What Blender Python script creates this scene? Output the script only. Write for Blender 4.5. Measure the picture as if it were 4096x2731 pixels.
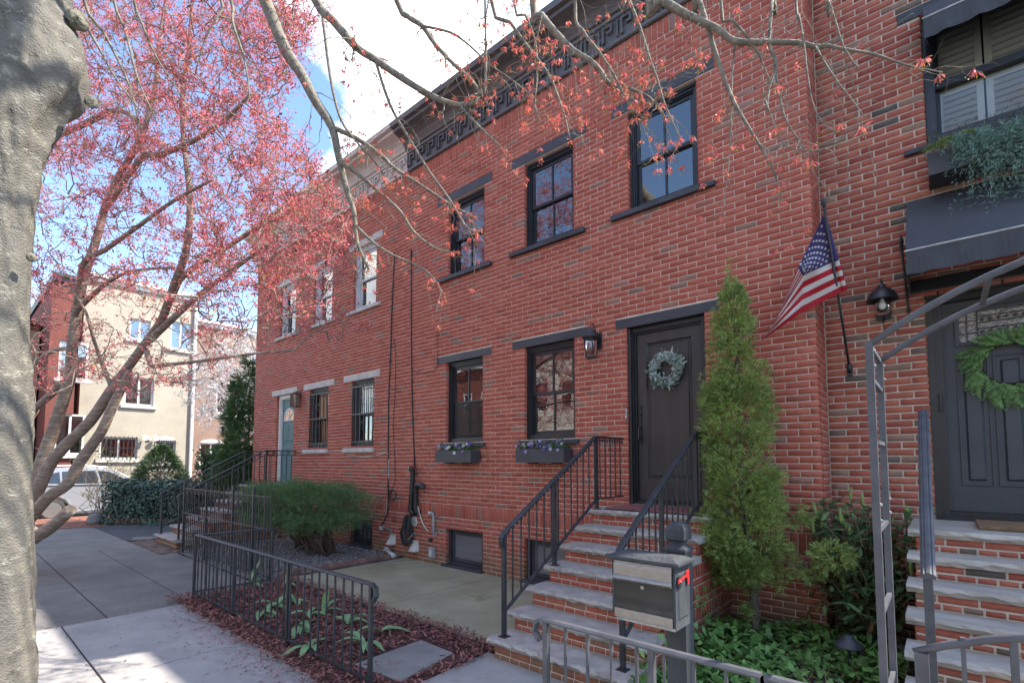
import bpy, math, random
import numpy as np
from mathutils import Vector, Matrix, Euler
random.seed(7); RNG = np.random.default_rng(11)
PI = math.pi; R_ = math.radians
for o in list(bpy.data.objects): bpy.data.objects.remove(o, do_unlink=True)
SC = bpy.context.scene; COL = SC.collection

# ---------------------------------------------------------------- camera, sky, sun, exposure
F_PX, YAW, PITCH, CYO = 1990.0, R_(40.9), R_(3.5), 361.0
CAM = Vector((0, -5.55, 1.70))
cd = bpy.data.cameras.new('camera'); cam = bpy.data.objects.new('camera', cd); COL.objects.link(cam)
cd.sensor_width = 36; cd.lens = 36 * F_PX / 4096; cd.shift_y = CYO / 4096; cd.clip_start = .05; cd.clip_end = 3000
cam.location = CAM; cam.rotation_euler = (PI / 2 + PITCH, 0, YAW); SC.camera = cam
SUN_DIR = Vector((.62, .54, 1.0)).normalized()          # towards the sun: behind the row, over its roof
sl = bpy.data.lights.new('sun', 'SUN'); sl.energy = 2.3; sl.angle = R_(.55); sl.color = (1, .93, .82)
so = bpy.data.objects.new('sun', sl); COL.objects.link(so)
so.rotation_euler = SUN_DIR.to_track_quat('Z', 'Y').to_euler(); so.location = (0, 0, 30)
W = bpy.data.worlds.new('World'); SC.world = W; W.use_nodes = True
nt = W.node_tree; nt.nodes.clear()
def _n(t, k, **kw):
    n = t.nodes.new(k)
    for a, b in kw.items(): setattr(n, a, b)
    return n
wo = _n(nt, 'ShaderNodeOutputWorld'); bg = _n(nt, 'ShaderNodeBackground')
sky = _n(nt, 'ShaderNodeTexSky', sky_type='NISHITA'); sky.sun_disc = False
sky.sun_elevation = math.asin(SUN_DIR.z); sky.sun_rotation = math.atan2(SUN_DIR.x, SUN_DIR.y)
sky.altitude = 0; sky.air_density = 1.0; sky.dust_density = .3; sky.ozone_density = 3.0
tc = _n(nt, 'ShaderNodeTexCoord'); mp = _n(nt, 'ShaderNodeMapping'); mp.inputs['Scale'].default_value = (1, 1, 1.7); mp.inputs['Location'].default_value = (3.1, .7, .4)
nz = _n(nt, 'ShaderNodeTexNoise'); nz.inputs['Scale'].default_value = 2.1; nz.inputs['Detail'].default_value = 9; nz.inputs['Roughness'].default_value = .55
rp = _n(nt, 'ShaderNodeValToRGB'); rp.color_ramp.elements[0].position = .54; rp.color_ramp.elements[1].position = .67
mx = _n(nt, 'ShaderNodeMix', data_type='RGBA')
nz2 = _n(nt, 'ShaderNodeTexNoise'); nz2.inputs['Scale'].default_value = 4.3; nz2.inputs['Detail'].default_value = 6; cl_ = _n(nt, 'ShaderNodeValToRGB'); cl_.color_ramp.elements[0].position = .38; cl_.color_ramp.elements[1].position = .6
cl_.color_ramp.elements[0].color = (5.0, 5.3, 5.9, 1); cl_.color_ramp.elements[1].color = (9.8, 9.5, 9.0, 1); nt.links.new(mp.outputs[0], nz2.inputs['Vector']); nt.links.new(nz2.outputs['Fac'], cl_.inputs[0]); nt.links.new(cl_.outputs[0], mx.inputs['B'])
nt.links.new(tc.outputs['Generated'], mp.inputs['Vector']); nt.links.new(mp.outputs[0], nz.inputs['Vector']); nt.links.new(nz.outputs['Fac'], rp.inputs[0])
nt.links.new(rp.outputs['Color'], mx.inputs['Factor']); nt.links.new(sky.outputs[0], mx.inputs['A']); nt.links.new(mx.outputs['Result'], bg.inputs['Color'])
nt.links.new(bg.outputs[0], wo.inputs[0]); bg.inputs['Strength'].default_value = .092
SC.view_settings.view_transform = 'Standard'; SC.view_settings.look = 'None'; SC.view_settings.gamma = 1; SC.view_settings.exposure = 2.3
SC.render.engine = 'CYCLES'

# ---------------------------------------------------------------- helpers
_cy, _sy = math.cos(YAW), math.sin(YAW)
CR = Vector((_cy, _sy, 0)); _fh = Vector((-_sy, _cy, 0)); _up = Vector((0, 0, 1))
CF = _fh * math.cos(PITCH) + _up * math.sin(PITCH); CU = -_fh * math.sin(PITCH) + _up * math.cos(PITCH)
def ray(px, py): return CF + CR * ((px - 2048) / F_PX) - CU * ((py - 1365.5 - CYO) / F_PX)
def at_y(px, py, Y): d = ray(px, py); return CAM + d * ((Y - CAM.y) / d.y)
def at_x(px, py, X): d = ray(px, py); return CAM + d * ((X - CAM.x) / d.x)
def at_z(px, py, Z=0.): d = ray(px, py); return CAM + d * ((Z - CAM.z) / d.z)
def at_d(px, py, D): return CAM + ray(px, py) * D
def proj(p):
    q = Vector(p) - CAM; z = q.dot(CF)
    if z < .05: return None
    return 2048 + F_PX * q.dot(CR) / z, 1365.5 + CYO - F_PX * q.dot(CU) / z, z

ORG = {}
def tag(o, label=None, cat=None, group=None, kind=None):
    if label: o['label'] = label
    if cat: o['category'] = cat
    if group: o['group'] = group
    if kind: o['kind'] = kind
    return o
def thing(name, label, cat, loc=(0, 0, 0), group=None):
    o = bpy.data.objects.new(name, None); COL.objects.link(o); o.location = loc; o.empty_display_size = .1
    ORG[o.name] = Vector(loc); return tag(o, label, cat, group)
def link(name, me, parent=None, origin=None, mat=None):
    o = bpy.data.objects.new(name, me); COL.objects.link(o)
    if parent is not None: o.parent = parent; ORG[o.name] = ORG[parent.name]
    else:
        o.location = origin if origin is not None else (0, 0, 0); ORG[o.name] = Vector(o.location)
    return o
def inst(name, me, parent, loc, rot=(0, 0, 0), scale=(1, 1, 1)):
    o = bpy.data.objects.new(name, me); COL.objects.link(o); o.parent = parent
    o.location = Vector(loc) - ORG[parent.name]; o.rotation_euler = rot; o.scale = scale
    ORG[o.name] = Vector(loc); return o
def dup(root, loc, label=None, rotz=None, group=None):
    def cp(o, par):
        c = o.copy(); COL.objects.link(c)
        if par is not None: c.parent = par
        for ch in o.children: cp(ch, c)
        return c
    r = cp(root, None); r.location = loc; ORG[r.name] = Vector(loc)
    if rotz is not None: r.rotation_euler = (0, 0, rotz)
    if label: r['label'] = label
    if group: r['group'] = group
    return r

class MB:
    def __init__(s): s.v = []; s.f = []
    def add(s, vs, fs):
        n = len(s.v); s.v += [tuple(v) for v in vs]; s.f += [tuple(i + n for i in f) for f in fs]; return s
    def box(s, x0, x1, y0, y1, z0, z1):
        return s.add([(x0,y0,z0),(x1,y0,z0),(x1,y1,z0),(x0,y1,z0),(x0,y0,z1),(x1,y0,z1),(x1,y1,z1),(x0,y1,z1)],
                     [(0,3,2,1),(4,5,6,7),(0,1,5,4),(1,2,6,5),(2,3,7,6),(3,0,4,7)])
    def frustum(s, x0, x1, y0, y1, z0, z1, i):
        return s.add([(x0,y0,z0),(x1,y0,z0),(x1,y1,z0),(x0,y1,z0),(x0+i,y0+i,z1),(x1-i,y0+i,z1),(x1-i,y1-i,z1),(x0+i,y1-i,z1)],
                     [(0,3,2,1),(4,5,6,7),(0,1,5,4),(1,2,6,5),(2,3,7,6),(3,0,4,7)])
    def panel(s, x0, x1, z0, z1, y, i, d):      # raised (d<0) or sunk (d>0) bevelled panel on a wall facing -y
        a = [(x0,y,z0),(x1,y,z0),(x1,y,z1),(x0,y,z1)]; b = [(x0+i,y+d,z0+i),(x1-i,y+d,z0+i),(x1-i,y+d,z1-i),(x0+i,y+d,z1-i)]
        return s.add(a + b, [(0,1,5,4),(1,2,6,5),(2,3,7,6),(3,0,4,7),(4,5,6,7)])
    def frame(s, x0, x1, z0, z1, w, y0, y1, wb=None, wt=None):    # rectangular frame, facing -y
        wb = w if wb is None else wb; wt = w if wt is None else wt
        s.box(x0, x0+w, y0, y1, z0, z1); s.box(x1-w, x1, y0, y1, z0, z1)
        s.box(x0+w, x1-w, y0, y1, z0, z0+wb); return s.box(x0+w, x1-w, y0, y1, z1-wt, z1)
    def tube(s, pts, r, n=8, cap=True):
        pts = [Vector(p) for p in pts]; m = len(pts); rr = r if hasattr(r, '__len__') else [r] * m
        prev = None; vs = []
        for i, p in enumerate(pts):
            t = (pts[min(i+1, m-1)] - pts[max(i-1, 0)]); t = t.normalized() if t.length > 1e-9 else Vector((0,0,1))
            if prev is None:
                a = t.cross(Vector((0,0,1))) if abs(t.z) < .9 else t.cross(Vector((1,0,0)))
            else: a = prev - t * prev.dot(t)
            a = a.normalized() if a.length > 1e-9 else Vector((1,0,0)); prev = a; b = t.cross(a)
            vs += [p + (a * math.cos(2*PI*k/n) + b * math.sin(2*PI*k/n)) * rr[i] for k in range(n)]
        fs = [(i*n+k, i*n+(k+1)%n, (i+1)*n+(k+1)%n, (i+1)*n+k) for i in range(m-1) for k in range(n)]
        if cap: fs += [tuple(range(n-1, -1, -1)), tuple((m-1)*n + k for k in range(n))]
        return s.add(vs, fs)
    def bar(s, a, b, w, h=None, twist=0, seg=1):   # square bar from a to b, optional twist
        a = Vector(a); b = Vector(b); h = h or w; t = (b - a).normalized()
        u = t.cross(Vector((0,0,1))) if abs(t.z) < .95 else Vector((1,0,0)); u.normalize(); v = u.cross(t)
        vs = []
        for i in range(seg + 1):
            q = i / seg; e = 1.0
            ang = twist * 2 * PI * min(max((q - .12) / .76, 0), 1); c, si = math.cos(ang), math.sin(ang); p = a.lerp(b, q)
            for sx, sy in ((-1,-1),(1,-1),(1,1),(-1,1)):
                x, y = sx*w/2, sy*h/2; vs.append(p + u*(x*c - y*si) + v*(x*si + y*c))
        fs = [(i*4+k, i*4+(k+1)%4, (i+1)*4+(k+1)%4, (i+1)*4+k) for i in range(seg) for k in range(4)] + [(3,2,1,0), tuple(seg*4+k for k in range(4))]
        return s.add(vs, fs)
    def lathe(s, c, prof, n=16, axis='z'):
        vs = []; m = len(prof)
        for r, h in prof:
            for k in range(n):
                a = 2*PI*k/n; x, y = r*math.cos(a), r*math.sin(a)
                vs.append((c[0]+x, c[1]+y, c[2]+h) if axis == 'z' else (c[0]+x, c[1]+h, c[2]+y) if axis == 'y' else (c[0]+h, c[1]+x, c[2]+y))
        fs = [(i*n+k, i*n+(k+1)%n, (i+1)*n+(k+1)%n, (i+1)*n+k) for i in range(m-1) for k in range(n)]
        fs += [tuple(range(n-1, -1, -1)), tuple((m-1)*n+k for k in range(n))]
        return s.add(vs, fs)
    def prism(s, poly, a, b, axis='x'):           # polygon in the two other axes, extruded from a to b
        n = len(poly)
        def P(p, t): return (t, p[0], p[1]) if axis == 'x' else (p[0], t, p[1]) if axis == 'y' else (p[0], p[1], t)
        return s.add([P(p, a) for p in poly] + [P(p, b) for p in poly],
                     [tuple(range(n-1, -1, -1)), tuple(range(n, 2*n))] + [(i, (i+1)%n, n+(i+1)%n, n+i) for i in range(n)])
    def mesh(s, name, mat, off=(0,0,0), smooth=False):
        me = bpy.data.meshes.new(name); o = Vector(off)
        me.from_pydata([tuple(Vector(v) - o) for v in s.v], [], s.f); me.update()
        if mat is not None: me.materials.append(mat)
        if smooth:
            for p in me.polygons: p.use_smooth = True
        return me
    def build(s, name, mat, parent=None, smooth=False, bevel=0, label=None):
        if parent is not None: off = ORG[parent.name]
        else:
            a = np.array(s.v); off = Vector(((a[:,0].min()+a[:,0].max())/2, (a[:,1].min()+a[:,1].max())/2, a[:,2].min()))
        o = link(name, s.mesh(name, mat, off, smooth), parent, off)
        if bevel:
            m = o.modifiers.new('bevel', 'BEVEL'); m.width = bevel; m.segments = 2; m.limit_method = 'ANGLE'; m.angle_limit = R_(40)
        if label: o['label'] = label
        return o
def np_mesh(name, V, Fc, mat, off=(0,0,0), smooth=False):
    """V (n,3) array, Fc (m,k) int array of faces with k corners"""
    me = bpy.data.meshes.new(name); V = np.asarray(V, dtype=np.float32) - np.asarray(tuple(off), dtype=np.float32); Fc = np.asarray(Fc, dtype=np.int32)
    me.vertices.add(len(V)); me.vertices.foreach_set('co', V.ravel()); k = Fc.shape[1]
    me.loops.add(Fc.size); me.loops.foreach_set('vertex_index', Fc.ravel())
    me.polygons.add(len(Fc)); me.polygons.foreach_set('loop_start', np.arange(0, Fc.size, k, dtype=np.int32)); me.polygons.foreach_set('loop_total', np.full(len(Fc), k, dtype=np.int32))
    if smooth: me.polygons.foreach_set('use_smooth', np.ones(len(Fc), dtype=bool))
    me.update(calc_edges=True); me.validate()
    if mat is not None: me.materials.append(mat)
    return me

# ---------------------------------------------------------------- materials
def M(name, c, rough=.7, var=.25, scale=6., bump=.15, bscale=40., metal=0., c2=None, detail=6., island=0., objrnd=0., aniso=(1,1,1), spec=.5, patch=None, trans=0., coat=0., sheen=0.):
    m = bpy.data.materials.new(name); m.use_nodes = True; t = m.node_tree; b = t.nodes['Principled BSDF']; L = t.links.new
    b.inputs['Roughness'].default_value = rough; b.inputs['Metallic'].default_value = metal; b.inputs['Specular IOR Level'].default_value = spec
    if coat: b.inputs['Coat Weight'].default_value = coat
    if sheen: b.inputs['Sheen Weight'].default_value = sheen
    c = tuple(c)
    c2 = tuple(c2) if c2 else tuple(max(0, x * (1 - var * 1.4)) for x in c)
    g = _n(t, 'ShaderNodeNewGeometry'); mp = _n(t, 'ShaderNodeMapping'); mp.inputs['Scale'].default_value = aniso; L(g.outputs['Position'], mp.inputs['Vector'])
    n1 = _n(t, 'ShaderNodeTexNoise'); n1.inputs['Scale'].default_value = scale; n1.inputs['Detail'].default_value = detail; n1.inputs['Roughness'].default_value = .62; L(mp.outputs[0], n1.inputs['Vector'])
    cr = _n(t, 'ShaderNodeValToRGB'); cr.color_ramp.elements[0].position = .32; cr.color_ramp.elements[1].position = .68
    cr.color_ramp.elements[0].color = (*c2, 1); cr.color_ramp.elements[1].color = (*[min(1, x * (1 + var * .5)) for x in c], 1)
    L(n1.outputs['Fac'], cr.inputs[0]); col = cr.outputs['Color']
    if patch:       # (colour, noise scale, threshold, softness)
        for (pc, ps, pt, pf) in (patch if isinstance(patch, list) else [patch]):
            n3 = _n(t, 'ShaderNodeTexNoise'); n3.inputs['Scale'].default_value = ps; n3.inputs['Detail'].default_value = 8; n3.inputs['Roughness'].default_value = .65; L(mp.outputs[0], n3.inputs['Vector'])
            r3 = _n(t, 'ShaderNodeMapRange'); r3.inputs['From Min'].default_value = pt; r3.inputs['From Max'].default_value = pt + pf; L(n3.outputs['Fac'], r3.inputs['Value'])
            x3 = _n(t, 'ShaderNodeMix', data_type='RGBA'); x3.inputs['B'].default_value = (*pc, 1); L(r3.outputs[0], x3.inputs['Factor']); L(col, x3.inputs['A']); col = x3.outputs['Result']
    if island or objrnd:
        src = g.outputs['Random Per Island'] if island else _n(t, 'ShaderNodeObjectInfo').outputs['Random']; am = island or objrnd
        h = _n(t, 'ShaderNodeHueSaturation'); v = _n(t, 'ShaderNodeMapRange'); v.inputs['To Min'].default_value = 1 - am; v.inputs['To Max'].default_value = 1 + am
        L(src, v.inputs['Value']); L(v.outputs[0], h.inputs['Value'])
        w = _n(t, 'ShaderNodeMath', operation='MULTIPLY'); w.inputs[1].default_value = 7.31; fr = _n(t, 'ShaderNodeMath', operation='FRACT'); L(src, w.inputs[0]); L(w.outputs[0], fr.inputs[0])
        hh = _n(t, 'ShaderNodeMapRange'); hh.inputs['To Min'].default_value = .5 - .03 * am; hh.inputs['To Max'].default_value = .5 + .03 * am; L(fr.outputs[0], hh.inputs['Value']); L(hh.outputs[0], h.inputs['Hue'])
        L(col, h.inputs['Color']); col = h.outputs['Color']
    L(col, b.inputs['Base Color'])
    if bump:
        n2 = _n(t, 'ShaderNodeTexNoise'); n2.inputs['Scale'].default_value = bscale; n2.inputs['Detail'].default_value = 5; L(mp.outputs[0], n2.inputs['Vector'])
        bp = _n(t, 'ShaderNodeBump'); bp.inputs['Strength'].default_value = bump; bp.inputs['Distance'].default_value = .02; L(n2.outputs['Fac'], bp.inputs['Height']); L(bp.outputs[0], b.inputs['Normal'])
    if trans:       # thin leaves let light through
        tr = _n(t, 'ShaderNodeBsdfTranslucent'); ms = _n(t, 'ShaderNodeMixShader'); ms.inputs[0].default_value = trans; L(col, tr.inputs['Color'])
        L(b.outputs[0], ms.inputs[1]); L(tr.outputs[0], ms.inputs[2]); L(ms.outputs[0], t.nodes['Material Output'].inputs['Surface'])
    return m
def brick_mat(name, island, reds, odd, oddfrac=.09, moss=0):
    m = bpy.data.materials.new(name); m.use_nodes = True; t = m.node_tree; b = t.nodes['Principled BSDF']; L = t.links.new; b.inputs['Roughness'].default_value = .82; b.inputs['Specular IOR Level'].default_value = .3
    g = _n(t, 'ShaderNodeNewGeometry'); rnd = g.outputs['Random Per Island'] if island else _n(t, 'ShaderNodeObjectInfo').outputs['Random']
    cr = _n(t, 'ShaderNodeValToRGB'); e = cr.color_ramp.elements; cr.color_ramp.interpolation = 'LINEAR'
    e[0].position = 0; e[0].color = (*odd[0], 1); e[1].position = oddfrac * .55; e[1].color = (*odd[1], 1)
    n = len(reds)
    for i, c in enumerate(reds):
        q = e.new(oddfrac + .015 + (1 - oddfrac - .015) * i / (n - 1)); q.color = (*c, 1)
    q = e.new(oddfrac); q.color = (*odd[1], 1)
    L(rnd, cr.inputs[0])
    n1 = _n(t, 'ShaderNodeTexNoise'); n1.inputs['Scale'].default_value = 14; n1.inputs['Detail'].default_value = 7; n1.inputs['Roughness'].default_value = .7; L(g.outputs['Position'], n1.inputs['Vector'])
    v = _n(t, 'ShaderNodeMapRange'); v.inputs['From Min'].default_value = .3; v.inputs['From Max'].default_value = .7; v.inputs['To Min'].default_value = .78; v.inputs['To Max'].default_value = 1.2; L(n1.outputs['Fac'], v.inputs['Value'])
    h = _n(t, 'ShaderNodeHueSaturation'); L(cr.outputs[0], h.inputs['Color']); L(v.outputs[0], h.inputs['Value'])
    # pale lime bloom in broad patches
    n3 = _n(t, 'ShaderNodeTexNoise'); n3.inputs['Scale'].default_value = 3.1; n3.inputs['Detail'].default_value = 10; n3.inputs['Roughness'].default_value = .75; L(g.outputs['Position'], n3.inputs['Vector'])
    r3 = _n(t, 'ShaderNodeMapRange'); r3.inputs['From Min'].default_value = .57; r3.inputs['From Max'].default_value = .85; r3.inputs['To Max'].default_value = .55; L(n3.outputs['Fac'], r3.inputs['Value'])
    x = _n(t, 'ShaderNodeMix', data_type='RGBA'); x.inputs['B'].default_value = (.36, .23, .2, 1); L(r3.outputs[0], x.inputs['Factor']); L(h.outputs[0], x.inputs['A']); col = x.outputs['Result']
    if moss:        # damp, mossy foot of the wall
        sp = _n(t, 'ShaderNodeSeparateXYZ'); L(g.outputs['Position'], sp.inputs[0]); ad = _n(t, 'ShaderNodeMath', operation='MULTIPLY_ADD'); ad.inputs[1].default_value = -1.0; L(sp.outputs['Z'], ad.inputs[0])
        ns = _n(t, 'ShaderNodeTexNoise'); ns.inputs['Scale'].default_value = 2.2; L(g.outputs['Position'], ns.inputs['Vector']); L(ns.outputs['Fac'], ad.inputs[2])
        r4 = _n(t, 'ShaderNodeMapRange'); r4.inputs['From Min'].default_value = .05; r4.inputs['From Max'].default_value = .45; r4.inputs['To Max'].default_value = .6; L(ad.outputs[0], r4.inputs['Value'])
        x4 = _n(t, 'ShaderNodeMix', data_type='RGBA'); x4.inputs['B'].default_value = (.15, .135, .075, 1); L(r4.outputs[0], x4.inputs['Factor']); L(col, x4.inputs['A']); col = x4.outputs['Result']
    L(col, b.inputs['Base Color'])
    n2 = _n(t, 'ShaderNodeTexNoise'); n2.inputs['Scale'].default_value = 130; n2.inputs['Detail'].default_value = 4; L(g.outputs['Position'], n2.inputs['Vector'])
    bp = _n(t, 'ShaderNodeBump'); bp.inputs['Strength'].default_value = .35; bp.inputs['Distance'].default_value = .006; L(n2.outputs['Fac'], bp.inputs['Height']); L(bp.outputs[0], b.inputs['Normal'])
    return m
def glass_mat(name, ior=1.9, tint=(.85,.9,.9), rough=0.):
    m = bpy.data.materials.new(name); m.use_nodes = True; t = m.node_tree; t.nodes.clear(); o = _n(t, 'ShaderNodeOutputMaterial'); L = t.links.new
    fr = _n(t, 'ShaderNodeFresnel'); fr.inputs[0].default_value = ior; gl = _n(t, 'ShaderNodeBsdfGlossy'); gl.inputs['Roughness'].default_value = rough; tr = _n(t, 'ShaderNodeBsdfTransparent'); tr.inputs[0].default_value = (*tint, 1)
    n = _n(t, 'ShaderNodeTexNoise'); n.inputs['Scale'].default_value = 1.3; g = _n(t, 'ShaderNodeNewGeometry'); L(g.outputs['Position'], n.inputs['Vector']); bp = _n(t, 'ShaderNodeBump'); bp.inputs['Strength'].default_value = .06; bp.inputs['Distance'].default_value = .05; L(n.outputs['Fac'], bp.inputs['Height']); L(bp.outputs[0], gl.inputs['Normal'])
    mx = _n(t, 'ShaderNodeMixShader'); L(fr.outputs[0], mx.inputs[0]); L(tr.outputs[0], mx.inputs[1]); L(gl.outputs[0], mx.inputs[2]); L(mx.outputs[0], o.inputs[0]); return m

REDS = [(.32,.078,.052), (.40,.105,.07), (.36,.09,.06), (.43,.125,.083), (.38,.098,.066), (.41,.112,.075), (.45,.145,.10)]
ODD = [(.20,.135,.11), (.30,.155,.115)]
m_brick = brick_mat('brick_red_single', False, REDS, ODD, .055, 1); m_brickj = brick_mat('brick_red_mass', True, REDS, ODD, .055, 1)
REDS2 = [(.27,.072,.052), (.34,.095,.065), (.40,.125,.08), (.31,.085,.06), (.37,.112,.076), (.42,.145,.088)]
ODD2 = [(.09,.083,.074), (.27,.16,.115)]
m_brick2 = brick_mat('brick_mixed_single', False, REDS2, ODD2, .13, 1); m_brick2j = brick_mat('brick_mixed_mass', True, REDS2, ODD2, .13, 1)
m_mortar = M('mortar_pink_beige', (.72,.58,.49), .9, .2, 9, .3, 90); m_mortar2 = M('mortar_grey_beige', (.60,.52,.43), .9, .2, 9, .3, 90)
m_black = M('black_satin_paint', (.022,.024,.028), .38, .3, 5, .05, 60, c2=(.016,.017,.02))
m_slate = M('slate_blue_black_paint', (.045,.048,.06), .5, .25, 3, .1, 25, patch=((.09,.092,.105), 9, .62, .2))
m_iron = M('black_iron_paint', (.035,.038,.043), .42, .3, 12, .08, 70, patch=((.10,.062,.04), 7, .68, .12))
m_irongrey = M('grey_iron_paint', (.085,.088,.10), .55, .25, 10, .05, 60, patch=((.13,.08,.055), 6, .72, .1))
m_white = M('white_paint', (.72,.70,.66), .55, .12, 4, .08, 40, patch=((.42,.38,.33), 3, .62, .25))
m_lime = M('limestone_sill', (.55,.53,.49), .8, .2, 5, .2, 50, patch=((.28,.27,.25), 6, .6, .2))
m_tread = M('rock_face_bluestone', (.40,.36,.325), .85, .2, 7, .5, 35, patch=[((.24,.225,.20), 5, .56, .2), ((.3,.21,.14), 3, .7, .1)])
m_glass = glass_mat('window_glass', 3.0); m_glass_dim = glass_mat('screened_glass', 1.6, (.55,.58,.58), .02); m_glass_clear = glass_mat('clear_lamp_glass', 1.5, (.95,.97,.97))
m_dark = M('unlit_black', (.022,.024,.027), .9, .3, 2, 0)  # near-black stands in for the darkness of unlit rooms and vent holes
m_curtain = M('white_curtain', (.62,.63,.62), .9, .15, 3, .2, 12)
m_alu = M('brushed_aluminium', (.40,.385,.36), .42, .2, 20, .08, 80, metal=.9, aniso=(1,1,12))
m_steel = M('galvanised_steel', (.42,.43,.42), .4, .25, 18, .05, 60, metal=.7)
m_plastic_w = M('white_plastic', (.62,.61,.57), .5, .15, 6, .05, 40, patch=((.4,.36,.3), 8, .62, .2))
m_plastic_g = M('grey_plastic', (.36,.37,.38), .5, .15, 6, .05, 40)
# ---------------------------------------------------------------- brickwork
def _unit_brick(seed):
    r = random.Random(seed); j = lambda a: r.uniform(-a, a); ix, iz = .016, .05
    v = [(-.5,1,-.5),(.5,1,-.5),(.5,1,.5),(-.5,1,.5), (-.5+j(.004),.05,-.5+j(.02)),(.5+j(.004),.05,-.5+j(.02)),(.5+j(.004),.05,.5+j(.02)),(-.5+j(.004),.05,.5+j(.02)),
         (-.5+ix,j(.012),-.5+iz),(.5-ix,j(.012),-.5+iz),(.5-ix,j(.012),.5-iz),(-.5+ix,j(.012),.5-iz)]
    f = [(0,4,5,1)[::-1],(1,5,6,2)[::-1],(2,6,7,3)[::-1],(3,7,4,0)[::-1],(4,8,9,5)[::-1],(5,9,10,6)[::-1],(6,10,11,7)[::-1],(7,11,8,4)[::-1],(8,11,10,9)[::-1]]
    return np.array(v), np.array([tuple(reversed(q)) for q in f])[:, ::-1][:, ::-1]
UB = [_unit_brick(i) for i in range(5)]
def fix_faces(v, f):
    c = v.mean(0); out = []
    for q in f:
        a, b, d = v[q[0]], v[q[1]], v[q[2]]; n = np.cross(b - a, d - a)
        out.append(q if np.dot(n, v[list(q)].mean(0) - c) > 0 else q[::-1])
    return np.array(out)
UB = [(v, fix_faces(v, f)) for v, f in UB]
_bm = {}
def unit_meshes(mat):
    if mat.name not in _bm:
        _bm[mat.name] = [np_mesh('brick_unit', v, f, mat) for v, f in UB]
    return _bm[mat.name]
def course_rects(u0, u1, z0, z1, ch, ln, voids=(), joint=.0095, phase=0., jit=.004, header=False):
    out = []; n = max(1, round((z1 - z0) / ch)); ch = (z1 - z0) / n
    for i in range(n):
        za, zb = z0 + i * ch + joint / 2, z0 + (i + 1) * ch - joint / 2
        cuts = [v for v in voids if v[2] < zb - .004 and v[3] > za + .004]
        spans = [(u0, u1)]
        for v in cuts:
            ns = []
            for a, b in spans:
                if v[1] <= a or v[0] >= b: ns.append((a, b)); continue
                if v[0] - a > .012: ns.append((a, v[0]))
                if b - v[1] > .012: ns.append((v[1], b))
            spans = ns
            if v[3] < zb - .018: out += [(p, q, max(za, v[3] + .004), zb) for p, q in _split(max(v[0], u0), min(v[1], u1), ln, phase + (i % 2) * ln / 2, joint)]
            if v[2] > za + .018: out += [(p, q, za, min(zb, v[2] - .004)) for p, q in _split(max(v[0], u0), min(v[1], u1), ln, phase + (i % 2) * ln / 2, joint)]
        for a, b in spans:
            out += [(p, q, za, zb) for p, q in _split(a, b, ln, phase + (i % 2) * ln / 2 + random.uniform(-jit, jit), joint)]
    return out
def _split(a, b, ln, ph, joint):
    k = math.ceil((a - ph) / ln - 1e-6); xs = []
    x = ph + k * ln
    while x < b: xs.append(x); x += ln
    xs = [x for x in xs if x - a > .045 and b - x > .045]
    e = [a] + xs + [b]
    return [(e[i] + (joint / 2 if i else 0), e[i+1] - (joint / 2 if i + 2 < len(e) else 0)) for i in range(len(e) - 1)]
def soldier_rects(u0, u1, z0, z1, w, voids=(), joint=.0095):
    out = []; n = max(1, round((u1 - u0) / w)); w = (u1 - u0) / n
    for i in range(n):
        a, b = u0 + i * w + joint / 2, u0 + (i + 1) * w - joint / 2
        if any(v[0] < b - .01 and v[1] > a + .01 and v[2] < z1 and v[3] > z0 for v in voids): continue
        out.append((a, b, z0 + joint / 2, z1 - joint / 2))
    return out
def lay(parent, panels, mat1, matj, nmax=300, name='brick', restname='brickwork'):
    """panels: list of (origin, rotz, rects, depth, proud). Largest in view become single bricks, the rest one mesh."""
    items = []
    for org, rz, rects, dep, proud in panels:
        c, s = math.cos(rz), math.sin(rz)
        for (a, b, z0, z1) in rects:
            u, z = (a + b) / 2, (z0 + z1) / 2; pr = proud + random.uniform(-.0015, .0018)
            p = (org[0] + c * u + s * pr, org[1] + s * u - c * pr, org[2] + z)
            q = proj(p); k = 0
            if q and -100 < q[0] < 4200 and -100 < q[1] < 2830: k = (b - a) * (z1 - z0) / q[2] ** 2
            items.append((k, p, rz, (b - a, dep, z1 - z0)))
    items.sort(key=lambda t: -t[0]); ms = unit_meshes(mat1)
    nm = min(nmax, sum(1 for t in items if t[0] > 0))
    for k, p, rz, sc in items[:nm]: inst(name, random.choice(ms), parent, p, (0, random.uniform(-.003, .003), rz), sc)
    rest = items[nm:]
    if rest:
        Vs, Fs, n = [], [], 0
        for k, p, rz, sc in rest:
            v, f = random.choice(UB); c, s = math.cos(rz), math.sin(rz); x, y, z = v[:,0]*sc[0], v[:,1]*sc[1], v[:,2]*sc[2]
            Vs.append(np.stack([p[0] + c*x - s*y, p[1] + s*x + c*y, p[2] + z], 1)); Fs.append(f + n); n += len(v)
        o = link(restname, np_mesh(restname, np.concatenate(Vs), np.concatenate(Fs), matj, ORG[parent.name]), parent); o['kind'] = 'stuff'
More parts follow.
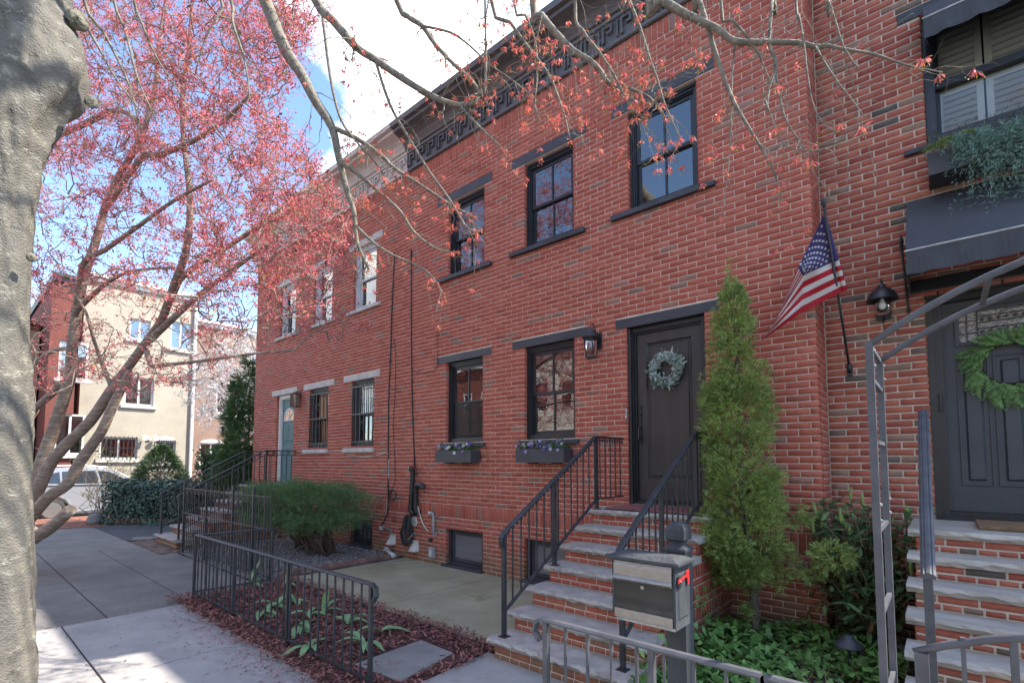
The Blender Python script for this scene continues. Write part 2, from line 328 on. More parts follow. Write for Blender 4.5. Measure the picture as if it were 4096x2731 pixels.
def core(x0, x1, z0, z1, voids, y0, y1, g=.008):
    mb = MB(); V = [(a - g, b + g, c - g, d + g) for a, b, c, d in voids]
    xs = sorted({x0, x1} | {min(max(t, x0), x1) for v in V for t in v[:2]}); zs = sorted({z0, z1} | {min(max(t, z0), z1) for v in V for t in v[2:]})
    for j in range(len(zs) - 1):
        run = None
        for i in range(len(xs)):
            solid = i < len(xs) - 1 and not any(v[0] < (xs[i]+xs[i+1])/2 < v[1] and v[2] < (zs[j]+zs[j+1])/2 < v[3] for v in V)
            if solid and run is None: run = xs[i]
            if not solid and run is not None: mb.box(run, xs[i], y0, y1, zs[j], zs[j+1]); run = None
    return mb

# ---------------------------------------------------------------- windows and doors
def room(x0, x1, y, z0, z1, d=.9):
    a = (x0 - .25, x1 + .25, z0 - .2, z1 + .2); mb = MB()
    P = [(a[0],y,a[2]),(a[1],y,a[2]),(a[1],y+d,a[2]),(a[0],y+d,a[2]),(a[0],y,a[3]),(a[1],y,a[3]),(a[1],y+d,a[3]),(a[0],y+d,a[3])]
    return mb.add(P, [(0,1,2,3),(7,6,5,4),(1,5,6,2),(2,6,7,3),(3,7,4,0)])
def curtain(x0, x1, y, z0, z1, n=14):
    mb = MB(); vs = []
    for i in range(n + 1):
        x = x0 + (x1 - x0) * i / n; yy = y + .018 * math.sin(i * 2.3) + random.uniform(-.006, .006); vs += [(x, yy, z0), (x, yy, z1)]
    return mb.add(vs, [(2*i, 2*i+2, 2*i+3, 2*i+1) for i in range(n)])
def window(house, x0, x1, z0, z1, y, mat=None, glass=None, cur=None, muntin=True, blinds=False, screen=False):
    mat = mat or m_black; glass = glass or m_glass; f = MB()
    f.frame(x0 + .002, x1 - .002, z0 + .002, z1 - .002, .05, y + .065, y + .17, wt=.06); f.frame(x0 + .05, x1 - .05, z0 + .05, z1 - .06, .018, y + .085, y + .17)
    f.box(x0 + .004, x0 + .03, y + .045, y + .066, z0 + .004, z1 - .004); f.box(x1 - .03, x1 - .004, y + .045, y + .066, z0 + .004, z1 - .004); f.box(x0 + .03, x1 - .03, y + .045, y + .066, z1 - .03, z1 - .004)
    w = f.build('window', mat, house)
    a, b = x0 + .07, x1 - .07; zm = (z0 + z1) / 2 - .01; c = (a + b) / 2
    for nm, za, zb, yy in (('upper_sash', zm - .02, z1 - .08, y + .105), ('lower_sash', z0 + .07, zm + .02, y + .135)):
        s = MB(); s.frame(a, b, za, zb, .042, yy, yy + .028, wb=.05 if nm == 'lower_sash' else .04, wt=.04)
        if muntin: s.box(c - .011, c + .011, yy - .003, yy + .024, za + .04, zb - .04)
        s.build(nm, mat, w)
        for p, q in (((a + .042, c - .011), (c + .011, b - .042)) if muntin else ((a + .042, b - .042),)):
            MB().box(p, q, yy + .012, yy + .016, za + .04, zb - .04).build('pane', glass, w)
    if cur: 
        for (p, q) in cur: curtain(x0 + (x1 - x0) * p, x0 + (x1 - x0) * q, y + .24, z0, z1).build('curtain', m_curtain, w)
    if blinds:
        n = int((z1 - z0) / .045)
        s = MB()
        for i in range(n): s.add([(a, y+.2, z0+.06+i*.045), (b, y+.2, z0+.06+i*.045), (b, y+.225, z0+.09+i*.045), (a, y+.225, z0+.09+i*.045)], [(0,1,2,3)])
        o = s.build('blind_slats', m_curtain, w); o['kind'] = 'stuff'
    if screen: MB().box(a + .02, b - .02, y + .095, y + .097, z0 + .08, zm).build('screen', m_screen, w)
    room(x0, x1, y + .172, z0, z1).build('interior', m_dark, w)
    return w
m_screen = glass_mat('insect_screen', 1.25, (.72,.74,.75), .5)
def basement_window(house, x0, x1, z0, z1, y, mat):
    f = MB(); f.frame(x0 + .002, x1 - .002, z0 + .002, z1 - .002, .05, y + .06, y + .16, wb=.03, wt=.03); w = f.build('basement_window', mat, house)
    f = MB(); f.frame(x0 + .06, x1 - .06, z0 + .04, z1 - .04, .05, y + .09, y + .13); f.build('sash', mat, w)
    MB().box(x0 + .11, x1 - .11, y + .105, y + .11, z0 + .09, z1 - .09).build('pane', m_blind, w)
    MB().box(x0 - .05, x1 + .02, y - .07, y + .058, z0 - .04, z0).build('sill', m_slate, w, bevel=.008)
    return w
m_blind = M('grey_blind_behind_glass', (.16,.165,.18), .25, .1, 2, .25, 60, aniso=(.2,1,6))
def slab(parent, name, x0, x1, y0, y1, z0, z1, mat, bev=.006, label=None): return MB().box(x0, x1, y0, y1, z0, z1).build(name, mat, parent, bevel=bev, label=label)

def cornice(house, x0, x1, y, zf, mat, name='cornice', closed=True):
    """zf: foot of frieze"""
    pr = [(.0,0),(-.035,0),(-.05,.012),(-.05,.05),(-.03,.06),(-.03,.33),(-.06,.345),(-.07,.38),(-.10,.39),(-.12,.43),(-.17,.50),(-.24,.55),(-.33,.585),(-.37,.60),(-.38,.64),(-.44,.655),(-.45,.70),(-.46,.73),(.12,.76),(.12,0)]
    o = MB().prism([(y + a, zf + b) for a, b in pr], x0, x1, 'x').build(name, mat, house)
    n = int((x1 - x0) / .27); st = (x1 - x0) / n; b = MB()
    b.box(-.075, -.045, -.04, 0, .0, .22); b.box(-.045, .075, -.04, 0, .185, .22); b.box(.045, .075, -.04, 0, .10, .185); b.box(.0, .045, -.04, 0, .10, .13)
    me = b.mesh('fret_bracket', mat)
    for i in range(n): inst('fret_bracket', me, o, (x0 + (i + .5) * st, y - .03, zf + .085))
    c = MB()
    c.box(-.012, .012, -.03, 0, 0, .235); me = c.mesh('fret_bar', mat)
    for i in range(n): inst('fret_bar', me, o, (x0 + i * st + .01, y - .03, zf + .08))
    return o

HZ = 7.12
# ======== main house
UPZ, LOZ = (4.84, 6.13), (2.03, 3.36)
mw_up = [(-6.24,-5.39), (-4.56,-3.69), (-2.865,-1.99)]; mw_lo = [(-6.26,-5.41), (-4.56,-3.695)]; mdoor = (-2.92,-1.96)
house = thing('brick_house', 'red brick row house with black windows, black door and black cornice', 'house', (-4.1, 0, 0))
voids = [(a, b, *UPZ) for a, b in mw_up] + [(a, b, *LOZ) for a, b in mw_lo] + [(*mdoor, 1.17, 3.36), (-6.245,-5.40,.05,.61), (-4.57,-3.70,.05,.61)]
lint = [(-6.52,-5.22,6.145,6.285), (-4.80,-3.48,6.145,6.285), (-3.09,-1.79,6.145,6.285), (-6.51,-5.225,3.365,3.488), (-4.795,-3.49,3.365,3.488), (-3.07,-1.80,3.365,3.488)]
sill = [(-6.55,-5.22,4.77,4.835), (-4.825,-3.50,4.77,4.835), (-3.10,-1.80,4.77,4.835), (-6.33,-5.35,1.945,2.01), (-4.63,-3.63,1.945,2.01)]
X0, X1 = -7.35, -.885
wall = core(X0, X1 - .009, 0, HZ, voids, 0, .25).build('wall', m_mortar, house)
MB().box(X1 - .3, X1 - .008, .25, .6, 0, 7.6).build('return_wall', m_mortar, house)
allv = voids + lint + sill; BR = .214
rects = course_rects(X0, X1, 0, .795, .0665, BR, allv, phase=.03) + soldier_rects(X0, X1, .795, 1.015, .0745, allv) + course_rects(X0, X1, 1.015, 6.875, .0677, BR, allv) + soldier_rects(X0, X1, 6.875, 7.10, .0745, allv)
ret = course_rects(.108, .46, 0, .795, .0665, BR, phase=.05) + course_rects(.108, .46, .795, 6.875, .0677, BR, phase=.05) + course_rects(.108, .46, 6.875, 7.5, .0677, BR, phase=.05)
lay(wall, [((0,0,0), 0, rects, .10, .007), ((X1 - .008,0,0), PI/2, ret, .1, .008)], m_brick, m_brickj)
for a, b, c, d in lint: slab(house, 'lintel', a, b, -.012, .11, c, d, m_slate, .006)
for i, (a, b, c, d) in enumerate(sill): slab(house, 'sill', a, b, -.06 if i < 3 else -.045, .09, c, d, m_slate, .006)
window(house, *mw_up[0], *UPZ, 0); window(house, *mw_up[1], *UPZ, 0); window(house, *mw_up[2], *UPZ, 0)
window(house, *mw_lo[0], *LOZ, 0, screen=True, cur=[(.05,.2)], blinds=False); window(house, *mw_lo[1], *LOZ, 0, cur=[(.03,.28)])
basement_window(house, -6.245, -5.40, .05, .61, 0, m_slate); basement_window(house, -4.57, -3.70, .05, .61, 0, m_slate)
m_cornice = M('lit_slate_cornice_paint', (.105,.098,.10), .4, .2, 3, .08, 25)  # slate paint lightened and browned to stand in for light from below
cornice(house, X0, X1 + .1, 0, 7.10, m_cornice)
MB().box(X0, X1, .05, 9, HZ + .62, HZ + .7).build('roof', m_slate, house)
MB().box(X0, X1 - .02, 1.3, 9, 0, HZ + .61).build('rear_block', m_mortar, house)
# front door
m_door = M('dark_bronze_door_paint', (.047,.044,.043), .32, .18, 1.5, .06, 50, aniso=(6,6,.6))
d = MB(); a, b = mdoor; d.frame(a + .003, b - .003, 1.18, 3.357, .055, .06, .2, wb=.04, wt=.05); d.frame(a + .058, b - .058, 1.22, 3.307, .022, .09, .2, wb=.02)
d.box(a + .003, a + .04, .02, .06, 1.19, 3.35)
door = d.build('door', m_black, house)
x0, x1, z0, z1 = a + .082, b - .082, 1.245, 3.282
lf = MB(); p0, p1, q0, q1 = x0 + .115, x1 - .115, z0 + .25, z1 - .12
lf.frame(x0, x1, z0, z1, .115, .115, .16, wb=.25, wt=.12); lf.panel(p0, p1, q0, q1, .115, .02, .022); lf.panel(p0 + .035, p1 - .035, q0 + .035, q1 - .035, .1372, .012, -.012); lf.build('door_leaf', m_door, door)
h = MB(); h.box(-2.822, -2.79, .10, .114, 1.93, 2.40); h.tube([(-2.806,.10,2.13), (-2.806,.055,2.13), (-2.806,.055,1.98), (-2.806,.1,1.98)], .011, 8); h.lathe((-2.806,.1,2.30), [(.022,0),(.022,-.012),(.012,-.018)], 12, 'y'); h.build('door_handle', m_black, door)
k = MB(); k.box(-2.943, -2.925, -.022, -.002, 2.22, 2.36); o = k.build('doorbell', m_plastic_g, door, bevel=.008); MB().lathe((-2.934,-.0222,2.26), [(.011,0),(.009,-.004)], 12, 'y').build('bell_button', m_white, door)
MB().box(a + .05, b - .05, .0, .13, 1.17, 1.2).build('threshold', m_alu, door)

# ======== neighbour house
nb = thing('brick_house', 'red brick row house with white lintels, teal door and cream cornice', 'house', (-10.7, 0, 0))
nu = [(-9.18,-8.37), (-10.87,-10.05), (-12.58,-11.76)]; nl = [(-9.18,-8.38), (-10.96,-10.12)]; nd = (-12.64,-11.72)
voids = [(p, q, *UPZ) for p, q in nu] + [(p, q, *LOZ) for p, q in nl] + [(*nd, 1.17, 3.36), (-9.11,-8.37,.08,.58)]
lint = [(p - .2, q + .2, 6.145, 6.28) for p, q in nu] + [(-9.5,-8.19,3.365,3.49), (-11.25,-9.88,3.365,3.49), (-12.93,-11.58,3.365,3.49)]
sill = [(p - .2, q + .18, 4.765, 4.835) for p, q in nu] + [(-9.43,-8.335,1.90,1.985), (-11.17,-10.08,1.90,1.985)]
X0, X1 = -14.0, -7.355
wall = core(X0, X1, 0, HZ, voids, 0, .25).build('wall', m_mortar, nb); allv = voids + lint + sill
rects = course_rects(X0, X1 - .004, 0, .795, .0665, BR, allv, phase=.07) + soldier_rects(X0, X1, .795, 1.015, .0745, allv) + course_rects(X0, X1 - .004, 1.015, 6.875, .0677, BR, allv, phase=.08) + soldier_rects(X0, X1, 6.875, 7.10, .0745, allv)
lay(wall, [((0,0,0), 0, rects, .10, .007)], m_brick, m_brickj)
m_whitetrim = M('white_aluminium_frame', (.6,.62,.63), .45, .1, 4, .03, 40)
for p, q, c, dd in lint: slab(nb, 'lintel', p, q, -.014, .11, c, dd, m_lime, .008)
for p, q, c, dd in sill: slab(nb, 'sill', p, q, -.055, .09, c, dd, m_lime, .01)
for p, q in nu: window(nb, p, q, *UPZ, 0, mat=m_whitetrim, muntin=False, blinds=True)
for p, q in nl: window(nb, p, q, *LOZ, 0, mat=m_irongrey, muntin=False)
basement_window(nb, -9.11, -8.37, .08, .58, 0, m_slate)
m_cream = M('cream_cornice_paint', (.56,.50,.45), .55, .15, 3, .06, 30)
cornice(nb, X0 - .1, X1, 0, 7.10, m_cream)
MB().box(X0, X1, .05, 9, HZ + .62, HZ + .7).build('roof', m_slate, nb); MB().box(X0 + .01, X1, 1.3, 9, 0, HZ + .61).build('rear_block', m_brickj, nb); MB().box(X0 + .005, X0 + .25, .25, 1.3, 0, HZ + .6).build('side_wall', m_brickj, nb)
m_teal = M('teal_door_paint', (.065,.165,.175), .45, .1, 2, .04, 40)
dr = MB(); p, q = nd; dr.frame(p + .003, q - .003, 1.18, 3.357, .075, .05, .2, wb=.03); dr.frame(p + .078, q - .078, 1.21, 3.28, .02, .075, .2); door2 = dr.build('door', m_white, nb)
x0, x1, z0, z1 = p + .1, q - .1, 1.235, 3.26; xc = (x0 + x1) / 2
lf = MB().box(x0, x1, .115, .16, z0, z1)
for (pa, pb, pz0, pz1) in ((x0+.09, xc-.04, z0+.13, z0+.85), (xc+.04, x1-.09, z0+.13, z0+.85), (x0+.09, xc-.04, z0+.97, z0+1.4), (xc+.04, x1-.09, z0+.97, z0+1.4)): lf.panel(pa, pb, pz0, pz1, .1148, .025, -.012); 
lf.build('door_leaf', m_teal, door2)
fan = MB(); cz = z0 + 1.52; N = 12
for r0, r1 in ((.24, .28),):
    pts = [(xc + r0*math.cos(PI*i/N), cz + r0*math.sin(PI*i/N)) for i in range(N+1)]; pt2 = [(xc + r1*math.cos(PI*i/N), cz + r1*math.sin(PI*i/N)) for i in range(N+1)]
    for i in range(N): fan.prism([pts[i], pt2[i], pt2[i+1], pts[i+1]], .098, .115, 'y')
fan.box(xc - .28, xc + .28, .098, .115, cz - .035, cz)
for aa in (45, 90, 135): fan.bar((xc, .106, cz), (xc + .25*math.cos(R_(aa)), .106, cz + .25*math.sin(R_(aa))), .018)
fan.build('fanlight_frame', m_white, door2); MB().prism([(xc + .245*math.cos(PI*i/N), cz + .245*math.sin(PI*i/N)) for i in range(N+1)], .109, .1145, 'y').build('fanlight_pane', m_glass, door2)
MB().box(p + .02, q - .02, -.04, .1, 1.165, 1.2).build('threshold', m_white, door2)
room(p, q, .17, 1.2, 3.3).build('interior', m_dark, door2)
# security grilles on its ground-floor windows
def scroll(mb, c, r, sx, sz, y, w=.008):
    pts = []
    for i in range(15):
        t = i / 14; a = t * 3.6 * PI / 2; rr = r * (1 - .62 * t); pts.append((c[0] + sx * (rr * math.cos(a)), y, c[1] + sz * rr * math.sin(a)))
    mb.tube(pts, w / 2, 5)
for (p, q, za, zb, lab) in ((*nl[0], 2.02, 3.3, 'black window grille with scrolls, near the cables'), (*nl[1], 2.02, 3.3, 'black window grille with scrolls, beside the teal door'), (-9.11,-8.37,.1,.56, 'small black grille over the basement window behind the yew')):
    g = thing('window_grille', lab, 'grille', ((p + q) / 2, .03, za), 'iron grilles of the house with the teal door'); n = 6
    for i in range(n):
        x = p + .03 + (q - p - .06) * i / (n - 1); MB().bar((x, -.005, za + .01), (x, -.005, zb - .01), .016).build('bar', m_black, g)
    for z in ((za + .08, (za + zb) / 2, zb - .08) if zb - za > 1 else (za + .1, zb - .1)): MB().box(p - .012, q + .012, -.022, -.013, z, z + .024).build('cross_bar', m_black, g)
    s = MB(); xc = (p + q) / 2
    for z in ((za + .42, zb - .38) if zb - za > 1 else ((za + zb) / 2,)):
        for sx in (-1, 1):
            for sz in (-1, 1): scroll(s, (xc + sx * .05, z + sz * .055), .045, sx, sz, -.012, .014)
    s.build('scrollwork', m_black, g)

# ======== right-hand house, set back
YB = .45
rh = thing('brick_house', 'mixed red and brown brick row house with black awnings and charcoal panelled door', 'house', (.9, YB, 0))
X0, X1, ZT = -.885, 2.6, 8.6
rdoor = (-.075, 1.02, 1.17, 3.285); rwin = (.0, 1.02, 4.70, 5.97)
voids = [rdoor, rwin]; lint = [(-.187, 1.2, 3.295, 3.415), (-.176, 1.2, 5.98, 6.085)]; sill = [(-.17, 1.2, 4.632, 4.68)]
wall = core(X0 - .05, X1, 0, ZT, voids, YB, YB + .25).build('wall', m_mortar2, rh); allv = voids + lint + sill
rects = course_rects(X0 + .01, X1, 0, ZT, .0677, .214, allv, phase=.02, joint=.0125, jit=.008)
lay(wall, [((0, YB, 0), 0, rects, .10, .008)], m_brick2, m_brick2j)
for p, q, c, dd in lint: slab(rh, 'lintel', p, q, YB - .015, YB + .1, c, dd, m_black, .006)
for p, q, c, dd in sill: slab(rh, 'sill', p, q, YB - .05, YB + .09, c, dd, m_black, .006)
MB().box(X0, X1, YB + 1.3, 9, 0, ZT).build('rear_block', m_mortar2, rh); MB().box(X0, X1, YB, 9, ZT, ZT + .1).build('roof', m_slate, rh)
# its door
m_door2 = M('charcoal_door_paint', (.048,.053,.064), .45, .12, 3, .1, 90)
dm = MB(); p, q, z0, z1 = rdoor; dm.frame(p + .003, q - .003, z0 + .005, z1 - .003, .05, YB + .03, YB + .2, wb=.05); dm.frame(p + .053, q - .053, z0 + .055, z1 - .055, .05, YB + .045, YB + .2, wb=.03)
door3 = dm.build('door', m_irondoor if 'm_irondoor' in globals() else m_black, rh)
x0, x1, za, zb = p + .105, q - .105, z0 + .09, z1 - .11; yl = YB + .12
lf = MB(); gx0, gx1, gz0, gz1 = x0 + .12, x1 - .12, 2.79, 3.07
lf.box(x0, x1, yl, yl + .045, za, gz0); lf.box(x0, x1, yl, yl + .045, gz1, zb); lf.box(x0, gx0, yl, yl + .045, gz0, gz1); lf.box(gx1, x1, yl, yl + .045, gz0, gz1)
lf.build('door_leaf', m_door2, door3)
fr = MB(); fr.frame(gx0 - .03, gx1 + .03, gz0 - .03, gz1 + .03, .035, yl - .015, yl)
fr.build('glazing_frame', m_door2, door3, bevel=.006)
wid = (x1 - x0 - .2 - .1) / 3
for i in range(3):
    pa = x0 + .1 + i * (wid + .05); pl = MB().panel(pa, pa + wid, 1.50, 2.64, yl - .0008, .022, .02); pl.panel(pa + .03, pa + wid - .03, 1.53, 2.61, yl - .001, .014, -.012)
    pm = MB().frame(pa - .012, pa + wid + .012, 1.488, 2.652, .014, yl - .012, yl); pm.build('door_panel', m_door2, door3, bevel=.004)
    MB().panel(pa + .035, pa + wid - .035, 1.535, 2.605, yl - .0004, .016, -.016).build('door_panel', m_door2, door3)
# leaded glass: cames and small bevelled panes
lead = MB(); W_ = gx1 - gx0; H_ = gz1 - gz0
m_leadglass = M('bevelled_leaded_glass', (.30,.29,.27), .12, .3, 25, .6, 45, metal=.55, c2=(.16,.15,.15))
for fx in (.09, .2, .8, .91): lead.box(gx0 + W_*fx - .004, gx0 + W_*fx + .004, yl + .004, yl + .018, gz0, gz1)
for fz in (.22, .42, .62, .82): lead.box(gx0 + W_*.2 + .004, gx0 + W_*.8 - .004, yl + .004, yl + .018, gz0 + H_*fz - .004, gz0 + H_*fz + .004)
for fz in (.3, .7): lead.box(gx0, gx0 + W_*.2 - .004, yl + .0045, yl + .0175, gz0 + H_*fz - .003, gz0 + H_*fz + .003)
for i in range(7):
    for fz in (.32, .72):
        cx, cz = gx0 + W_*(.25 + .5*i/6), gz0 + H_*fz; lead.prism([(cx-.018,cz),(cx,cz-.016),(cx+.018,cz),(cx,cz+.016)], yl + .003, yl + .016, 'y')
lead.build('leading', m_black, door3); MB().box(gx0, gx1, yl + .018, yl + .024, gz0, gz1).build('leaded_pane', m_leadglass, door3)
h = MB(); h.tube([(.0,YB+.043,2.32),(.0,YB+.01,2.32),(.0,YB+.01,2.18),(.0,YB+.043,2.18)], .009, 8); h.lathe((.0,YB+.045,2.32), [(.02,0),(.018,-.012)], 10, 'y'); h.lathe((.0,YB+.045,2.18), [(.02,0),(.018,-.012)], 10, 'y'); h.build('door_handle', m_black, door3)
MB().box(p + .05, q - .05, YB - .02, YB + .13, z0 + .002, z0 + .045).build('threshold', m_black, door3); MB().box(p + .1, q - .1, YB + .05, YB + .115, z0 + .05, z0 + .062).build('sweep', m_alu, door3)
# its upper window with plantation shutters
p, q, z0, z1 = rwin; f = MB(); f.frame(p + .003, q - .003, z0 + .003, z1 - .003, .075, YB + .03, YB + .2, wt=.06); win3 = f.build('window', m_black, rh)
zm = 5.29; s = MB(); s.frame(p + .078, q - .078, zm - .03, z1 - .065, .035, YB + .1, YB + .14, wb=.07); s.frame(p + .078, q - .078, z0 + .08, zm + .01, .035, YB + .145, YB + .18); s.build('sash', m_black, win3)
MB().box(p + .113, q - .113, YB + .12, YB + .124, zm + .04, z1 - .1).build('pane', m_glass_clear, win3); MB().box(p + .113, q - .113, YB + .16, YB + .164, z0 + .115, zm - .025).build('pane', m_glass_clear, win3)
m_shutter = M('off_white_shutter_paint', (.62,.60,.54), .6, .08, 2, .03, 30); ys = YB + .2
for za, zb in ((z0 + .09, zm - .02), (zm, z1 - .07)):
    for xa, xb in ((p + .08, .42), (.435, .78), (.79, q - .08)):
        sp = MB().frame(xa, xb, za, zb, .05, ys, ys + .028, wb=.06, wt=.06).build('shutter', m_shutter, win3)
        n = max(2, int((zb - za - .12) / .058)); st = (zb - za - .12) / n; lm = MB().prism([(-.03,.036),(-.024,.04),(.03,.008),(.028,.002),(.0,.012)], xa + .05, xb - .05, 'x').mesh('louvre', m_shutter)
        for i in range(n): inst('louvre', lm, sp, (0, ys + .014, za + .062 + i * st))
room(p, q, YB + .25, z0, z1).build('interior', m_dark, win3)
# awnings
m_canvas = M('black_awning_canvas', (.040,.044,.052), .85, .25, 8, .25, 14, c2=(.055,.06,.07), patch=((.085,.09,.10), 5, .6, .3), aniso=(1,1,.4))
def awning(x0, x1, ya, za, yb, zb, drop, lab):
    t = thing('awning', lab, 'awning', ((x0 + x1) / 2, ya, zb - drop))
    m = MB(); n = 8; m.prism([(ya, za), (ya, za - .01), (yb, zb - .01), (yb, zb)], x0, x1, 'x'); m.build('canopy', m_canvas, t)
    v = MB(); vs = []; n = 40
    for i in range(n + 1):
        x = x0 + (x1 - x0) * i / n; w = .012 * math.sin(i * .9); vs += [(x, yb - .002, zb - .002), (x, yb - .006 + w, zb - drop + .004 * math.sin(i * 1.7))]
    v.add(vs, [(2*i, 2*i+1, 2*i+3, 2*i+2) for i in range(n)]); v.build('valance', m_canvas, t)
    for x in (x0, x1): MB().add([(x, ya, za - .012), (x, yb, zb - .012), (x, yb, zb - drop), (x, ya, zb - drop)], [(0,1,2,3)]).build('side_panel', m_canvas, t)
    MB().tube([(x0 - .01, yb, zb + .004), (x1 + .01, yb, zb + .004)], .009, 8).build('front_bar', m_steel, t)
    return t
awning(-.17, 1.25, YB - .01, 4.19, -.28, 3.47, .20, 'long black canvas awning over the charcoal panelled door')
awning(.02, 1.22, YB - .01, 6.05, .14, 5.72, .19, 'short black canvas awning over the shuttered upper window')
# ---------------------------------------------------------------- ground, pavement, beds
def sheet(name, x0, x1, y0, y1, z, mat, kind='structure', th=.02): 
    o = MB().box(x0, x1, y0, y1, z - th, z).build(name, mat); o['kind'] = kind; return o
m_earth = M('street_asphalt', (.055,.055,.056), .9, .25, 3, .4, 90)
m_conc = M('pale_concrete', (.37,.35,.335), .88, .14, 2.2, .35, 160, patch=[((.25,.235,.22), 1.3, .55, .25), ((.45,.43,.41), 22, .62, .1), ((.14,.13,.12), 16, .70, .04), ((.22,.20,.18), 4.5, .6, .1)])
m_conc_old = M('old_exposed_aggregate_concrete', (.235,.222,.205), .92, .2, 1.6, .8, 140, patch=[((.13,.125,.12), 38, .56, .12), ((.34,.32,.30), 55, .62, .08), ((.17,.165,.16), 1.1, .52, .2)])
m_patio = M('algae_green_concrete', (.36,.335,.225), .9, .2, 1.1, .4, 120, c2=(.25,.245,.15), patch=[((.43,.40,.35), 1.6, .58, .2), ((.19,.185,.125), 34, .62, .1), ((.20,.21,.12), 2.6, .58, .12)])
m_flagst = M('grey_flagstone', (.24,.235,.22), .85, .2, 2.5, .3, 60, patch=((.17,.165,.15), 6, .58, .15))
m_path = M('asphalt_patch', (.085,.088,.094), .95, .25, 5, .6, 120)
m_mulchbase = M('red_mulch_soil', (.085,.032,.026), .95, .4, 22, .9, 60, c2=(.035,.016,.014))
m_soil = M('dark_soil', (.05,.036,.026), .95, .4, 12, .9, 40)
m_gravelb = M('gravel_base', (.22,.21,.20), .95, .4, 45, .9, 70)
g = MB(); g.box(-600, 600, -600, 900, -.35, -.14); o = g.build('ground', m_earth); o['kind'] = 'structure'
# sidewalk of concrete slabs
sw = bpy.data.objects.new('sidewalk', None); COL.objects.link(sw); ORG[sw.name] = Vector((0,0,0)); sw['kind'] = 'structure'
sg = .007
def pave(x0, x1, y0, y1, mat, z=.0, rnd=0): 
    o = MB().box(x0 + sg, x1 - sg, y0 + sg, y1 - sg, -.1, z + random.uniform(-rnd, rnd)).build('slab', mat, sw, bevel=.006); return o
for xa, xb, mt in ((-7.0,-5.07,m_conc), (-5.07,-3.1,m_conc), (-3.1,-1.15,m_conc), (-1.15,.8,m_conc), (.8,2.75,m_conc)):
    pave(xa, xb, -4.62, -3.42, mt); pave(xa, xb, -6.1, -4.62, mt)
for xa, xb in ((-9.1,-7.0), (-12.4,-9.1), (-14.6,-12.4), (-17.1,-14.6)):
    pave(xa, xb, -4.24, -3.42 if xa > -13 else -2.76, m_conc_old, -.004); pave(xa, xb, -6.1, -4.24, m_conc_old, -.004)
pave(-12.4, -7.22, -3.42, -2.5, m_conc_old, -.004)
MB().box(-17.2, 3, -6.1, 3 * -1.0 + .4, -.13, -.012).build('joint_bed', m_soil, sw)
k = sheet('kerb', -17.1, 3, -6.3, -6.1, .0, m_flagst, th=.14); sheet('road', -60, 60, -14.5, -6.3, -.12, m_earth, th=.02)
# patio in front of the basement windows, its entry walk and the stepping stone
pt = bpy.data.objects.new('patio', None); COL.objects.link(pt); ORG[pt.name] = Vector((0,0,0)); pt['kind'] = 'structure'
MB().box(-7.33, -5.115, -2.07, -.002, -.1, .012).build('slab', m_patio, pt, bevel=.006); MB().box(-5.10, -3.01, -2.09, -.002, -.1, .012).build('slab', m_patio, pt, bevel=.006)
o = MB().prism([(-3.14,-3.42),(-3.1,-2.95),(-3.13,-2.26),(-1.70,-2.26),(-1.70,-3.42)], -.1, .02, 'z').build('entry_walk', m_conc, bevel=.006); o['kind'] = 'structure'
tag(MB().prism([(-3.77,-2.50),(-3.30,-2.52),(-3.20,-3.16),(-3.74,-3.22)], .0, .045, 'z').build('stepping_stone', m_flagst, bevel=.008), 'flat grey bluestone slab set in the red mulch', 'flagstone')
# mulch bed
def bed(name, poly, z, amp, mat, res=.09):
    xs = [p[0] for p in poly]; ys = [p[1] for p in poly]
    nx, ny = int((max(xs)-min(xs))/res)+2, int((max(ys)-min(ys))/res)+2
    gx, gy = np.meshgrid(np.linspace(min(xs), max(xs), nx), np.linspace(min(ys), max(ys), ny))
    edge = np.minimum(np.minimum(gx-min(xs), max(xs)-gx), np.minimum(gy-min(ys), max(ys)-gy)); up = np.clip(edge/.2, 0, 1)
    gz = -.02 + (z + .02 + RNG.normal(0, amp, gx.shape)) * up
    gx2, gy2 = gx + RNG.normal(0, res*.15, gx.shape), gy + RNG.normal(0, res*.15, gx.shape)
    idx = np.arange(nx*ny).reshape(ny, nx); f = np.stack([idx[:-1,:-1], idx[:-1,1:], idx[1:,1:], idx[1:,:-1]], -1).reshape(-1, 4)
    o = link(name, np_mesh(name, np.stack([gx2, gy2, gz], -1).reshape(-1, 3), f, mat, (0,0,0), True)); o['kind'] = 'structure'; return o
bed('mulch_bed', [(-7.3,-3.60),(-3.05,-2.02)], .035, .008, m_mulchbase); bed('gravel_bed', [(-11.3,-2.46),(-7.36,.02)], .02, .008, m_gravelb); bed('ivy_bed', [(-1.72,-3.4),(-.2,.02)], .05, .015, m_soil)
def chips(n, xr, yr, z, ln, wd, th):
    P = np.stack([RNG.uniform(*xr, n), RNG.uniform(*yr, n), z + RNG.uniform(0, .03, n)], 1); a = RNG.uniform(0, 2*PI, n); b = RNG.normal(0, .35, n)
    D = np.stack([np.cos(a)*np.cos(b), np.sin(a)*np.cos(b), np.sin(b)], 1); S = np.stack([-np.sin(a), np.cos(a), RNG.normal(0, .3, n)], 1)
    return P, D, S, ln * RNG.uniform(.5, 1.4, n), wd * RNG.uniform(.5, 1.3, n)
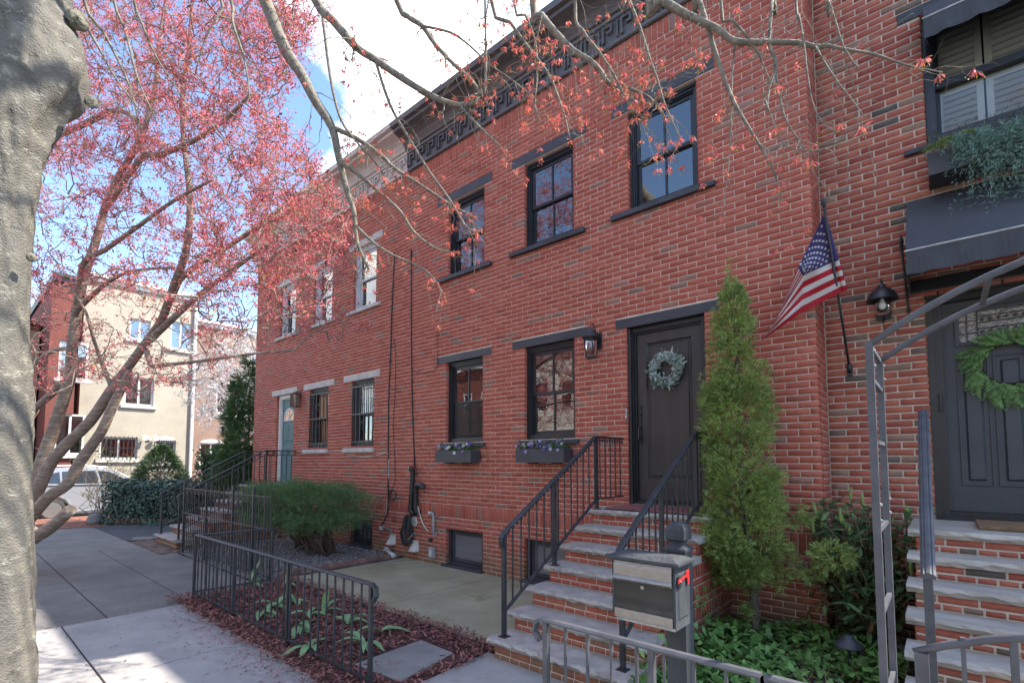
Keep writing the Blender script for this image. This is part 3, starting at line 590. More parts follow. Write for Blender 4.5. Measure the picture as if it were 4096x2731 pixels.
def rhomb(P, D, S, L, Wd, fold=.15, k=.5, chip=False):
    N = np.cross(D, S); N /= np.linalg.norm(N, axis=1, keepdims=True) + 1e-9; L = L[:,None]; Wd = Wd[:,None]; n = len(P)
    if chip: V = np.stack([P - S*Wd/2, P + D*L*.95 - S*Wd/2, P + D*L + S*Wd/2, P + D*L*.08 + S*Wd/2], 1)
    else: V = np.stack([P, P + D*L*k + S*Wd/2 + N*Wd*fold, P + D*L, P + D*L*k - S*Wd/2 + N*Wd*fold], 1)
    return V.reshape(-1, 3), np.arange(4*n).reshape(n, 4)
def stuff(name, V, Fc, mat, label=None, cat=None, parent=None):
    off = ORG[parent.name] if parent is not None else (0,0,0)
    o = link(name, np_mesh(name, V, Fc, mat, off), parent); o['kind'] = 'stuff'
    if label: tag(o, label, cat)
    return o
m_chip = M('red_brown_bark_chips', (.26,.105,.08), .9, .4, 30, .2, 90, c2=(.12,.05,.042), island=.55)
ch_ = chips(9500, (-7.3,-3.06), (-3.62,-2.05), .035, .05, .013, 0); kp = ~((ch_[0][:,0] > -3.79) & (ch_[0][:,0] < -3.2) & (ch_[0][:,1] > -3.23) & (ch_[0][:,1] < -2.48)) | (RNG.random(9500) < .012)
V, Fc = rhomb(*[c_[kp] for c_ in ch_], chip=True); stuff('mulch_chips', V, Fc, m_chip, 'shredded red bark mulch around the tulips', 'mulch')
m_petal = M('fallen_pink_petals', (.45,.13,.19), .7, .25, 20, 0, island=.4)
P = chips(1300, (-7.35,-3.0), (-3.75,-2.1), .05, .016, .013, 0); V1, F1 = rhomb(*P)
n = 700; P0 = np.stack([RNG.uniform(-6.4,-2.6,n), -3.6 - np.abs(RNG.normal(0,.14,n)), np.full(n, .006)], 1); a = RNG.uniform(0, 2*PI, n); D = np.stack([np.cos(a), np.sin(a), np.full(n,.05)], 1); S = np.stack([-np.sin(a), np.cos(a), np.zeros(n)], 1)
V2, F2 = rhomb(P0, D, S, RNG.uniform(.012,.022,n), RNG.uniform(.008,.016,n)); stuff('fallen_petals', np.concatenate([V1, V2]), np.concatenate([F1, F2 + len(V1)]), m_petal, 'pink petals fallen on the mulch and pavement edge', 'petals')
# spilled mulch and leaf crumbs on the pavement
n = 420; P0 = np.stack([RNG.uniform(-8,-2.2,n), np.where(RNG.random(n) < .6, -3.6 - np.abs(RNG.normal(0,.22,n)), RNG.uniform(-5.3,-3.5,n)), np.full(n,.006)], 1); a = RNG.uniform(0, 2*PI, n); D = np.stack([np.cos(a), np.sin(a), np.full(n,.08)], 1); S = np.stack([-np.sin(a), np.cos(a), np.zeros(n)], 1)
m_crumb = M('brown_leaf_crumbs', (.14,.085,.05), .9, .3, 20, 0, island=.5); V, Fc = rhomb(P0, D, S, RNG.uniform(.012,.05,n), RNG.uniform(.006,.02,n)); stuff('leaf_litter', V, Fc, m_crumb, 'brown crumbs of leaves and bark on the sidewalk', 'litter')
# gravel
def stones(n, xr, yr, z, s):
    base = np.array([(1,0,0),(-1,0,0),(0,1,0),(0,-1,0),(0,0,1),(0,0,-1)], float); fs = np.array([(0,2,4),(2,1,4),(1,3,4),(3,0,4),(2,0,5),(1,2,5),(3,1,5),(0,3,5)])
    P = np.stack([RNG.uniform(*xr, n), RNG.uniform(*yr, n), z + RNG.uniform(-.004,.012,n)], 1); a = RNG.uniform(0, 2*PI, n); sc = s*RNG.uniform(.5,1.3,(n,1,3))*np.array([1,.8,.55]); v = base[None]*sc*(1+RNG.uniform(-.25,.25,(n,6,1)))
    c, si = np.cos(a)[:,None], np.sin(a)[:,None]; v = np.stack([v[...,0]*c - v[...,1]*si, v[...,0]*si + v[...,1]*c, v[...,2]], -1) + P[:,None]
    return v.reshape(-1,3), (fs[None] + 6*np.arange(n)[:,None,None]).reshape(-1,3)
m_stone = M('mixed_grey_gravel', (.38,.36,.34), .8, .3, 20, .1, 60, island=.5); V, Fc = stones(9000, (-11.2,-7.42), (-2.4,-.02), .03, .017); stuff('gravel', V, Fc, m_stone, 'grey gravel mulch around the yew bush', 'gravel')
V, Fc = rhomb(*chips(900, (-11.2,-7.4), (-2.4,-.05), .04, .04, .014, 0), chip=True); stuff('bark_bits', V, Fc, m_crumb, 'brown bark bits and dead leaves scattered over the gravel', 'litter')
# scalloped edging
m_edge = M('terracotta_edging_block', (.25,.145,.115), .9, .25, 6, .4, 50, objrnd=.2)
e = thing('garden_edging', 'row of low scalloped terracotta edging blocks beside the gravel', 'edging', (-7.44, -1.1, 0))
pl = [(-.078,0),(.078,0),(.078,.035)] + [(.078*math.cos(a), .035+.05*math.sin(a)) for a in np.linspace(0, PI, 9)[1:-1]] + [(-.078,.035)]
em = MB().prism(pl, -.03, .03, 'y').mesh('edging_block', m_edge)
for i in range(13): inst('edging_block', em, e, (-7.44 + random.uniform(-.012,.012), -2.1 + i*.162, .012), (random.uniform(-.05,.05), 0, PI/2 + random.uniform(-.05,.05)))
# neighbour side: paving, asphalt patch, far brick walk
m_paver = M('brown_brick_paver', (.17,.115,.09), .9, .25, 5, .3, 60, objrnd=.25); m_walkbrick = M('orange_brick_paver', (.27,.115,.075), .9, .25, 5, .3, 60, objrnd=.25)
ap = MB().prism([(-17.0,-2.76),(-13.5,-2.76),(-12.9,-2.3),(-13.2,-.2),(-17.0,-.9)], -.1, .004, 'z').build('asphalt_patch', m_path); ap['kind'] = 'structure'
pv = bpy.data.objects.new('brick_apron', None); COL.objects.link(pv); ORG[pv.name] = Vector((0,0,0)); pv['kind'] = 'structure'
bmh = MB().box(-.1, .1, -.048, .048, -.05, 0).mesh('paver', m_paver)
for i in range(10):
    for j in range(8): inst('paver', bmh, pv, (-13.0 + i*.208 - (.1 if j % 2 else 0), -2.72 + j*.104, .012 + random.uniform(-.004,.004)))
bw = bpy.data.objects.new('brick_walk', None); COL.objects.link(bw); ORG[bw.name] = Vector((0,0,0)); bw['kind'] = 'structure'
bmw = MB().box(-.1, .1, -.048, .048, -.05, 0).mesh('paver', m_walkbrick); k = 0
MB().box(-21.2, -17.12, -8, 8, -.12, -.006).build('paving_field', M('brick_walk_field', (.25,.11,.075), .9, .3, 9, .4, 40), bw)
for i in range(14):
    for j in range(21):
        inst('paver', bmw, bw, (-17.24 - i*.205 - (.1 if j % 2 else 0), -4.7 + j*.104, .008 + random.uniform(-.003,.003)))
o = MB().tube([(-13.6,-2.62,.0),(-13.2,-2.35,.03),(-13.1,-1.9,.03),(-13.1,-1.2,.03)], .05, 6).build('path_kerb', m_flagst); o['kind'] = 'structure'
MB().box(-29, -21.2, -14, 14, -.16, -.1).build('cross_street', m_earth)['kind'] = 'structure'

# ---------------------------------------------------------------- stoops
NS, Y1, RUN, Z1, RIS = 7, -2.36, .268, .19, .165
def rough_tread(mb, x0, x1, y0, y1, zt, th, seg=34):
    """stone slab with split (rock-face) front and ends"""
    r = random.Random(int(zt*1000)); xs = np.linspace(x0, x1, seg)
    top, mid, bot = [], [], []
    for x in xs:
        top.append((x, y0 + r.uniform(.004,.016), zt + r.uniform(-.001,.001))); mid.append((x, y0 - r.uniform(-.008,.018), zt - th*.45 + r.uniform(-.01,.01))); bot.append((x, y0 + r.uniform(.01,.035), zt - th + r.uniform(-.004,.004)))
    bk_t = [(x, y1, zt) for x in xs]; bk_b = [(x, y1, zt - th) for x in xs]; n = seg; vs = top + mid + bot + bk_b + bk_t
    fs = []
    for a, b in ((0,1),(1,2),(2,3),(3,4),(4,0)): fs += [(a*n+i, b*n+i, b*n+i+1, a*n+i+1) for i in range(n-1)]
    fs += [(0, 4*n, 3*n, 2*n, n), (n-1, 2*n-1, 3*n-1, 4*n-1, 5*n-1)]
    mb.add(vs, fs)
def stoop(x0, x1, ys, zs, yw, lab, mats, mtread, name='front_steps', joint=.0095):
    t = thing(name, lab, 'steps', ((x0+x1)/2, yw, 0)); n = len(ys); ins = .045; panels = []
    body = MB()
    for i in range(n):
        ye = ys[i+1] + .04 if i < n-1 else yw
        body.box(x0 + ins + .008, x1 - ins - .008, ys[i] + ins + .006, (ys[i+1] + ins + .006) if i < n-1 else yw, 0, zs[i] - .056)
    b = body.build('base', mats[2], t)
    for i in range(n):
        ye = ys[i+1] + .06 if i < n-1 else yw - .001; mb = MB(); rough_tread(mb, x0, x1, ys[i], ye, zs[i], .058); mb.build('tread', mtread, t)
        lo = zs[i-1] if i else 0.; hi = zs[i] - .058; m = lo + (hi - lo)*.45
        rects = course_rects(x0 + ins, x1 - ins, m, hi, hi - m, .214, joint=joint, phase=random.uniform(0,.2)) + course_rects(x0 + ins, x1 - ins, lo, m, m - lo, .107, joint=joint, phase=random.uniform(0,.1))
        panels.append(((0, ys[i] + ins + .006, 0), 0, rects, .09, .006))
    sv = [(ys[i] + ins + .006 if i else -9, ys[i+1] + ins + .006 if i < n-1 else 9, zs[i] - .06, 9) for i in range(n)] + [(-9, ys[0] + ins + .006, -1, 9)]
    ya, yb = ys[0] + ins + .012, yw - .003
    side = []
    zc = 0.
    while zc < zs[-1]:
        side += course_rects(ya, yb, zc, zc + .066, .066, .214, sv, joint=joint, phase=random.uniform(0,.2)); zc += .066
        side += [r for r in soldier_rects(ya, yb, zc, zc + .125, .068, joint=joint) if not any(v[0] < r[1] - .02 and v[1] > r[0] + .02 and v[2] < r[3] - .02 for v in sv)]; zc += .125
    panels.append(((x1 - ins - .008, 0, 0), PI/2, side, .09, .006))
    panels.append(((x0 + ins + .008, 0, 0), -PI/2, [(-q, -p, c, d) for p, q, c, d in side], .09, .006))
    lay(b, panels, mats[0], mats[1]); return t
ys = [Y1 + RUN*i for i in range(NS)]; zs = [Z1 + RIS*i for i in range(NS)]
st = stoop(-3.05, -1.70, ys, zs, -.002, 'brick front steps with rough stone treads leading to the black door', (m_brick, m_brickj, m_mortar), m_tread)
st2 = stoop(-12.75, -11.35, [-2.46 + .272*i for i in range(NS)], zs, -.002, 'brick front steps with stone treads below the teal door', (m_brick2, m_brick2j, m_mortar2), m_tread)
m_tread2 = M('sawn_limestone_tread', (.42,.385,.34), .85, .2, 6, .4, 30, patch=((.3,.28,.25), 7, .56, .2), aniso=(.4,1,2))
st3 = stoop(-.235, 1.6, [-1.99 + .24*i for i in range(7)], [.185 + .166*i for i in range(7)], YB - .002, 'wide brick front steps with pale stone treads below the awning', (m_brick2, m_brick2j, m_mortar2), m_tread2, joint=.014)
# door mats
m_matr = M('red_doormat_rubber', (.30,.11,.10), .9, .3, 9, .4, 60); m_coir = M('coir_doormat', (.30,.19,.10), .98, .3, 30, .9, 150)
t = thing('doormat', 'dark red and black doormat in front of the black door', 'doormat', (-2.35, -.35, zs[-1]))
MB().box(-2.85, -1.88, -.70, -.05, zs[-1] + .001, zs[-1] + .012).build('backing', m_black, t)
tm = MB().box(-.075, .075, -.065, .065, 0, .012).mesh('mat_tile', m_matr)
for i in range(6):
    for j in range(4): inst('mat_tile', tm, t, (-2.77 + i*.163, -.62 + j*.152, zs[-1] + .0125))
tag(MB().box(.18, 1.0, -.28, .30, 1.183, 1.215).build('doormat', m_coir, bevel=.01), 'brown coir doormat on the landing under the awning', 'doormat')

# ---------------------------------------------------------------- railings
def add_scrolls(par, pts, mat, r=.024):
    s = MB(); scroll(s, (0, 0), r, 1, 1, 0, .009); scroll(s, (.0, -.0), r*.99, -1, -1, 0, .009); me = s.mesh('scroll', mat)
    for p, rz in pts: inst('scroll', me, par, p, (0, 0, rz))
def railing(x, lab, yb, ytop, yend, zb, ztop, base_z, posts, mat, style=0, lowoff=.69, wall=True):
    """handrail in the plane x=const rising from (yb,zb) to (ytop,ztop), then level to yend"""
    t = thing('stair_railing', lab, 'railing', (x, yb, base_z(yb)))
    def zt(y): return zb + (ztop - zb) * min(1, (y - yb) / (ytop - yb))
    prof = [(-.022,-.012),(.022,-.012),(.026,0),(.018,.012),(-.018,.012),(-.026,0)]
    path = [(yb, zb), (ytop, ztop), (yend, ztop)]; mb = MB(); vs = []; n = len(prof)
    path = [(yb - .035, zb - .13), (yb - .05, zb - .06), (yb - .03, zb - .02)] + path
    for (y, z) in path: vs += [(x + a, y, z + b) for a, b in prof]
    fs = [(i*n+k, (i+1)*n+k, (i+1)*n+(k+1)%n, i*n+(k+1)%n) for i in range(len(path)-1) for k in range(n)] + [tuple(range(n)), tuple((len(path)-1)*n + k for k in range(n))[::-1]]
    mb.add(vs, fs).build('handrail', mat, t)
    lo = MB(); lo.bar((x, yb, zb - lowoff), (x, ytop + .03, ztop - lowoff), .03, .014); lo.bar((x, ytop + .03, ztop - lowoff), (x, yend, ztop - lowoff), .03, .014); lo.build('bottom_rail', mat, t)
    sub = .0
    if style: sub = .09; s2 = MB(); s2.bar((x, yb, zb - .1), (x, ytop, ztop - .1), .02, .014); s2.bar((x, ytop, ztop - .1), (x, yend, ztop - .1), .02, .014); s2.build('secondary_rail', mat, t)
    for y in posts: MB().box(x - .017, x + .017, y - .017, y + .017, base_z(y), zt(y) - .005).build('post', mat, t); MB().box(x - .04, x + .04, y - .04, y + .04, base_z(y), base_z(y) + .006).build('base_plate', mat, t)
    ybal = np.arange(yb + .115, yend, .1165); sc = []
    for i, y in enumerate(ybal):
        if any(abs(y - p) < .035 for p in posts): continue
        tw = i % 2 and not style
        MB().bar((x, y, zt(y) - lowoff), (x, y, zt(y) - .01 - (0 if not style else .1)), .0125, None, 4 if tw else 0, 26 if tw else 1).build('baluster', mat, t)
    for y in np.arange(yb + .06, yend, .058 if not style else .16): sc.append(((x, y, zt(y) - (.04 if not style else .055)), PI/2))
    add_scrolls(t, sc, mat, .021 if not style else .038)
    return t
bz = lambda ys_, zs_: (lambda y: zs_[max(i for i in range(len(ys_)) if i == 0 or y >= ys_[i] - .001)])
railing(-2.95, 'black iron stair railing nearest the basement window', -2.25, -.72, -.1, 1.09, 1.985, bz(ys, zs), (-2.25, -1.5, -.70), m_iron)
railing(-1.83, 'black iron stair railing behind the mailbox and evergreen', -2.20, -.72, -.1, 1.09, 1.985, bz(ys, zs), (-2.20, -1.5, -.70), m_iron)
ys2 = [-2.46 + .272*i for i in range(NS)]
railing(-12.64, 'black iron stair railing on the hedge side of the teal door', -2.36, -.75, -.04, 1.06, 1.965, bz(ys2, zs), (-2.36, -1.4, -.72), m_iron, 1, .72)
railing(-11.47, 'black iron stair railing on the yew side of the teal door', -2.36, -.75, -.04, 1.06, 1.965, bz(ys2, zs), (-2.36, -1.4, -.72), m_iron, 1, .72)
# fluted grey handrail of the right-hand steps
t = thing('stair_railing', 'grey fluted handrail rising towards the charcoal door', 'railing', (-.1, -1.85, .2))
pr = [(-.032,-.016),(.032,-.016),(.034,0),(.022,.014),(.016,.010),(.008,.018),(-.008,.018),(-.016,.010),(-.022,.014),(-.034,0)]; n = len(pr); vs = []
for (xx_, y, z) in ((-.090,-1.92,1.07), (-.108,-.45,2.10), (-.108,-.35,2.10)): vs += [(xx_ + a, y, z + b) for a, b in pr]
MB().add(vs, [(i*n+k, (i+1)*n+k, (i+1)*n+(k+1)%n, i*n+(k+1)%n) for i in range(2) for k in range(n)] + [tuple(range(n)), tuple(2*n+k for k in range(n))[::-1]]).build('handrail', m_irongrey, t)
MB().box(-.115, -.072, -1.89, -1.85, .19, 1.075).build('post', m_irongrey, t); MB().box(-.128, -.088, -.47, -.43, 1.182, 2.09).build('post', m_irongrey, t)

# ---------------------------------------------------------------- garden fences
def fence_run(t, a, b, zt, zb, mat, nbal, posts=(), curl_a=False, curl_b=False, rise=None):
    a, b = Vector(a), Vector(b); d = (b - a).normalized(); s = d.cross(Vector((0,0,1))); prof = [(-.021,-.01),(.021,-.01),(.024,.0),(.014,.011),(-.014,.011),(-.024,.0)]; n = len(prof)
    path = [a + Vector((0,0,zt)), b + Vector((0,0,zt))]
    if curl_a: path = [a - d*.035 + Vector((0,0,zt-.125)), a - d*.07 + Vector((0,0,zt-.075)), a - d*.06 + Vector((0,0,zt-.025)), a - d*.02 + Vector((0,0,zt))] + path[1:]
    if curl_b: path = path[:-1] + [b + d*.02 + Vector((0,0,zt)), b + d*.06 + Vector((0,0,zt-.025)), b + d*.07 + Vector((0,0,zt-.075)), b + d*.035 + Vector((0,0,zt-.125))]
    vs = []
    for i, p in enumerate(path):
        tg = (path[min(i+1, len(path)-1)] - path[max(i-1, 0)]).normalized(); nn = s.cross(tg)
        vs += [p + s*u + nn*v for u, v in prof]
    MB().add(vs, [(i*n+k, i*n+(k+1)%n, (i+1)*n+(k+1)%n, (i+1)*n+k) for i in range(len(path)-1) for k in range(n)] + [tuple(range(n))[::-1], tuple((len(path)-1)*n+k for k in range(n))]).build('top_rail', mat, t)
    MB().bar(a + Vector((0,0,zb)), b + Vector((0,0,zb)), .026, .014).build('bottom_rail', mat, t)
    L = (b - a).length; H = zt - zb
    mt = MB().bar((0,0,0), (0,0,H), .0125, None, 5, 30).mesh('baluster', mat); mp_ = MB().bar((0,0,0), (0,0,H), .0135).mesh('baluster', mat); rz = math.atan2(d.y, d.x)
    for p in posts:
        q = a.lerp(b, p); MB().box(q.x-.015, q.x+.015, q.y-.015, q.y+.015, 0, zt - .005).build('post', mat, t)
    for i in range(1, nbal):
        f = i / nbal
        if any(abs(f - p) * L < .04 for p in posts): continue
        inst('baluster', mt if i % 2 else mp_, t, a.lerp(b, f) + Vector((0,0,zb)), (0,0,rz))
gf = thing('garden_fence', 'low black iron fence around the tulip bed', 'fence', (-5.2, -3.36, 0))
fence_run(gf, (-7.19,-3.36,0), (-3.30,-3.36,0), .785, .075, m_iron, 30, (0., .325, .655, 1.), curl_b=True)
fence_run(gf, (-7.17,-3.345,0), (-7.10,-2.44,0), .778, .085, m_iron, 8, (1.,), curl_b=True)
gf2 = thing('garden_fence', 'low grey iron fence in front of the mailbox and ivy', 'fence', (-.9, -3.3, 0))
fence_run(gf2, (-1.71,-3.3,0), (-.60,-3.3,0), .83, .09, m_irongrey, 8, (.01, .57, 1.), curl_a=True); fence_run(gf2, (-.585,-3.3,0), (-.2,-3.3,0), .83, .09, m_irongrey, 3, (0., 1.))
# tall ornamental fence of the neighbour
tf = thing('ornamental_fence', 'tall black iron fence with scroll frieze in front of the yew', 'fence', (-9.1, -2.4, 0)); ax, bx, yf = -10.98, -7.22, -2.42
for z, w in ((1.205,.022), (.745,.03), (.09,.022)): MB().bar((ax, yf, z), (bx, yf, z), .022, w*.6).build('rail', m_iron, tf)
nb_ = 19; pm = MB().box(-.007,.007,-.007,.007,.05,1.30).mesh('picket', m_iron); ps = MB().box(-.006,.006,-.006,.006,.05,.87).mesh('short_picket', m_iron)
for i in range(nb_ + 1):
    x = ax + (bx - ax) * i / nb_
    if i in (0, 6, 12, 16): MB().box(x-.017, x+.017, yf-.017, yf+.017, 0, 1.33).build('post', m_iron, tf)
    else: inst('picket', pm, tf, (x, yf, 0))
    if i < nb_:
        xm = x + (bx - ax) / nb_ / 2; inst('short_picket', ps, tf, (xm, yf, 0))
s = MB(); h = (bx - ax) / nb_
for sx in (-1, 1): scroll(s, (sx*h*.24, -.055), .043, -sx, 1, 0, .011)
s.tube([(sx*h*.46, 0, -.04 - .21*(1 - abs(sx)**1.6)) for sx in np.linspace(-1, 1, 11)], .006, 5); sm = s.mesh('scroll_panel', m_iron)
for i in range(nb_): inst('scroll_panel', sm, tf, (ax + h*(i+.5), yf, 1.2))
# ---------------------------------------------------------------- leaf helpers
def rand_dirs(n, up=0., spread=1.):
    d = RNG.normal(0, 1, (n, 3)); d[:,2] = d[:,2]*spread + up; return d / (np.linalg.norm(d, axis=1, keepdims=True) + 1e-9)
def perp(D):
    r = RNG.normal(0, 1, D.shape); s = np.cross(D, r); return s / (np.linalg.norm(s, axis=1, keepdims=True) + 1e-9)
def poly_leaves(P, D, S, L, Wd, shape, cup=0.):
    """shape: list of (along, across) in unit leaf; returns n-gon leaves"""
    N = np.cross(D, S); sh = np.array(shape); k = len(sh)
    V = P[:,None] + D[:,None]*(sh[None,:,0:1]*L[:,None,None]) + S[:,None]*(sh[None,:,1:2]*Wd[:,None,None]) + N[:,None]*(cup*np.abs(sh[None,:,1:2])*Wd[:,None,None])
    n = len(P); return V.reshape(-1,3), np.arange(n*k).reshape(n, k)
IVY = [(0,0),(.05,.28),(.28,.5),(.42,.27),(.66,.30),(1,0),(.66,-.30),(.42,-.27),(.28,-.5),(.05,-.28)]
OVAL = [(0,0),(.2,.34),(.5,.5),(.8,.34),(1,0),(.8,-.34),(.5,-.5),(.2,-.34)]
LANCE = [(0,0),(.25,.36),(.55,.5),(.82,.28),(1,0),(.82,-.28),(.55,-.5),(.25,-.36)]
def fern_frond(base, d, up, ln, n=16, wid=.3):
    """curved frond with paired pinnae: arrays of rhombs"""
    d = np.array(d, float); d /= np.linalg.norm(d); up = np.array(up, float); s = np.cross(d, up); s /= np.linalg.norm(s) + 1e-9
    t = np.linspace(.06, 1, n); P = np.array(base)[None] + d[None]*(t*ln)[:,None] + up[None]*(-.35*ln*t**2)[:,None]
    w = wid*ln*np.sin(np.clip(t*1.05+.06,0,1)*PI)**.6*(1-.45*t); Vs = []
    for sg in (1,-1):
        D = (s*sg)[None]*.9 + d[None]*.45 + RNG.normal(0,.06,(n,3)); D /= np.linalg.norm(D, axis=1, keepdims=True); Vs.append((P, D, np.tile(d, (n,1)), w, np.full(n, ln/n*1.05)))
    return [np.concatenate([a[i] for a in Vs]) for i in range(5)]
m_leafg = M('glossy_green_leaf', (.07,.13,.045), .4, .3, 12, 0, island=.35, trans=.15)

# ---------------------------------------------------------------- mailbox
m_mbwood = M('weathered_charcoal_wood', (.055,.062,.07), .75, .3, 6, .5, 40, patch=((.12,.13,.145), 5, .58, .2), aniso=(1,1,.15))
m_mbpanel = M('tinted_steel_panel', (.075,.073,.07), .22, .25, 3, .05, 20, metal=.6)
mbx = thing('mailbox', 'charcoal wooden mailbox with metal front on a square post', 'mailbox', (-1.16, -2.75, 0)); x0, x1, yf, yb_, z0, z1 = -1.455, -1.082, -3.0, -2.81, .835, 1.158
b = MB(); b.box(x0, x0+.016, yf, yb_, z0 + .02, z1); b.box(x1-.016, x1, yf, yb_, z0 - .012, z1); b.box(x0+.016, x1-.016, yb_-.016, yb_, z0, z1); b.box(x0+.016, x1-.016, yf+.01, yb_-.016, z0, z0+.012); b.build('case', m_mbwood, mbx, bevel=.003)
MB().panel(-2.965, -2.845, .885, 1.12, 0, .012, 0).v
sp = MB(); sp.add([(x1, -2.975, .87), (x1, -2.835, .87), (x1, -2.835, 1.12), (x1, -2.975, 1.12), (x1+.006, -2.962, .885), (x1+.006, -2.848, .885), (x1+.006, -2.848, 1.105), (x1+.006, -2.962, 1.105)], [(0,1,5,4),(1,2,6,5),(2,3,7,6),(3,0,4,7),(4,5,6,7)]); sp.build('side_panel', m_mbwood, mbx)
lid = MB(); lid.box(x0-.028, x1+.028, yf-.028, yb_+.01, z1, z1+.018); lid.frustum(x0-.015, x1+.015, yf-.015, yb_, z1+.018, z1+.034, .04); lid.build('lid', m_mbwood, mbx, bevel=.003)
fl = MB(); pts = [(yf-.004, 1.150), (yf-.012, 1.125), (yf-.011, 1.10), (yf-.012, 1.075), (yf-.022, 1.066), (yf-.03, 1.056), (yf-.02, 1.045), (yf+.004, 1.045), (yf+.006, 1.150)]; fl.prism(pts, x0+.017, x1-.017, 'x'); fl.build('letter_flap', m_alu, mbx)
MB().box(x0+.017, x1-.017, yf+.004, yf+.012, z0+.05, 1.045).build('front_panel', m_mbpanel, mbx); MB().box(x0+.017, x1-.017, yf-.006, yf+.006, z0+.002, z0+.052).build('kick_strip', m_alu, mbx, bevel=.002); MB().box(x0+.03, x1-.004, yf-.004, yf+.008, z0-.012, z0+.001).build('hinge', m_steel, mbx)
for i in range(4): MB().lathe((x0 + .06 + i*.085, yf-.006, z0+.026), [(.004,0),(.003,-.002)], 8, 'y').build('rivet', m_steel, mbx)
for i in range(4): MB().lathe((x0 + .05 + i*.09, yf-.026, 1.053), [(.0025,0),(.002,-.006)], 6, 'y').build('rivet', m_steel, mbx)
MB().lathe((-1.27, yf+.004, 1.018), [(.011,0),(.011,-.006),(.007,-.008)], 14, 'y').build('lock', m_alu, mbx)
m_red = M('red_plastic', (.62,.03,.035), .35, .15, 5, .03, 30); fg = MB(); fg.prism([(-2.995,1.085),(-2.90,1.10),(-2.885,1.118),(-2.855,1.124),(-2.85,1.05),(-2.875,1.046),(-2.88,1.085),(-2.90,1.087),(-2.995,1.068)], x1+.012, x1+.016, 'x'); fg.build('signal_flag', m_red, mbx); MB().box(x1, x1+.011, -2.985, -2.95, 1.045, 1.10).build('flag_mount', m_black, mbx)
MB().lathe((x1+.016, -2.968, 1.076), [(.005,0),(.004,.004)], 8, 'x').build('flag_screw', m_steel, mbx)
ps_ = MB(); ps_.box(-1.222, -1.108, -2.808, -2.694, 0, 1.20); ps_.build('post', m_mbwood, mbx, bevel=.004)
fn = MB(); c = (-1.165, -2.751); prof = [(.066,1.20),(.066,1.215),(.035,1.235),(.035,1.25),(.055,1.265),(.056,1.32),(.045,1.345),(.02,1.36),(.0,1.362)]
vs = []
for r, z in prof: vs += [(c[0]-r,c[1]-r,z),(c[0]+r,c[1]-r,z),(c[0]+r,c[1]+r,z),(c[0]-r,c[1]+r,z)]
fn.add(vs, [(i*4+k, i*4+(k+1)%4, (i+1)*4+(k+1)%4, (i+1)*4+k) for i in range(len(prof)-1) for k in range(4)]); fn.build('finial', m_mbwood, mbx)

# ---------------------------------------------------------------- wall lamps
lt = thing('wall_lantern', 'black hooked wall lantern with clear tapered glass beside the black door', 'lantern', (-3.355, 0, 3.0)); c = (-3.355, -.135)
MB().box(-3.345, -3.265, -.022, -.003, 3.16, 3.37).build('back_plate', m_black, lt, bevel=.004)
MB().tube([(-3.32,-.02,3.30),(-3.325,-.06,3.34),(-3.33,-.075,3.42),(-3.34,-.10,3.475),(-3.35,-.125,3.475),(-3.355,-.135,3.44),(-3.355,-.135,3.40)], .0085, 8).build('hook_arm', m_black, lt, smooth=True)
MB().lathe((*c, 0), [(.016,3.41),(.042,3.40),(.05,3.365),(.054,3.35),(.088,3.315),(.112,3.30),(.112,3.292),(.06,3.288)], 24).build('cap', m_slate, lt, smooth=True)
MB().lathe((*c, 0), [(.088,3.288),(.063,3.035),(.061,3.035),(.086,3.288)], 24).build('glass', m_glass_clear, lt, smooth=True); MB().lathe((*c, 0), [(.066,3.04),(.067,3.026),(.058,3.022)], 24).build('base_ring', m_black, lt)
for k in range(4):
    a = PI/4 + k*PI/2; MB().bar((c[0]+.092*math.cos(a), c[1]+.092*math.sin(a), 3.29), (c[0]+.067*math.cos(a), c[1]+.067*math.sin(a), 3.035), .006).build('cage_bar', m_black, lt)
m_bulb = M('frosted_bulb', (.75,.73,.68), .3, .05, 3, 0); MB().lathe((*c, 0), [(.012,3.28),(.013,3.24),(.022,3.20),(.026,3.17),(.018,3.145),(.002,3.138)], 14).build('bulb', m_bulb, lt, smooth=True)
l2 = thing('wall_lantern', 'black box lantern with glass panes beside the teal door', 'lantern', (-11.42, 0, 2.95)); c = (-11.42,-.13); MB().box(-11.46,-11.38,-.02,-.003,3.2,3.38).build('back_plate', m_black, l2); f = MB(); f.box(-11.50,-11.34,-.21,-.05,3.30,3.315); f.box(-11.49,-11.35,-.20,-.06,2.985,2.995)
f.box(-11.43,-11.41,-.13,-.02,3.34,3.355); f.box(-11.428,-11.412,-.138,-.122,3.315,3.34)
for dx in (-.075,.075):
    for dy in (-.07,.07): f.bar((c[0]+dx,c[1]+dy,2.99), (c[0]+dx,c[1]+dy,3.305), .011)
f.build('frame', m_black, l2); g = MB()
for s_ in (-1,1): g.box(c[0]-.068, c[0]+.068, c[1]+s_*.07-.001, c[1]+s_*.07+.001, 3.0, 3.298); g.box(c[0]+s_*.075-.001, c[0]+s_*.075+.001, c[1]-.063, c[1]+.063, 3.0, 3.298)
g.build('glass', m_glass_clear, l2); MB().lathe((*c,0), [(.01,3.3),(.012,3.2),(.02,3.15),(.012,3.1),(.001,3.095)], 10).build('bulb', m_bulb, l2)
l3 = thing('wall_lantern', 'black barn lamp with glass globe on the right-hand house', 'lantern', (-.38, YB, 3.05)); c = (-.378, YB-.24)
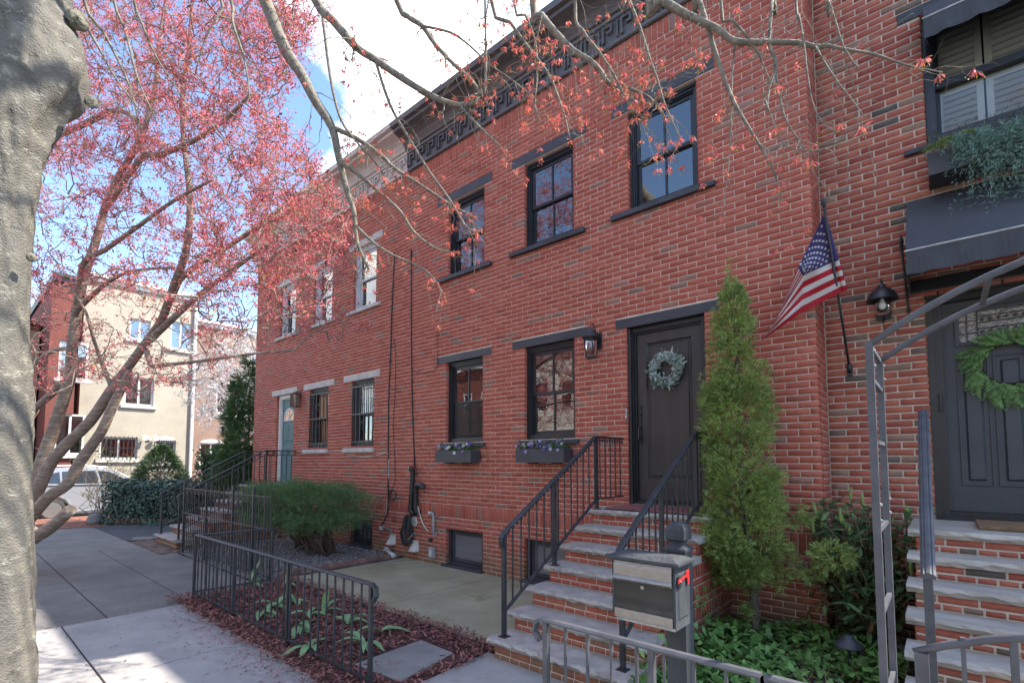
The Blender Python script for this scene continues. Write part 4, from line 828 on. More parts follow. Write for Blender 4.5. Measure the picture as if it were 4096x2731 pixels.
MB().box(-.445,-.325,YB-.03,YB-.008,3.08,3.26).build('back_plate', m_black, l3, bevel=.004); MB().tube([(-.385,YB-.02,3.12),(-.385,YB-.10,3.04),(-.382,YB-.12,3.03)], .008, 8).build('lower_arm', m_black, l3); MB().tube([(-.385,YB-.02,3.2),(-.38,YB-.1,3.3),(c[0],YB-.2,3.42),(c[0],c[1],3.42),(c[0],c[1],3.36)], .009, 8).build('hook_arm', m_black, l3, smooth=True)
MB().lathe((*c,0), [(.018,3.375),(.032,3.365),(.034,3.345),(.06,3.325),(.10,3.29),(.126,3.225),(.128,3.215),(.115,3.222),(.06,3.27)], 28).build('shade', m_black, l3, smooth=True)
MB().lathe((*c,0), [(.068,3.255),(.07,3.16),(.062,3.115),(.04,3.09),(.01,3.083)], 20).build('glass', m_glass_clear, l3, smooth=True); MB().lathe((*c,0), [(.012,3.26),(.014,3.22),(.026,3.19),(.03,3.165),(.02,3.14),(.002,3.133)], 14).build('bulb', m_bulb, l3, smooth=True)
rod = thing('spear_rod', 'black awning support rod with spear tip beside the barn lamp', 'rod', (-.195, YB, 3.1))
MB().tube([(-.193,YB-.012,3.12),(-.222,YB-.09,3.72)], .0095, 8).build('rod', m_black, rod); MB().lathe((-.193,YB-.02,3.11), [(.012,0),(.014,.02),(.01,.045)], 8).build('foot', m_black, rod)
MB().lathe((-.222,YB-.09,3.70), [(.012,0),(.018,.02),(.012,.035),(.02,.05),(.011,.065),(.02,.085),(.012,.12),(.0,.17)], 8).build('spear_tip', m_black, rod)

# ---------------------------------------------------------------- flag
P0 = Vector((-.678, YB-.02, 2.62)); PT = Vector((-.712, -.50, 3.965)); ax_ = PT - P0
ft = thing('flag', 'stars and stripes flag drooping from a black wall pole', 'flag', (-.678, YB, 2.58))
MB().tube([P0, P0.lerp(PT, .3), PT], .0115, 10).build('pole', m_black, ft, smooth=True); MB().tube([P0 - ax_*.03, P0 + ax_*.045], .019, 10).build('socket', m_black, ft, smooth=True); MB().box(-.703,-.653,YB-.022,YB-.006,2.565,2.67).build('bracket', m_black, ft, bevel=.006); MB().tube([P0.lerp(PT, 1.0), P0.lerp(PT,1.012), P0.lerp(PT,1.022), P0.lerp(PT,1.035), P0.lerp(PT,1.045)], [.013,.02,.016,.024,.006], 10).build('finial', m_slate, ft, smooth=True)
NU, NV = 44, 26
def flag_pt(u, v):
    cu = [0, .4, 1.0]; rows = {0.: [(3290,872,-.43), (3193,1069,-.36), (3110,1265,-.20)], .54: [(3340,1045,-.18), (3215,1101,-.27), (3072,1330,-.17)], 1.: [(3374,1163,-.04), (3205,1250,-.16), (3033,1372,-.15)]}
    def on(r): 
        a, b = (r[0], r[1]) if u < .4 else (r[1], r[2]); t = u/.4 if u < .4 else (u-.4)/.6; return [a[i] + (b[i]-a[i])*t for i in range(3)]
    if v < .54: A, B, t = on(rows[0.]), on(rows[.54]), v/.54
    else: A, B, t = on(rows[.54]), on(rows[1.]), (v-.54)/.46
    px, py, y = [A[i] + (B[i]-A[i])*t for i in range(3)]
    y += min(u*3,1) * (.035*math.sin(9*u + 6*v) + .022*math.sin(17*v - 7*u))
    return at_y(px, py, y)
m_fr = M('flag_red', (.50,.012,.03), .75, .12, 8, .12, 60, trans=.25); m_fw = M('flag_white', (.72,.70,.68), .75, .08, 8, .12, 60, trans=.25); m_fb = M('flag_blue', (.045,.04,.17), .75, .12, 8, .12, 60, trans=.15)
vs = [flag_pt(i/NU, j/NV) for j in range(NV+1) for i in range(NU+1)]; mb = MB(); mb.v = [tuple(v) for v in vs]
mb.f = [(j*(NU+1)+i, j*(NU+1)+i+1, (j+1)*(NU+1)+i+1, (j+1)*(NU+1)+i) for j in range(NV) for i in range(NU)]
cl = mb.build('cloth', m_fr, ft, smooth=True); cl.data.materials.append(m_fw); cl.data.materials.append(m_fb)
for p in cl.data.polygons:
    j, i = divmod(p.index, NU); p.material_index = 2 if (i < NU*.4 and j < 14) else (j//2) % 2
sl_ = MB(); n = 8; segs = [(0.0,.54,m_fb)] + [(.54 + .46*i/6, .54 + .46*(i+1)/6, m_fw if i % 2 == 0 else m_fr) for i in range(6)]
for a, b_, mt in segs:
    A, B = flag_pt(0, a), flag_pt(0, b_); off = Vector((.012, -.004, 0)); MB().tube([A+off, B+off], .021, 10, False).build('sleeve', mt, ft, smooth=True)
for r in range(9):
    for c in range(6 if r % 2 == 0 else 5):
        u = .4*((c*2 + 1 + (r % 2))/12); v = .54*((r+1)/10); P = flag_pt(u, v); du = (flag_pt(u+.008, v)-flag_pt(u-.008, v)); dv = flag_pt(u, v+.008)-flag_pt(u, v-.008)
        nrm = du.cross(dv).normalized(); nrm = nrm if nrm.dot(CAM - P) > 0 else -nrm; du = du.normalized(); dv2 = nrm.cross(du).normalized(); pl = []
        for k in range(10):
            rr = .0165 if k % 2 == 0 else .0066; a = PI/2 + k*PI/5; pl.append(P + nrm*.0035 + du*(rr*math.cos(a)) + dv2*(rr*math.sin(a)))
        MB().add(pl, [tuple(range(10))]).build('star', m_fw, cl)

# ---------------------------------------------------------------- window boxes
m_box = M('charcoal_planter', (.055,.057,.066), .55, .12, 4, .08, 60)
def planter(x0, x1, y0, y1, z0, z1, lab):
    t = thing('window_box', lab, 'window box', ((x0+x1)/2, y1, z0)); w = .012
    m = MB(); m.box(x0,x1,y0,y0+w,z0,z1); m.box(x0,x1,y1-w,y1,z0,z1); m.box(x0,x0+w,y0+w,y1-w,z0,z1); m.box(x1-w,x1,y0+w,y1-w,z0,z1); m.box(x0+w,x1-w,y0+w,y1-w,z0,z0+w); m.build('box', m_box, t, bevel=.003)
    MB().box(x0+w,x1-w,y0+w,y1-w,z0+w,z1-.02).build('soil', m_soil, t)
    for q in (.25,.75): MB().box(x0+(x1-x0)*q-.015, x0+(x1-x0)*q+.015, y0+.02, y1+.02, z0-.012, z0-.001).build('bracket', m_black, t)
    return t
planter(-6.25,-5.43,-.245,-.03,1.695,1.885, 'small charcoal window box under the screened window'); planter(-4.53,-3.71,-.245,-.03,1.695,1.885, 'small charcoal window box under the window nearest the lantern')
petal = [(0,0),(.3,.4),(.7,.5),(1,.2),(1,-.2),(.7,-.5),(.3,-.4)]
def pansy_mesh(mat):
    mb = MB()
    for k, (a, s) in enumerate(((PI/2+.5,1),(PI/2-.5,1),(PI-.1,.95),(.1,.95),(-PI/2,1.1))):
        d = (math.cos(a), math.sin(a)); e = (-d[1], d[0]); r = .021*s; mb.add([(d[0]*u*r + e[0]*v*r, -.002 - .0012*k - .004*u, d[1]*u*r + e[1]*v*r) for u, v in petal], [tuple(range(7))])
    return mb.mesh('pansy_flower', mat)
m_pv = M('violet_petal', (.12,.05,.34), .7, .3, 60, 0, trans=.2); m_pl = M('lilac_petal', (.42,.38,.58), .7, .2, 60, 0, trans=.2); m_pw = M('white_petal', (.68,.66,.66), .7, .15, 60, 0, trans=.2); m_py = M('yellow_eye', (.7,.45,.03), .7, .1, 9, 0); m_bl = M('lavender_petal', (.25,.22,.45), .7, .2, 60, 0, trans=.2)
pans = [pansy_mesh(m) for m in (m_pv, m_pl, m_pw, m_bl, m_pv)]; eye = MB().lathe((0,-.0075,0), [(.004,0),(.003,-.003)], 7, 'y').mesh('flower_eye', m_py)
m_leafpan = M('pansy_leaf', (.10,.20,.06), .6, .3, 20, 0, island=.4, trans=.25)
def pansies(x0, x1, lab, seed, n=34):
    r = random.Random(seed); t = thing('pansies', lab, 'flowers', ((x0+x1)/2, -.14, 1.87), 'pansies in the window boxes')
    N = 620; P = np.stack([RNG.uniform(x0-.01, x1+.01, N), -.14 + RNG.normal(0,.06,N), 1.875 + np.abs(RNG.normal(0,.055,N))], 1); D = rand_dirs(N, .5); D[:,1] -= .35; D /= np.linalg.norm(D,axis=1,keepdims=True)
    V, Fc = poly_leaves(P, D, perp(D), RNG.uniform(.02,.042,N), RNG.uniform(.012,.026,N), OVAL, .2); stuff('foliage', V, Fc, m_leafpan, parent=t)
    for i in range(n):
        x = r.uniform(x0-.015, x1-.01); hang = r.random() < .12; z = 1.885 + r.uniform(-.05, 0) if hang else 1.92 + r.uniform(-.015,.07); y = -.26 if hang else -.15 - r.uniform(0,.09)
        me = pans[r.choice((0,0,1,2,3,4,1))]; o = inst('pansy', me, t, (x, y, z), (r.uniform(-.5,.3), r.uniform(-.4,.4), r.uniform(.0,.9)), (1.15*r.uniform(.8,1.15),)*3)
        e_ = bpy.data.objects.new('flower_eye', eye); COL.objects.link(e_); e_.parent = o
    return t
pansies(-6.24,-5.44, 'purple and white pansies in the window box under the screened window', 3); pansies(-4.52,-3.72, 'purple and lilac pansies in the window box nearest the lantern', 5)
planter(.0, 1.15, .11, YB-.02, 4.24, 4.44, 'large charcoal window box with trailing evergreens below the shutters')
jt = thing('trailing_juniper', 'blue green juniper trailing over the large window box', 'plant', (.5, .2, 4.42)); Ps, Ds, Ss, Ls, Ws = [], [], [], [], []
for s_ in range(300):
    xb = RNG.uniform(.2, 1.1); hang = RNG.uniform(.15, .74)*(1 if xb > .32 else .4); n = 26; tt = np.linspace(0, 1, n); sx = RNG.normal(0,.13); oy = RNG.uniform(.02,.2)
    C = np.stack([xb + sx*tt, .2 - oy*np.sin(tt*PI*.55)*1.2, 4.46 + .06*np.sin(tt*PI) - hang*tt**1.7], 1) + RNG.normal(0,.006,(n,3))
    for q in range(3):
        D = rand_dirs(n, -.3); Ps.append(C); Ds.append(D); Ss.append(perp(D)); Ls.append(RNG.uniform(.022,.05,n)); Ws.append(RNG.uniform(.004,.009,n))
m_jun = M('blue_green_juniper', (.21,.33,.28), .7, .3, 9, 0, island=.4, c2=(.14,.24,.17), trans=.25); V, Fc = rhomb(*[np.concatenate(a) for a in (Ps,Ds,Ss,Ls,Ws)]); stuff('foliage', V, Fc, m_jun, parent=jt)
N = 1500; P = np.stack([RNG.uniform(-.02,1.1,N), .3 + RNG.normal(0,.05,N), 4.46 + np.abs(RNG.normal(0,.11,N))], 1); D = rand_dirs(N, .9); V, Fc = rhomb(P, D, perp(D), RNG.uniform(.03,.06,N), RNG.uniform(.004,.009,N)); m_dfol = M('dark_conifer_tuft', (.10,.12,.06), .8, .3, 9, 0, island=.4); stuff('tufts', V, Fc, m_dfol, parent=jt)
fr_ = [fern_frond((x_, .12, 4.46), (dx, -.75, .25), (0, 0, 1), ln, 14) for x_, dx, ln in ((.12,-.8,.22),(.18,-.4,.24),(.1,-1.2,.2),(.25,.2,.2),(.3,-.3,.22),(.2,-.9,.26),(.95,.3,.25),(.85,-.6,.24))]; V, Fc = rhomb(*[np.concatenate([f[i] for f in fr_]) for i in range(5)])
m_fern = M('fern_green', (.30,.38,.10), .65, .3, 9, 0, island=.3, trans=.25); stuff('fern_fronds', V, Fc, m_fern, parent=jt)

# ---------------------------------------------------------------- wreaths
wr = thing('wreath', 'pale eucalyptus wreath on the black front door', 'wreath', (-2.45, .1, 2.6)); MB().tube([(-2.45 + .15*math.cos(a), .095, 2.805 + .15*math.sin(a)) for a in np.linspace(0, 2*PI, 25)], .008, 6).build('ring', M('twig_brown', (.12,.07,.04), .9), wr)
N = 620; a = RNG.uniform(0, 2*PI, N); r = .155 + RNG.normal(0,.03,N); P = np.stack([-2.45 + r*np.cos(a), .085 - np.abs(RNG.normal(0,.022,N)), 2.805 + r*np.sin(a)], 1)
D = np.stack([np.cos(a)*RNG.normal(.5,.6,N) - np.sin(a)*1.0, RNG.normal(-.35,.3,N), np.sin(a)*RNG.normal(.5,.6,N) + np.cos(a)*1.0], 1); D /= np.linalg.norm(D,axis=1,keepdims=True)
m_euc = M('eucalyptus_leaf', (.30,.37,.34), .7, .25, 9, 0, c2=(.17,.25,.21), island=.35); V, Fc = poly_leaves(P, D, perp(D), RNG.uniform(.03,.062,N), RNG.uniform(.016,.034,N), OVAL, .1); stuff('leaves', V, Fc, m_euc, parent=wr)
N = 420; a = RNG.uniform(0, 2*PI, N); r = .16 + RNG.normal(0,.03,N); P = np.stack([-2.45 + r*np.cos(a), .055 - np.abs(RNG.normal(0,.012,N)), 2.805 + r*np.sin(a)], 1); D = rand_dirs(N); V, Fc = rhomb(P, D, perp(D), RNG.uniform(.012,.024,N), RNG.uniform(.01,.018,N)); stuff('white_sprigs', V, Fc, M('white_sprig', (.55,.58,.54), .8, .2, 9, 0, island=.3), parent=wr)
N = 9; a = np.array([2.7,2.3,.2,3.4,4.6,4.9,1.2,.9,3.1]); P = np.stack([-2.45 + .17*np.cos(a), np.full(N,.07), 2.805 + .17*np.sin(a)], 1); D = np.stack([np.cos(a), np.full(N,-.25), np.sin(a)], 1); V, Fc = poly_leaves(P, D, perp(D), np.full(N,.11), np.full(N,.022), LANCE); stuff('long_leaves', V, Fc, m_euc, parent=wr)
wf = thing('wreath', 'green fern wreath on the charcoal panelled door', 'wreath', (.47, YB+.1, 2.3)); C = (.478, YB+.085, 2.56); fr_ = []
for i in range(46):
    a = i/46*2*PI + RNG.normal(0,.08); b = (C[0]+.19*math.cos(a), C[1]-RNG.uniform(0,.03), C[2]+.19*math.sin(a)); o_ = RNG.normal(.55,.35)
    d = (-math.sin(a)*.9 + math.cos(a)*o_, -RNG.uniform(.05,.45), math.cos(a)*.9 + math.sin(a)*o_ - .25); fr_.append(fern_frond(b, d, (0,-.8,.3), RNG.uniform(.15,.27), 15, .34))
V, Fc = rhomb(*[np.concatenate([f[i] for f in fr_]) for i in range(5)]); stuff('fronds', V, Fc, M('deep_fern_green', (.16,.29,.08), .6, .3, 9, 0, island=.35, trans=.2), parent=wf)
MB().tube([(C[0]+.18*math.cos(a), C[1]+.005, C[2]+.18*math.sin(a)) for a in np.linspace(0,2*PI,25)], .01, 6).build('ring', m_soil, wf)

# ---------------------------------------------------------------- garden arch and gate
ga = thing('garden_arch', 'grey metal garden arch of square tubes over the walk to the right-hand steps', 'arch', (.5, -3.0, 0)); XL, XR, ZA = -.2, 1.35, 2.165
for y in (-3.21, -2.80):
    MB().box(XL-.0125, XL+.0125, y-.0125, y+.0125, 0, ZA).build('post', m_irongrey, ga); MB().box(XR-.0125, XR+.0125, y-.0125, y+.0125, 0, ZA).build('post', m_irongrey, ga)
    pts = [(XL + (XR-XL)*i/18, y, ZA - .012 + .27*(1 - (i/9-1)**2)) for i in range(19)]; MB().tube(pts, .013, 8).build('arch_bow', m_irongrey, ga, smooth=True)
    for z in (2.13, 1.54): 
        for dz in (0, -.06): MB().lathe((XL+.0125, y, z + dz), [(.007,0),(.006,.005),(.001,.007)], 8, 'x').build('bolt', m_steel, ga)
for z in (2.15, 2.02, 1.78, 1.44, 1.13, .8, .5): MB().box(XL-.008, XL+.008, -3.2, -2.81, z-.008, z+.008).build('rung', m_irongrey, ga); MB().box(XR-.008, XR+.008, -3.2, -2.81, z-.008, z+.008).build('rung', m_irongrey, ga)
for i in (4, 7, 9, 11, 14):
    p = pts[i]; MB().box(p[0]-.008, p[0]+.008, -3.2, -2.81, p[2]-.008, p[2]+.008).build('rung', m_irongrey, ga)
gt = thing('garden_gate', 'low grey iron gate with arched top rail under the garden arch', 'gate', (.4, -3.2, 0)); MB().box(-.108,-.068,-3.22,-3.18,.0,1.02).build('gate_post', m_irongrey, gt)
MB().tube([(-.108,-3.2,1.015),(-.02,-3.2,1.06),(.08,-3.2,1.10),(.18,-3.2,1.132),(.35,-3.2,1.16),(.55,-3.2,1.17),(.8,-3.2,1.15),(1.05,-3.2,1.08),(1.2,-3.2,1.02)], .014, 8).build('top_rail', m_irongrey, gt, smooth=True); MB().bar((-.07,-3.2,.12),(1.2,-3.2,.12),.02,.014).build('bottom_rail', m_irongrey, gt)
for i, x in enumerate((.025,.15,.28,.41,.54,.67,.80,.93,1.06)): MB().bar((x,-3.2,.12),(x,-3.2,1.07 + .09*math.sin(PI*(x+.1)/1.3)),.02 if i % 3 == 1 else .0135).build('bar', m_irongrey, gt)
MB().box(1.18,1.22,-3.22,-3.18,0,1.02).build('gate_post', m_irongrey, gt)
# path light
pl_ = thing('path_light', 'small black mushroom path light among the ivy', 'path light', (-.60,-.95,.03)); c = (-.60,-.95,0)
MB().lathe(c, [(.012,.03),(.012,.30)], 10).build('stake', m_black, pl_); MB().lathe(c, [(.03,.29),(.035,.30),(.10,.305),(.098,.315),(.06,.35),(.035,.372),(.034,.385),(.028,.39),(.0,.391)], 28).build('hat', m_slate, pl_, smooth=True)

# ---------------------------------------------------------------- pipes, hose and cables on the front walls
def UW(px, py, Y=-.01): return at_y(1500 + px*.5022, 1850 + py*.5022, Y)
m_pipe = M('black_pvc', (.028,.029,.031), .4, .2, 8, .05, 50); m_pipeg = M('grey_pvc', (.34,.35,.35), .5, .15, 8, .05, 50)
t = thing('vent_pipe', 'tall black plastic flue pipe with angled white-ended top', 'pipe', UW(290,400,0)); MB().tube([UW(318,408,-.02),UW(300,400,-.06),UW(284,380,-.07),UW(283,360,-.07),UW(300,85,-.07),UW(300,62,-.075),UW(290,48,-.1),UW(268,42,-.14)], .042, 14).build('pipe', m_pipe, t, smooth=True)
MB().tube([UW(283,368,-.07),UW(284,355,-.07)], .048, 14).build('collar', m_pipe, t); MB().tube([UW(300,95,-.07),UW(301,82,-.07)], .048, 14).build('collar', m_pipe, t); MB().tube([UW(268,42,-.14),UW(264,41,-.147)], .038, 14).build('end_cap', m_plastic_w, t)
t = thing('vent_pipe', 'black plastic pipe bent over at the top beside the tall flue pipe', 'pipe', UW(330,400,0)); MB().tube([UW(352,408,-.02),UW(338,398,-.06),UW(324,380,-.07),UW(322,360,-.07),UW(323,215,-.07),UW(330,185,-.075),UW(350,172,-.08),UW(372,178,-.085),UW(383,198,-.085),UW(384,212,-.085)], .04, 14).build('pipe', m_pipe, t, smooth=True)
MB().tube([UW(322,370,-.07),UW(323,356,-.07)], .046, 14).build('collar', m_pipe, t); MB().tube([UW(323,215,-.07),UW(324,200,-.07)], .046, 14).build('collar', m_pipe, t)
t = thing('drain_pipe', 'thin grey plastic pipe elbow above the outlet box', 'pipe', UW(468,560,0)); MB().tube([UW(430,400,-.01),UW(450,401,-.04),UW(462,408,-.045),UW(465,425,-.045),UW(466,540,-.045),UW(468,556,-.04),UW(474,562,-.005)], .022, 12).build('pipe', m_pipeg, t, smooth=True); MB().tube([UW(432,400,-.03),UW(446,401,-.035)], .03, 12).build('elbow', m_plastic_w, t); MB().lathe(UW(474,566,-.012), [(.05,0),(.045,-.01)], 14, 'y').build('flange', m_pipeg, t)
t = thing('hose', 'coiled black rubber hose hanging on the brick wall', 'hose', UW(240,650,0))
for k in range(5):
    cx, w = 236 + k*7, 26 + 3*k; MB().tube([UW(cx + w*math.cos(a)*(.55 if math.sin(a) < 0 else .9)*(1 + .25*(k == 0)*(math.sin(a) > 0)), 545 + 112*math.sin(a) - 4*k, -.05 - .02*math.sin(a*2+k) - .012*k) for a in np.linspace(0, 2*PI, 25)], .016, 8, False).build('coil', m_pipe, t, smooth=True)
MB().tube([UW(278,405,-.03),UW(279,460,-.06),UW(284,540,-.09)], .013, 8).build('hose_end', m_pipe, t); MB().lathe(UW(277,420,-.02), [(.02,0),(.025,-.05),(.012,-.08)], 10, 'y').build('hook', m_black, t)
t = thing('hose_bib', 'metal garden tap with hose connector on the wall', 'tap', UW(290,590,0)); MB().tube([UW(290,550,-.0),UW(295,555,-.08)], .014, 8).build('spout', m_steel, t); MB().tube([UW(300,570,-.09),UW(270,605,-.11)], .014, 8).build('connector', m_steel, t); MB().tube([UW(268,606,-.11),UW(264,615,-.11)], .022, 8).build('nozzle_ring', M('brass', (.5,.33,.12), .4, .1, 9, 0, metal=.8), t); MB().lathe(UW(318,560,-.07), [(.03,0),(.028,-.012)], 8, 'y').build('handle', m_steel, t)
t = thing('hose_bib', 'corroded old garden tap near the house boundary', 'tap', UW(110,530,0)); MB().tube([UW(50,515,-.01),UW(72,515,-.04),UW(95,522,-.05),UW(118,535,-.06),UW(130,545,-.09)], .02, 8).build('pipe', m_steel, t); MB().lathe(UW(135,522,-.06), [(.028,0),(.026,-.012)], 8, 'y').build('handle', m_steel, t); MB().box(*sorted((UW(46,500).x, UW(68,500).x)), -.05, -.005, *sorted((UW(46,530).z, UW(46,502).z))).build('block', m_plastic_w, t)
t = thing('round_vent', 'round white perforated drain cover above the hose', 'vent', UW(315,500,0)); c = UW(315,467,-.008); MB().lathe(c, [(.085,0),(.082,-.012),(.06,-.016),(.058,-.012)], 28, 'y').build('rim', m_plastic_w, t)
for r_, k_ in ((.018,6),(.04,12)):
    for i in range(k_): MB().lathe((c.x + r_*math.cos(2*PI*i/k_), c.y-.0125, c.z + r_*math.sin(2*PI*i/k_)), [(.0065,0),(.006,-.001)], 8, 'y').build('hole', m_dark, t)
tag(MB().lathe(UW(152,450,.002), [(.052,0),(.052,-.014),(.042,-.014),(.042,.09)], 20, 'y').build('wall_sleeve', m_pipe), 'open black pipe sleeve set in the brick wall', 'pipe')
def hood(px, py, lab):
    p = UW(px, py, 0); t = thing('dryer_vent', lab, 'vent', p); w, h, d = .085, .17, .11; x, z = p.x, p.z
    MB().add([(x-w*.55,-.012,z+h/2),(x+w*.55,-.012,z+h/2),(x+w,-d,z-h/2),(x-w,-d,z-h/2),(x-w,-.012,z-h/2),(x+w,-.012,z-h/2)], [(3,2,1,0),(0,4,3),(1,2,5)]).build('hood', m_plastic_w, t); MB().box(x-w,x+w,-.02,-.009,z-h/2-.005,z+h/2+.01).build('flange', m_plastic_w, t)
hood(146,608,'white plastic vent hood nearer the gravel'); hood(328,660,'larger white plastic vent hood below the hose')
t = thing('outlet_box', 'grey weatherproof outlet box on the wall near the patio', 'outlet', UW(470,745,0)); p = UW(466,713,0); MB().box(p.x-.07,p.x+.07,-.05,-.008,p.z-.09,p.z+.09).build('box', m_plastic_g, t, bevel=.006); MB().box(p.x-.06,p.x+.06,-.07,-.051,p.z-.08,p.z+.075).build('cover', m_plastic_g, t, bevel=.008); MB().box(p.x-.03,p.x+.03,-.074,-.0705,p.z-.05,p.z+.05).build('window_slot', m_plastic_w, t)
tag(MB().lathe(UW(449,610,-.008), [(.035,0),(.032,-.04),(.02,-.055)], 12, 'y').build('pipe_cap', m_pipe), 'small black pipe cap on the wall above the outlet box', 'pipe')
t = thing('white_pipe', 'white plastic drain elbow lying on the gravel at the wall', 'pipe', UW(110,720,-.2)); MB().tube([UW(82,706,-.02),UW(88,690,-.04),UW(104,690,-.06)], .045, 12).build('elbow', m_plastic_w, t, smooth=True); MB().tube([UW(92,700,-.05), UW(150,742,-.22)], .04, 12).build('pipe', m_plastic_w, t, smooth=True)
m_cable = M('black_cable', (.03,.03,.032), .6, .2, 8, 0); m_cablew = M('white_cable', (.55,.54,.5), .6, .2, 8, 0)
def cable(name, pts, r, mat, lab): return tag(MB().tube(pts, r, 6).build(name, mat, None, True), lab, 'cable')
WP = lambda x, y, Y=-.016: at_y(x, y, Y)
cable('cable', [WP(1578,1010),WP(1572,1130),WP(1566,1270),WP(1563,1400),WP(1556,1540),WP(1553,1700),WP(1553,1850),WP(1552,2000),WP(1550,2050),WP(1535,2085),WP(1515,2115)], .013, m_cable, 'thick black cable running down the wall left of the house boundary')
cable('cable', [WP(1645,1000),WP(1645,1150),WP(1645,1300),WP(1647,1500),WP(1650,1650),WP(1656,1800),WP(1659,1870)], .013, m_cable, 'thick black cable running down the wall to the flue pipe')
cable('cable', [WP(1574,1350,-.014),WP(1583,1420,-.018),WP(1581,1550),WP(1572,1700),WP(1580,1850),WP(1580,1930),WP(1560,1970),WP(1548,2060,-.03)], .006, m_cable, 'thin grey cable looping beside the thick cable')
cable('cable', [WP(1192,1803),WP(1250,1812),WP(1300,1808),WP(1360,1804),WP(1400,1818),WP(1450,1829),WP(1500,1823),WP(1549,1808),WP(1556,1850),WP(1550,1990),WP(1545,2060),WP(1518,2112)], .008, m_cablew, 'white cable sagging below the grilled windows')
cable('cable', [WP(1648,1480,-.012),WP(1690,1495,-.02),WP(1740,1480),WP(1752,1452),WP(1748,1370),WP(1749,1320),WP(1760,1300)], .0045, m_cable, 'thin black wire curling beside the first lintel')
cable('cable', [UW(340,345,-.05),UW(352,400,-.05),UW(378,480,-.03),UW(405,525,-.02),UW(425,545,-.01)], .011, m_plastic_w, 'short white tube curving down from the bent pipe')
cable('cable', [WP(1660,1862) + Vector((.09*math.cos(a), -.02, -.16+.14*math.sin(a))) for a in np.linspace(0,5,14)], .005, m_cable, 'black wire loop hanging at the top of the flue pipe')
cable('cable', [UW(158,255) + Vector((.085*math.cos(a)*(1+.03*a), -.025-.003*a, .07*math.sin(a)*(1+.03*a))) for a in np.linspace(0,18,50)], .006, m_cable, 'small coil of black cable hanging beside the cables')
# ---------------------------------------------------------------- tree tools
V_ = 1.7415
class Skel:
    def __init__(s): s.P = []; s.mb = MB(); s.tips = []
    def limb(s, pts, r0, r1, n=8, sub=3):
        pts = [Vector(p) for p in pts]; q = []
        for i in range(len(pts) - 1):
            a, b = pts[max(i-1,0)], pts[i]; c, d = pts[i+1], pts[min(i+2, len(pts)-1)]
            for k in range(sub):
                t = k/sub; q.append(.5*((2*b) + (c-a)*t + (2*a-5*b+4*c-d)*t*t + (3*b-a-3*c+d)*t**3))
        q.append(pts[-1]); m = len(q); s.mb.tube(q, [r0 + (r1-r0)*i/(m-1) for i in range(m)], n, True); s.P += q; return q
def twig_pts(a, b, droop=.1, wig=.05, n=5):
    a, b = Vector(a), Vector(b); L = (b-a).length; out = []
    for i in range(n):
        t = i/(n-1); p = a.lerp(b, t); p.z += droop*L*math.sin(PI*t)
        if 0 < i < n-1: p += Vector(RNG.normal(0, wig*L/3, 3))
        out.append(p)
    return out
def cards(P, D, L0, L1, W0, W1): n = len(P); return rhomb(P, D, perp(D), RNG.uniform(L0, L1, n), RNG.uniform(W0, W1, n))
def inpoly(x, y, poly):
    c = False; j = len(poly)-1
    for i in range(len(poly)):
        if (poly[i][1] > y) != (poly[j][1] > y) and x < (poly[j][0]-poly[i][0])*(y-poly[i][1])/(poly[j][1]-poly[i][1]) + poly[i][0]: c = not c
        j = i
    return c

# ---------------------------------------------------------------- flowering cherry
m_cherrybark = M('cherry_bark', (.27,.205,.16), .7, .3, 9, .5, 30, c2=(.15,.11,.088), aniso=(1,1,5), patch=[((.40,.35,.29), 5, .52, .15), ((.40,.21,.09), 3, .68, .08)])
CB = Vector((-11.0, -4.75, 0)); CN = Vector((2.55, -5.7, 0)).normalized()
def at_c(px, py, off=0.): d = ray(px, py); t = ((CB - CAM).dot(CN) + off) / d.dot(CN); return CAM + d*t
ch = thing('cherry_tree', 'multi-stemmed cherry tree in full pink blossom on the sidewalk', 'tree', CB); sk = Skel()
fork = at_c(95, 2120); sk.limb([CB + Vector((0,0,-.1)), CB + Vector((.02,0,.25)), fork], .26, .2, 14)
stA = sk.limb([fork, at_c(137,1937), at_c(210,1727), at_c(261,1574), at_c(281,1497), at_c(290,1383,.1), at_c(306,1255,.1), at_c(330,1130,.1), at_c(358,1038,.1), at_c(393,933,.1), at_c(421,828,.1), at_c(477,701,.15), at_c(533,610,.2), at_c(575,519,.2), at_c(620,350,.2), at_c(640,150,.2), at_c(690,-150,.2)], .09, .022, 12)
stB = sk.limb([fork, at_c(153,1957,.1), at_c(223,1823,.1), at_c(357,1689,.1), at_c(440,1567,.1), at_c(510,1472), at_c(574,1383), at_c(638,1293), at_c(689,1185), at_c(740,1096,-.1), at_c(893,1000,-.2), at_c(1000,930,-.2), at_c(1100,880,-.3), at_c(1250,800,-.4)], .088, .016, 12)
sk.limb([at_c(600,1360), at_c(663,1300,.1), at_c(740,1230,.2), at_c(816,1166,.3), at_c(925,1083,.4), at_c(1033,1006,.5), at_c(1120,940,.6)], .05, .015, 8)
sk.limb([at_c(645,1290), at_c(700,1130,.2), at_c(745,1000,.3), at_c(760,800,.3), at_c(735,560,.3), at_c(730,380,.3), at_c(760,150,.3), at_c(780,-200,.3)], .055, .02, 8)
sk.limb([fork + Vector((.02,-.1,-.1)), at_c(185,1995,.25), at_c(268,1937,.25), at_c(319,1848,.22), at_c(383,1759,.2), at_c(414,1708,.2), at_c(459,1606,.15), at_c(485,1555,.1), at_c(520,1480,.05)], .082, .05, 12)
sk.limb([CB + Vector((.02,-.05,.25)), at_c(120,2160,.2), at_c(200,2110,.3), at_c(283,2037,.38)], .10, .072, 12)
